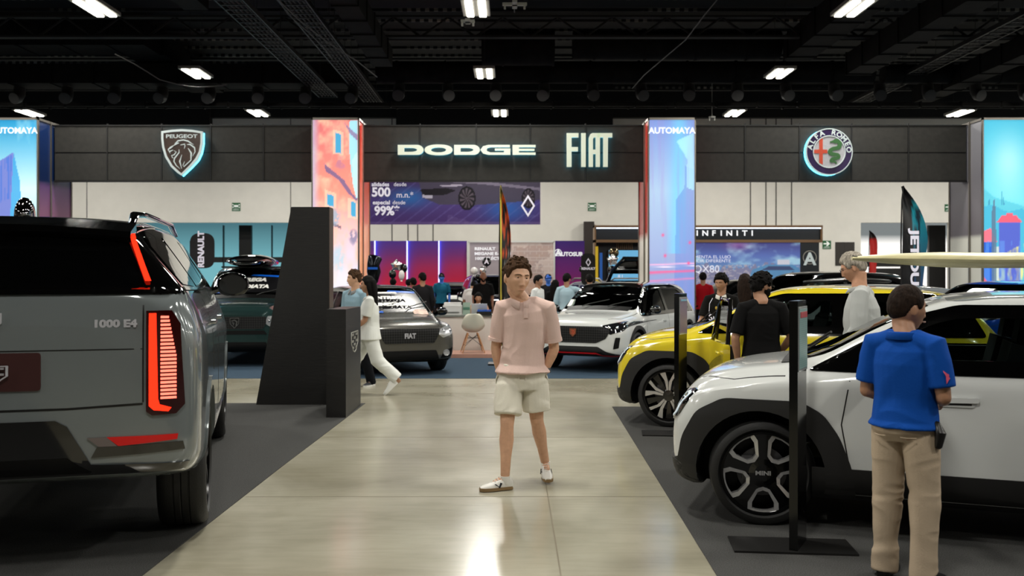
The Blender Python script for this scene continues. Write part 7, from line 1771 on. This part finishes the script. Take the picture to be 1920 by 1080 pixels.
# the man in blue
BLU = clothm('royal_blue_pique', (.03, .27, .60)); KH = clothm('khaki_twill', (.70, .63, .54), noisy=.03, nscale=6)
B1_ = person('man in a royal blue polo and khaki trousers standing with his back turned', (2.13, 5.06, .006), R(132), 1.625,
    dict(shR=(-.190, .01, 1.42), shL=(.190, .01, 1.42), elR=(-.235, .01, 1.12), elL=(.235, .01, 1.12), wrR=(-.12, -.22, 1.06), wrL=(.10, -.24, 1.04), anR=(-.125, .03, .09), anL=(.125, .0, .09), knR=(-.115, -.01, .5), knL=(.115, -.02, .5), neck=(0, .0, 1.47), head=(.01, -.055, 1.628)),
    yaw=R(-32), pitch=R(4), sk='tan', topm=BLU, bot='trousers', botm=KH, shoem=mat('black_leather', (.04, .035, .03), .35), hair='receding', hairm=H_DB, hthick=.010, hrough=.003, vox=.0045, sleeve='short', hem=.93, girth=1.10, hs=1.14, seed=9, hl=.072, wr=.011, fat=.003)
collar(B1_, BLU, .086, .034, .02, gap=.22)
t = B1_['t']; s = B1_['s']
bm = NB(); tube(bm, [(-.175, .0, .86), (-.20, .02, .82), (-.19, .02, .755)], [(.020, .035), (.026, .042), (.018, .030)], 14, side=(1, 0, 0), round_ends=True); obj('belt_pouch', bm, mat('black_leather'), t, True)
bm = NB(); tube(bm, [(0, 0, .835), (0, 0, .862)], [(.176, .139)] * 2, 30, side=(1, 0, 0)); obj('belt', bm, mat('belt_leather', (.10, .06, .04), .4), t, True)
sh, el = B1_['J']['shR'], B1_['J']['elR']; pb = sh.lerp(el, .62); dn = Vector((-.75, .62, .15)).normalized(); rot = dn.to_track_quat('Z', 'Y').to_matrix().to_4x4()
for q in (-1, 1): shape2d('sleeve_emblem', [[(0, .008), (q * .035, .016), (q * .018, .0), (q * .010, -.010), (0, -.006)]], .004, mat('pink_thread', (.80, .30, .42), .7), t, Matrix.Translation(pb + dn * .072) @ rot @ Matrix.Rotation(R(100), 4, 'Z'))
for sx in (-1, 1):
    bm = NB(); tube(bm, [(sx * .04, .140, .795), (sx * .075, .136, .793), (sx * .115, .112, .795)], .0025, 6); obj('pocket_welt', bm, KH, t)
# man in black t shirt
BT = clothm('black_tee', (.035, .033, .035)); DJ = clothm('dark_jeans', (.06, .07, .09))
C1 = person('bearded man in glasses and a black t-shirt standing by the yellow car', (X_(1428, 8.8), 8.8, .006), R(176), 1.71,
    dict(elR=(-.285, .03, 1.13), elL=(.265, .04, 1.12), wrR=(-.20, -.13, .97), wrL=(.225, -.02, .86), head=(-.01, -.035, 1.636)), yaw=R(-62), pitch=R(6), sk='tan', topm=BT, botm=DJ, shoem=BLACK, hair='curly', hairm=H_BK, hthick=.024, hrough=.010, beard=(H_BK, .012), glasses=True, sleeve='tee', hem=.86, girth=1.08, seed=5, vox=.006, wr=.006)
bm = NB(); tube(bm, [C1['J']['neck'] + Vector((.077 * math.cos(a) , .072 * math.sin(a) , -.018)) for a in [2 * PI * k / 24 for k in range(25)]], .008, 8); obj('neckband', bm, BT, C1['t'], True)
bm = NB(); w_ = C1['J']['wrL']; tube(bm, [w_ + Vector((0, 0, .03)), w_ + Vector((0, 0, .045))], .034, 14); obj('bracelet', bm, BLACK, C1['t'])
# older man
def striped(name, c1, c2, sc):
    m = bpy.data.materials.new(name); m.use_nodes = True; nt = m.node_tree; b = nt.nodes['Principled BSDF']; L = nt.links.new
    tc = nt.nodes.new('ShaderNodeTexCoord'); wv = nt.nodes.new('ShaderNodeTexWave'); wv.bands_direction = 'DIAGONAL'; wv.inputs['Scale'].default_value = sc; wv.inputs['Distortion'].default_value = .5
    r = nt.nodes.new('ShaderNodeValToRGB'); r.color_ramp.elements[0].color = (*lin(c1), 1); r.color_ramp.elements[1].color = (*lin(c2), 1); r.color_ramp.elements[0].position = .3; r.color_ramp.elements[1].position = .6
    L(tc.outputs['Object'], wv.inputs[0]); L(wv.outputs['Fac'], r.inputs[0]); L(r.outputs[0], b.inputs['Base Color']); b.inputs['Roughness'].default_value = .8; return m
GS = striped('grey_stripe_shirt', (.62, .63, .62), (.72, .73, .72), 130)
D1 = person('grey haired older man in glasses and a pale grey shirt, looking down', (X_(1616, 8.6), 8.6, .006), R(-118), 1.87, dict(neck=(0, -.02, 1.475), head=(0, -.075, 1.662), elR=(-.24, .0, 1.13), elL=(.24, .0, 1.13), wrR=(-.20, -.16, .93), wrL=(.22, -.15, .93)),
    yaw=R(5), pitch=R(22), sk='light', topm=GS, top='loose', botm=DJ, shoem=BLACK, hair='short', hairm=H_GR, hthick=.022, hrough=.007, glasses=True, sleeve='long', hem=.80, girth=1.28, seed=7, vox=.006, wr=.009)
collar(D1, GS, .078, .036, .03)
# woman in white
WHC = clothm('white_cotton', (.86, .87, .85), noisy=.02, nscale=6)
E1 = person('woman with long dark hair in a white uniform striding behind the crest plinth', (X_(693, 13.1), 13.1, 0), R(-84), 1.66,
    dict(pelvis=(0, 0, .955), head=(.0, -.03, 1.665), elR=(-.22, .0, 1.14), wrR=(-.20, -.10, .92), elL=(.20, -.06, 1.14), wrL=(.2, -.22, 1.0), hipR=(-.08, 0, .93), hipL=(.08, 0, .93), knR=(-.09, -.22, .53), anR=(-.09, -.28, .10), knL=(.09, .12, .53), anL=(.09, .44, .22)),
    sk='tan', topm=WHC, bot='wide', botm=WHC, shoem=mat('white_shoe', (.84, .84, .82), .4), hair='long', hairm=H_BK, hthick=.016, hrough=.004, fem=True, sleeve='short', hem=.84, girth=1.18, seed=12, vox=.007, wr=.008, heelL=.75)
collar(E1, WHC, .066, .03, .03)
bm = NB(); c_ = E1['J']['shR'].lerp(E1['J']['elR'], .35) + Vector((-.067, 0, 0)); tube(bm, [c_ + Vector((0, .01, .03)), c_ + Vector((-.004, 0, 0)), c_ + Vector((0, -.01, -.03))], [(.01, .004)] * 3, 6, side=(0, 1, 0)); obj('sleeve_emblem', bm, mat('grey_thread', (.45, .45, .45), .7), E1['t'])
F1 = person('young man in a blue checked shirt just behind the woman in white', (X_(665, 14.0), 14.0, 0), R(-35), 1.76, dict(anL=(.12, .25, .09), knL=(.11, .08, .5)), yaw=R(-30), sk='fair', topm=striped('blue_check_shirt', (.30, .46, .55), (.62, .72, .76), 30), botm=DJ, shoem=mat('navy_shoe', (.08, .10, .14), .6), solem=WHITEP, hair='curly', hairm=H_BR, hthick=.02, seed=15, vox=.008, hem=.84)
collar(F1, mat('blue_check_shirt'))
# teenager
JRS = clothm('black_jersey', (.055, .05, .045), noisy=.5, nscale=5)
G1 = person('teenage boy in a black sports jersey with white collar behind the open yellow door', (X_(1352, 12.75), 12.75, 0), R(-14), 1.70, dict(elR=(-.27, -.05, 1.13), wrR=(-.36, -.22, .98), elL=(.24, .03, 1.12), wrL=(.245, -.05, .90)), yaw=R(-22), pitch=R(8), sk='tan', topm=JRS, botm=BT, shoem=BLACK, hair='curly', hairm=H_BK, hthick=.026, seed=21, vox=.007, sleeve='tee', girth=1.02)
collar(G1, mat('white_sock'), .076, .034, .05)
s = G1['s']
text('jersey_script', 'Sunds', .12, TM((-.02, -.148, 1.16 * s)), LB, G1['t'], .004, .002)
text('jersey_number', '9', .18, TM((-.02, -.150, 1.0 * s)), LB, G1['t'], .004, .002, .6)
for x_, c_ in ((-.06, 'gold_thread'), (.07, 'white_sock')):
    bm = NB(); ball(bm, (x_, -.135, 1.30 * s), (.016, .006, .022)); obj('jersey_crest', bm, mat(c_, (.75, .62, .25), .5), G1['t'], True)
for sx in (-1, 1):
    bm = NB(); tube(bm, [(sx * .11, -.075, 1.44 * s), (sx * .15, -.11, 1.36 * s), (sx * .155, -.115, 1.25 * s)], .004, 6); obj('jersey_piping', bm, LB, G1['t'])
H1 = person('woman with long brown hair and bare shoulder behind the bearded man in black', (X_(1396, 13.4), 13.4, 0), R(150), 1.70, dict(), yaw=R(15), sk='fair', topm=BT, botm=DJ, shoem=BLACK, hair='long', hairm=H_DB, fem=True, sleeve='none', seed=2, vox=.008)
# the others, farther away
RED = clothm('red_shirt', (.62, .05, .10)); LBS = clothm('light_blue_shirt', (.62, .72, .76), noisy=.04, nscale=5); DKC = clothm('charcoal_shirt', (.10, .10, .11)); WHS = clothm('white_shirt', (.82, .83, .82))
ST = dict(vox=.010, shoem=BLACK)
person('person in a dark red shirt standing right of the hazy blue column', (X_(1318, 23), 23, 0), R(172), 1.76, topm=RED, botm=BT, hair='short', hairm=H_BK, seed=31, **ST)
person('man in a light blue shirt with his right arm stretched out, beyond the white crossover', (X_(1063, 20.6), 20.6, 0), R(172), 1.73, dict(elR=(-.44, -.10, 1.30), wrR=(-.66, -.22, 1.34), elL=(.25, .02, 1.12)), yaw=R(-25), topm=LBS, botm=DJ, hair='short', hairm=H_BK, sleeve='long', girth=1.1, seed=32, hem=.84, **ST)
person('dark haired bearded man with only his head above the white crossover roof', (X_(1106, 21.2), 21.2, 0), R(-160), 1.71, dict(), yaw=R(-20), topm=DKC, botm=DJ, hair='short', hairm=H_BK, beard=(H_BK, .01), seed=33, **ST)
person('bald bearded man in a black shirt standing behind the seated woman', (X_(906, 22.2), 22.2, .085), R(8), 1.70, dict(), sk='brown', topm=BT, botm=DJ, hair=None, beard=(H_BK, .012), girth=1.15, seed=34, **ST)
person('dark haired woman seated behind the laptop at the white desk', (X_(897, 21.0), 21.0, -.315), R(2), 1.62, dict(elR=(-.26, -.06, 1.16), wrR=(-.14, -.28, 1.21), elL=(.26, -.06, 1.16), wrL=(.14, -.28, 1.21), knR=(-.12, -.44, .93), knL=(.12, -.44, .93), anR=(-.12, -.42, .52), anL=(.12, -.42, .52), hipR=(-.09, 0, .93), hipL=(.09, 0, .93)), pitch=R(10), sk='tan', topm=clothm('tan_top', (.66, .50, .40)), bot='slim', botm=BT, hair='long', hairm=H_BK, fem=True, seed=35, **ST)
person('dark haired man in a dark suit seen from behind, right of the grey hatchback windscreen', (X_(792, 21.6), 21.6, 0), R(-170), 1.75, dict(), yaw=R(20), topm=DKC, botm=DKC, hair='short', hairm=H_BK, sleeve='long', girth=1.1, seed=36, **ST)
o_ = person('man in a white shirt and navy cap stooping behind the white desk', (X_(884, 24), 24, .0), R(150), 1.60, dict(neck=(0, -.06, 1.45), head=(0, -.14, 1.60)), pitch=R(25), topm=WHS, botm=DJ, hair='short', hairm=H_BK, girth=1.15, seed=37, **ST)
def cap(P, m, brim=True):
    Mh, t = P['Mh'], P['t']; bm = NB()
    for i in range(1): pass
    ball(bm, Mh @ Vector((0, .004, .045)), (.088, .100, .088), 20, 12)
    tube(bm, [Mh @ Vector((0, -.07, .052)), Mh @ Vector((0, -.15, .042))], [(.070, .006), (.05, .005)], 14, side=Mh.to_3x3() @ Vector((1, 0, 0)), round_ends=True); obj('cap', bm, m, t, True)
cap(o_, mat('navy_cap', (.07, .12, .22), .8))
o_ = person('figure in a black cap with blue light painted on the face before the purple wall', (X_(828, 28), 28, 0), R(0), 1.76, dict(), sk='tan', topm=clothm('teal_shirt', (.10, .36, .46)), botm=DJ, hair='short', hairm=H_BK, seed=38, **ST); cap(o_, BLACK)
o_['t'].children[0].data.materials[0] = mat('blue_light_face', (.25, .48, .85), .5)  # blue light on the figure is put into the skin colour
o_ = person('figure in a bright blue cap with blue light painted on the face before the brick poster', (X_(1028, 24.2), 24.2, 0), R(0), 1.72, dict(), sk='tan', topm=DKC, botm=DJ, hair='short', hairm=H_BK, seed=39, **ST); cap(o_, mat('bright_blue')); o_['t'].children[0].data.materials[0] = mat('blue_light_face')
person('dark haired person directly behind the neck of the man in pink', (X_(1009, 19.5), 19.5, .085), R(60), 1.60, dict(), topm=WHS, botm=DJ, hair='short', hairm=H_BK, hthick=.03, seed=40, **ST)
person('dark haired woman left of the man in the light blue shirt', (X_(1041, 21.8), 21.8, 0), R(160), 1.58, dict(), topm=BT, botm=DJ, hair='long', hairm=H_BK, fem=True, seed=41, **ST)
o_ = person('bald man in a white shirt holding a phone to his ear, beyond the silver car', (X_(1523, 23.5), 23.5, 0), R(150), 1.74, dict(elR=(-.36, -.05, 1.28), wrR=(-.20, -.10, 1.56)), yaw=R(-45), sk='brown', topm=WHS, botm=DJ, hair=None, sleeve='long', girth=1.2, seed=42, **ST)
o_ = person('person in a bright blue cap and dark shirt beside the bald man in white', (X_(1548, 24.2), 24.2, 0), R(-60), 1.66, dict(), sk='tan', topm=DKC, botm=DJ, hair='short', hairm=H_BK, seed=43, **ST); cap(o_, mat('bright_blue'))
for px, Y, h_, lb in ((703, 27, 1.62, 'dark haired person beyond the roof of the grey hatchback, nearest the column'), (737, 25.5, 1.60, 'dark haired person below the silver star balloon'), (766, 26.5, 1.58, 'dark haired person right of the star balloon, low behind the grey hatchback'), (775, 23.5, 1.62, 'dark haired person just left of the man in the dark suit')):
    person(lb, (X_(px, Y), Y, 0), R(px * 3 % 90 - 45 + 180), h_, dict(), topm=DKC, botm=DJ, hair='short', hairm=H_BK, hthick=.026, seed=px, vox=.014, shoem=BLACK)
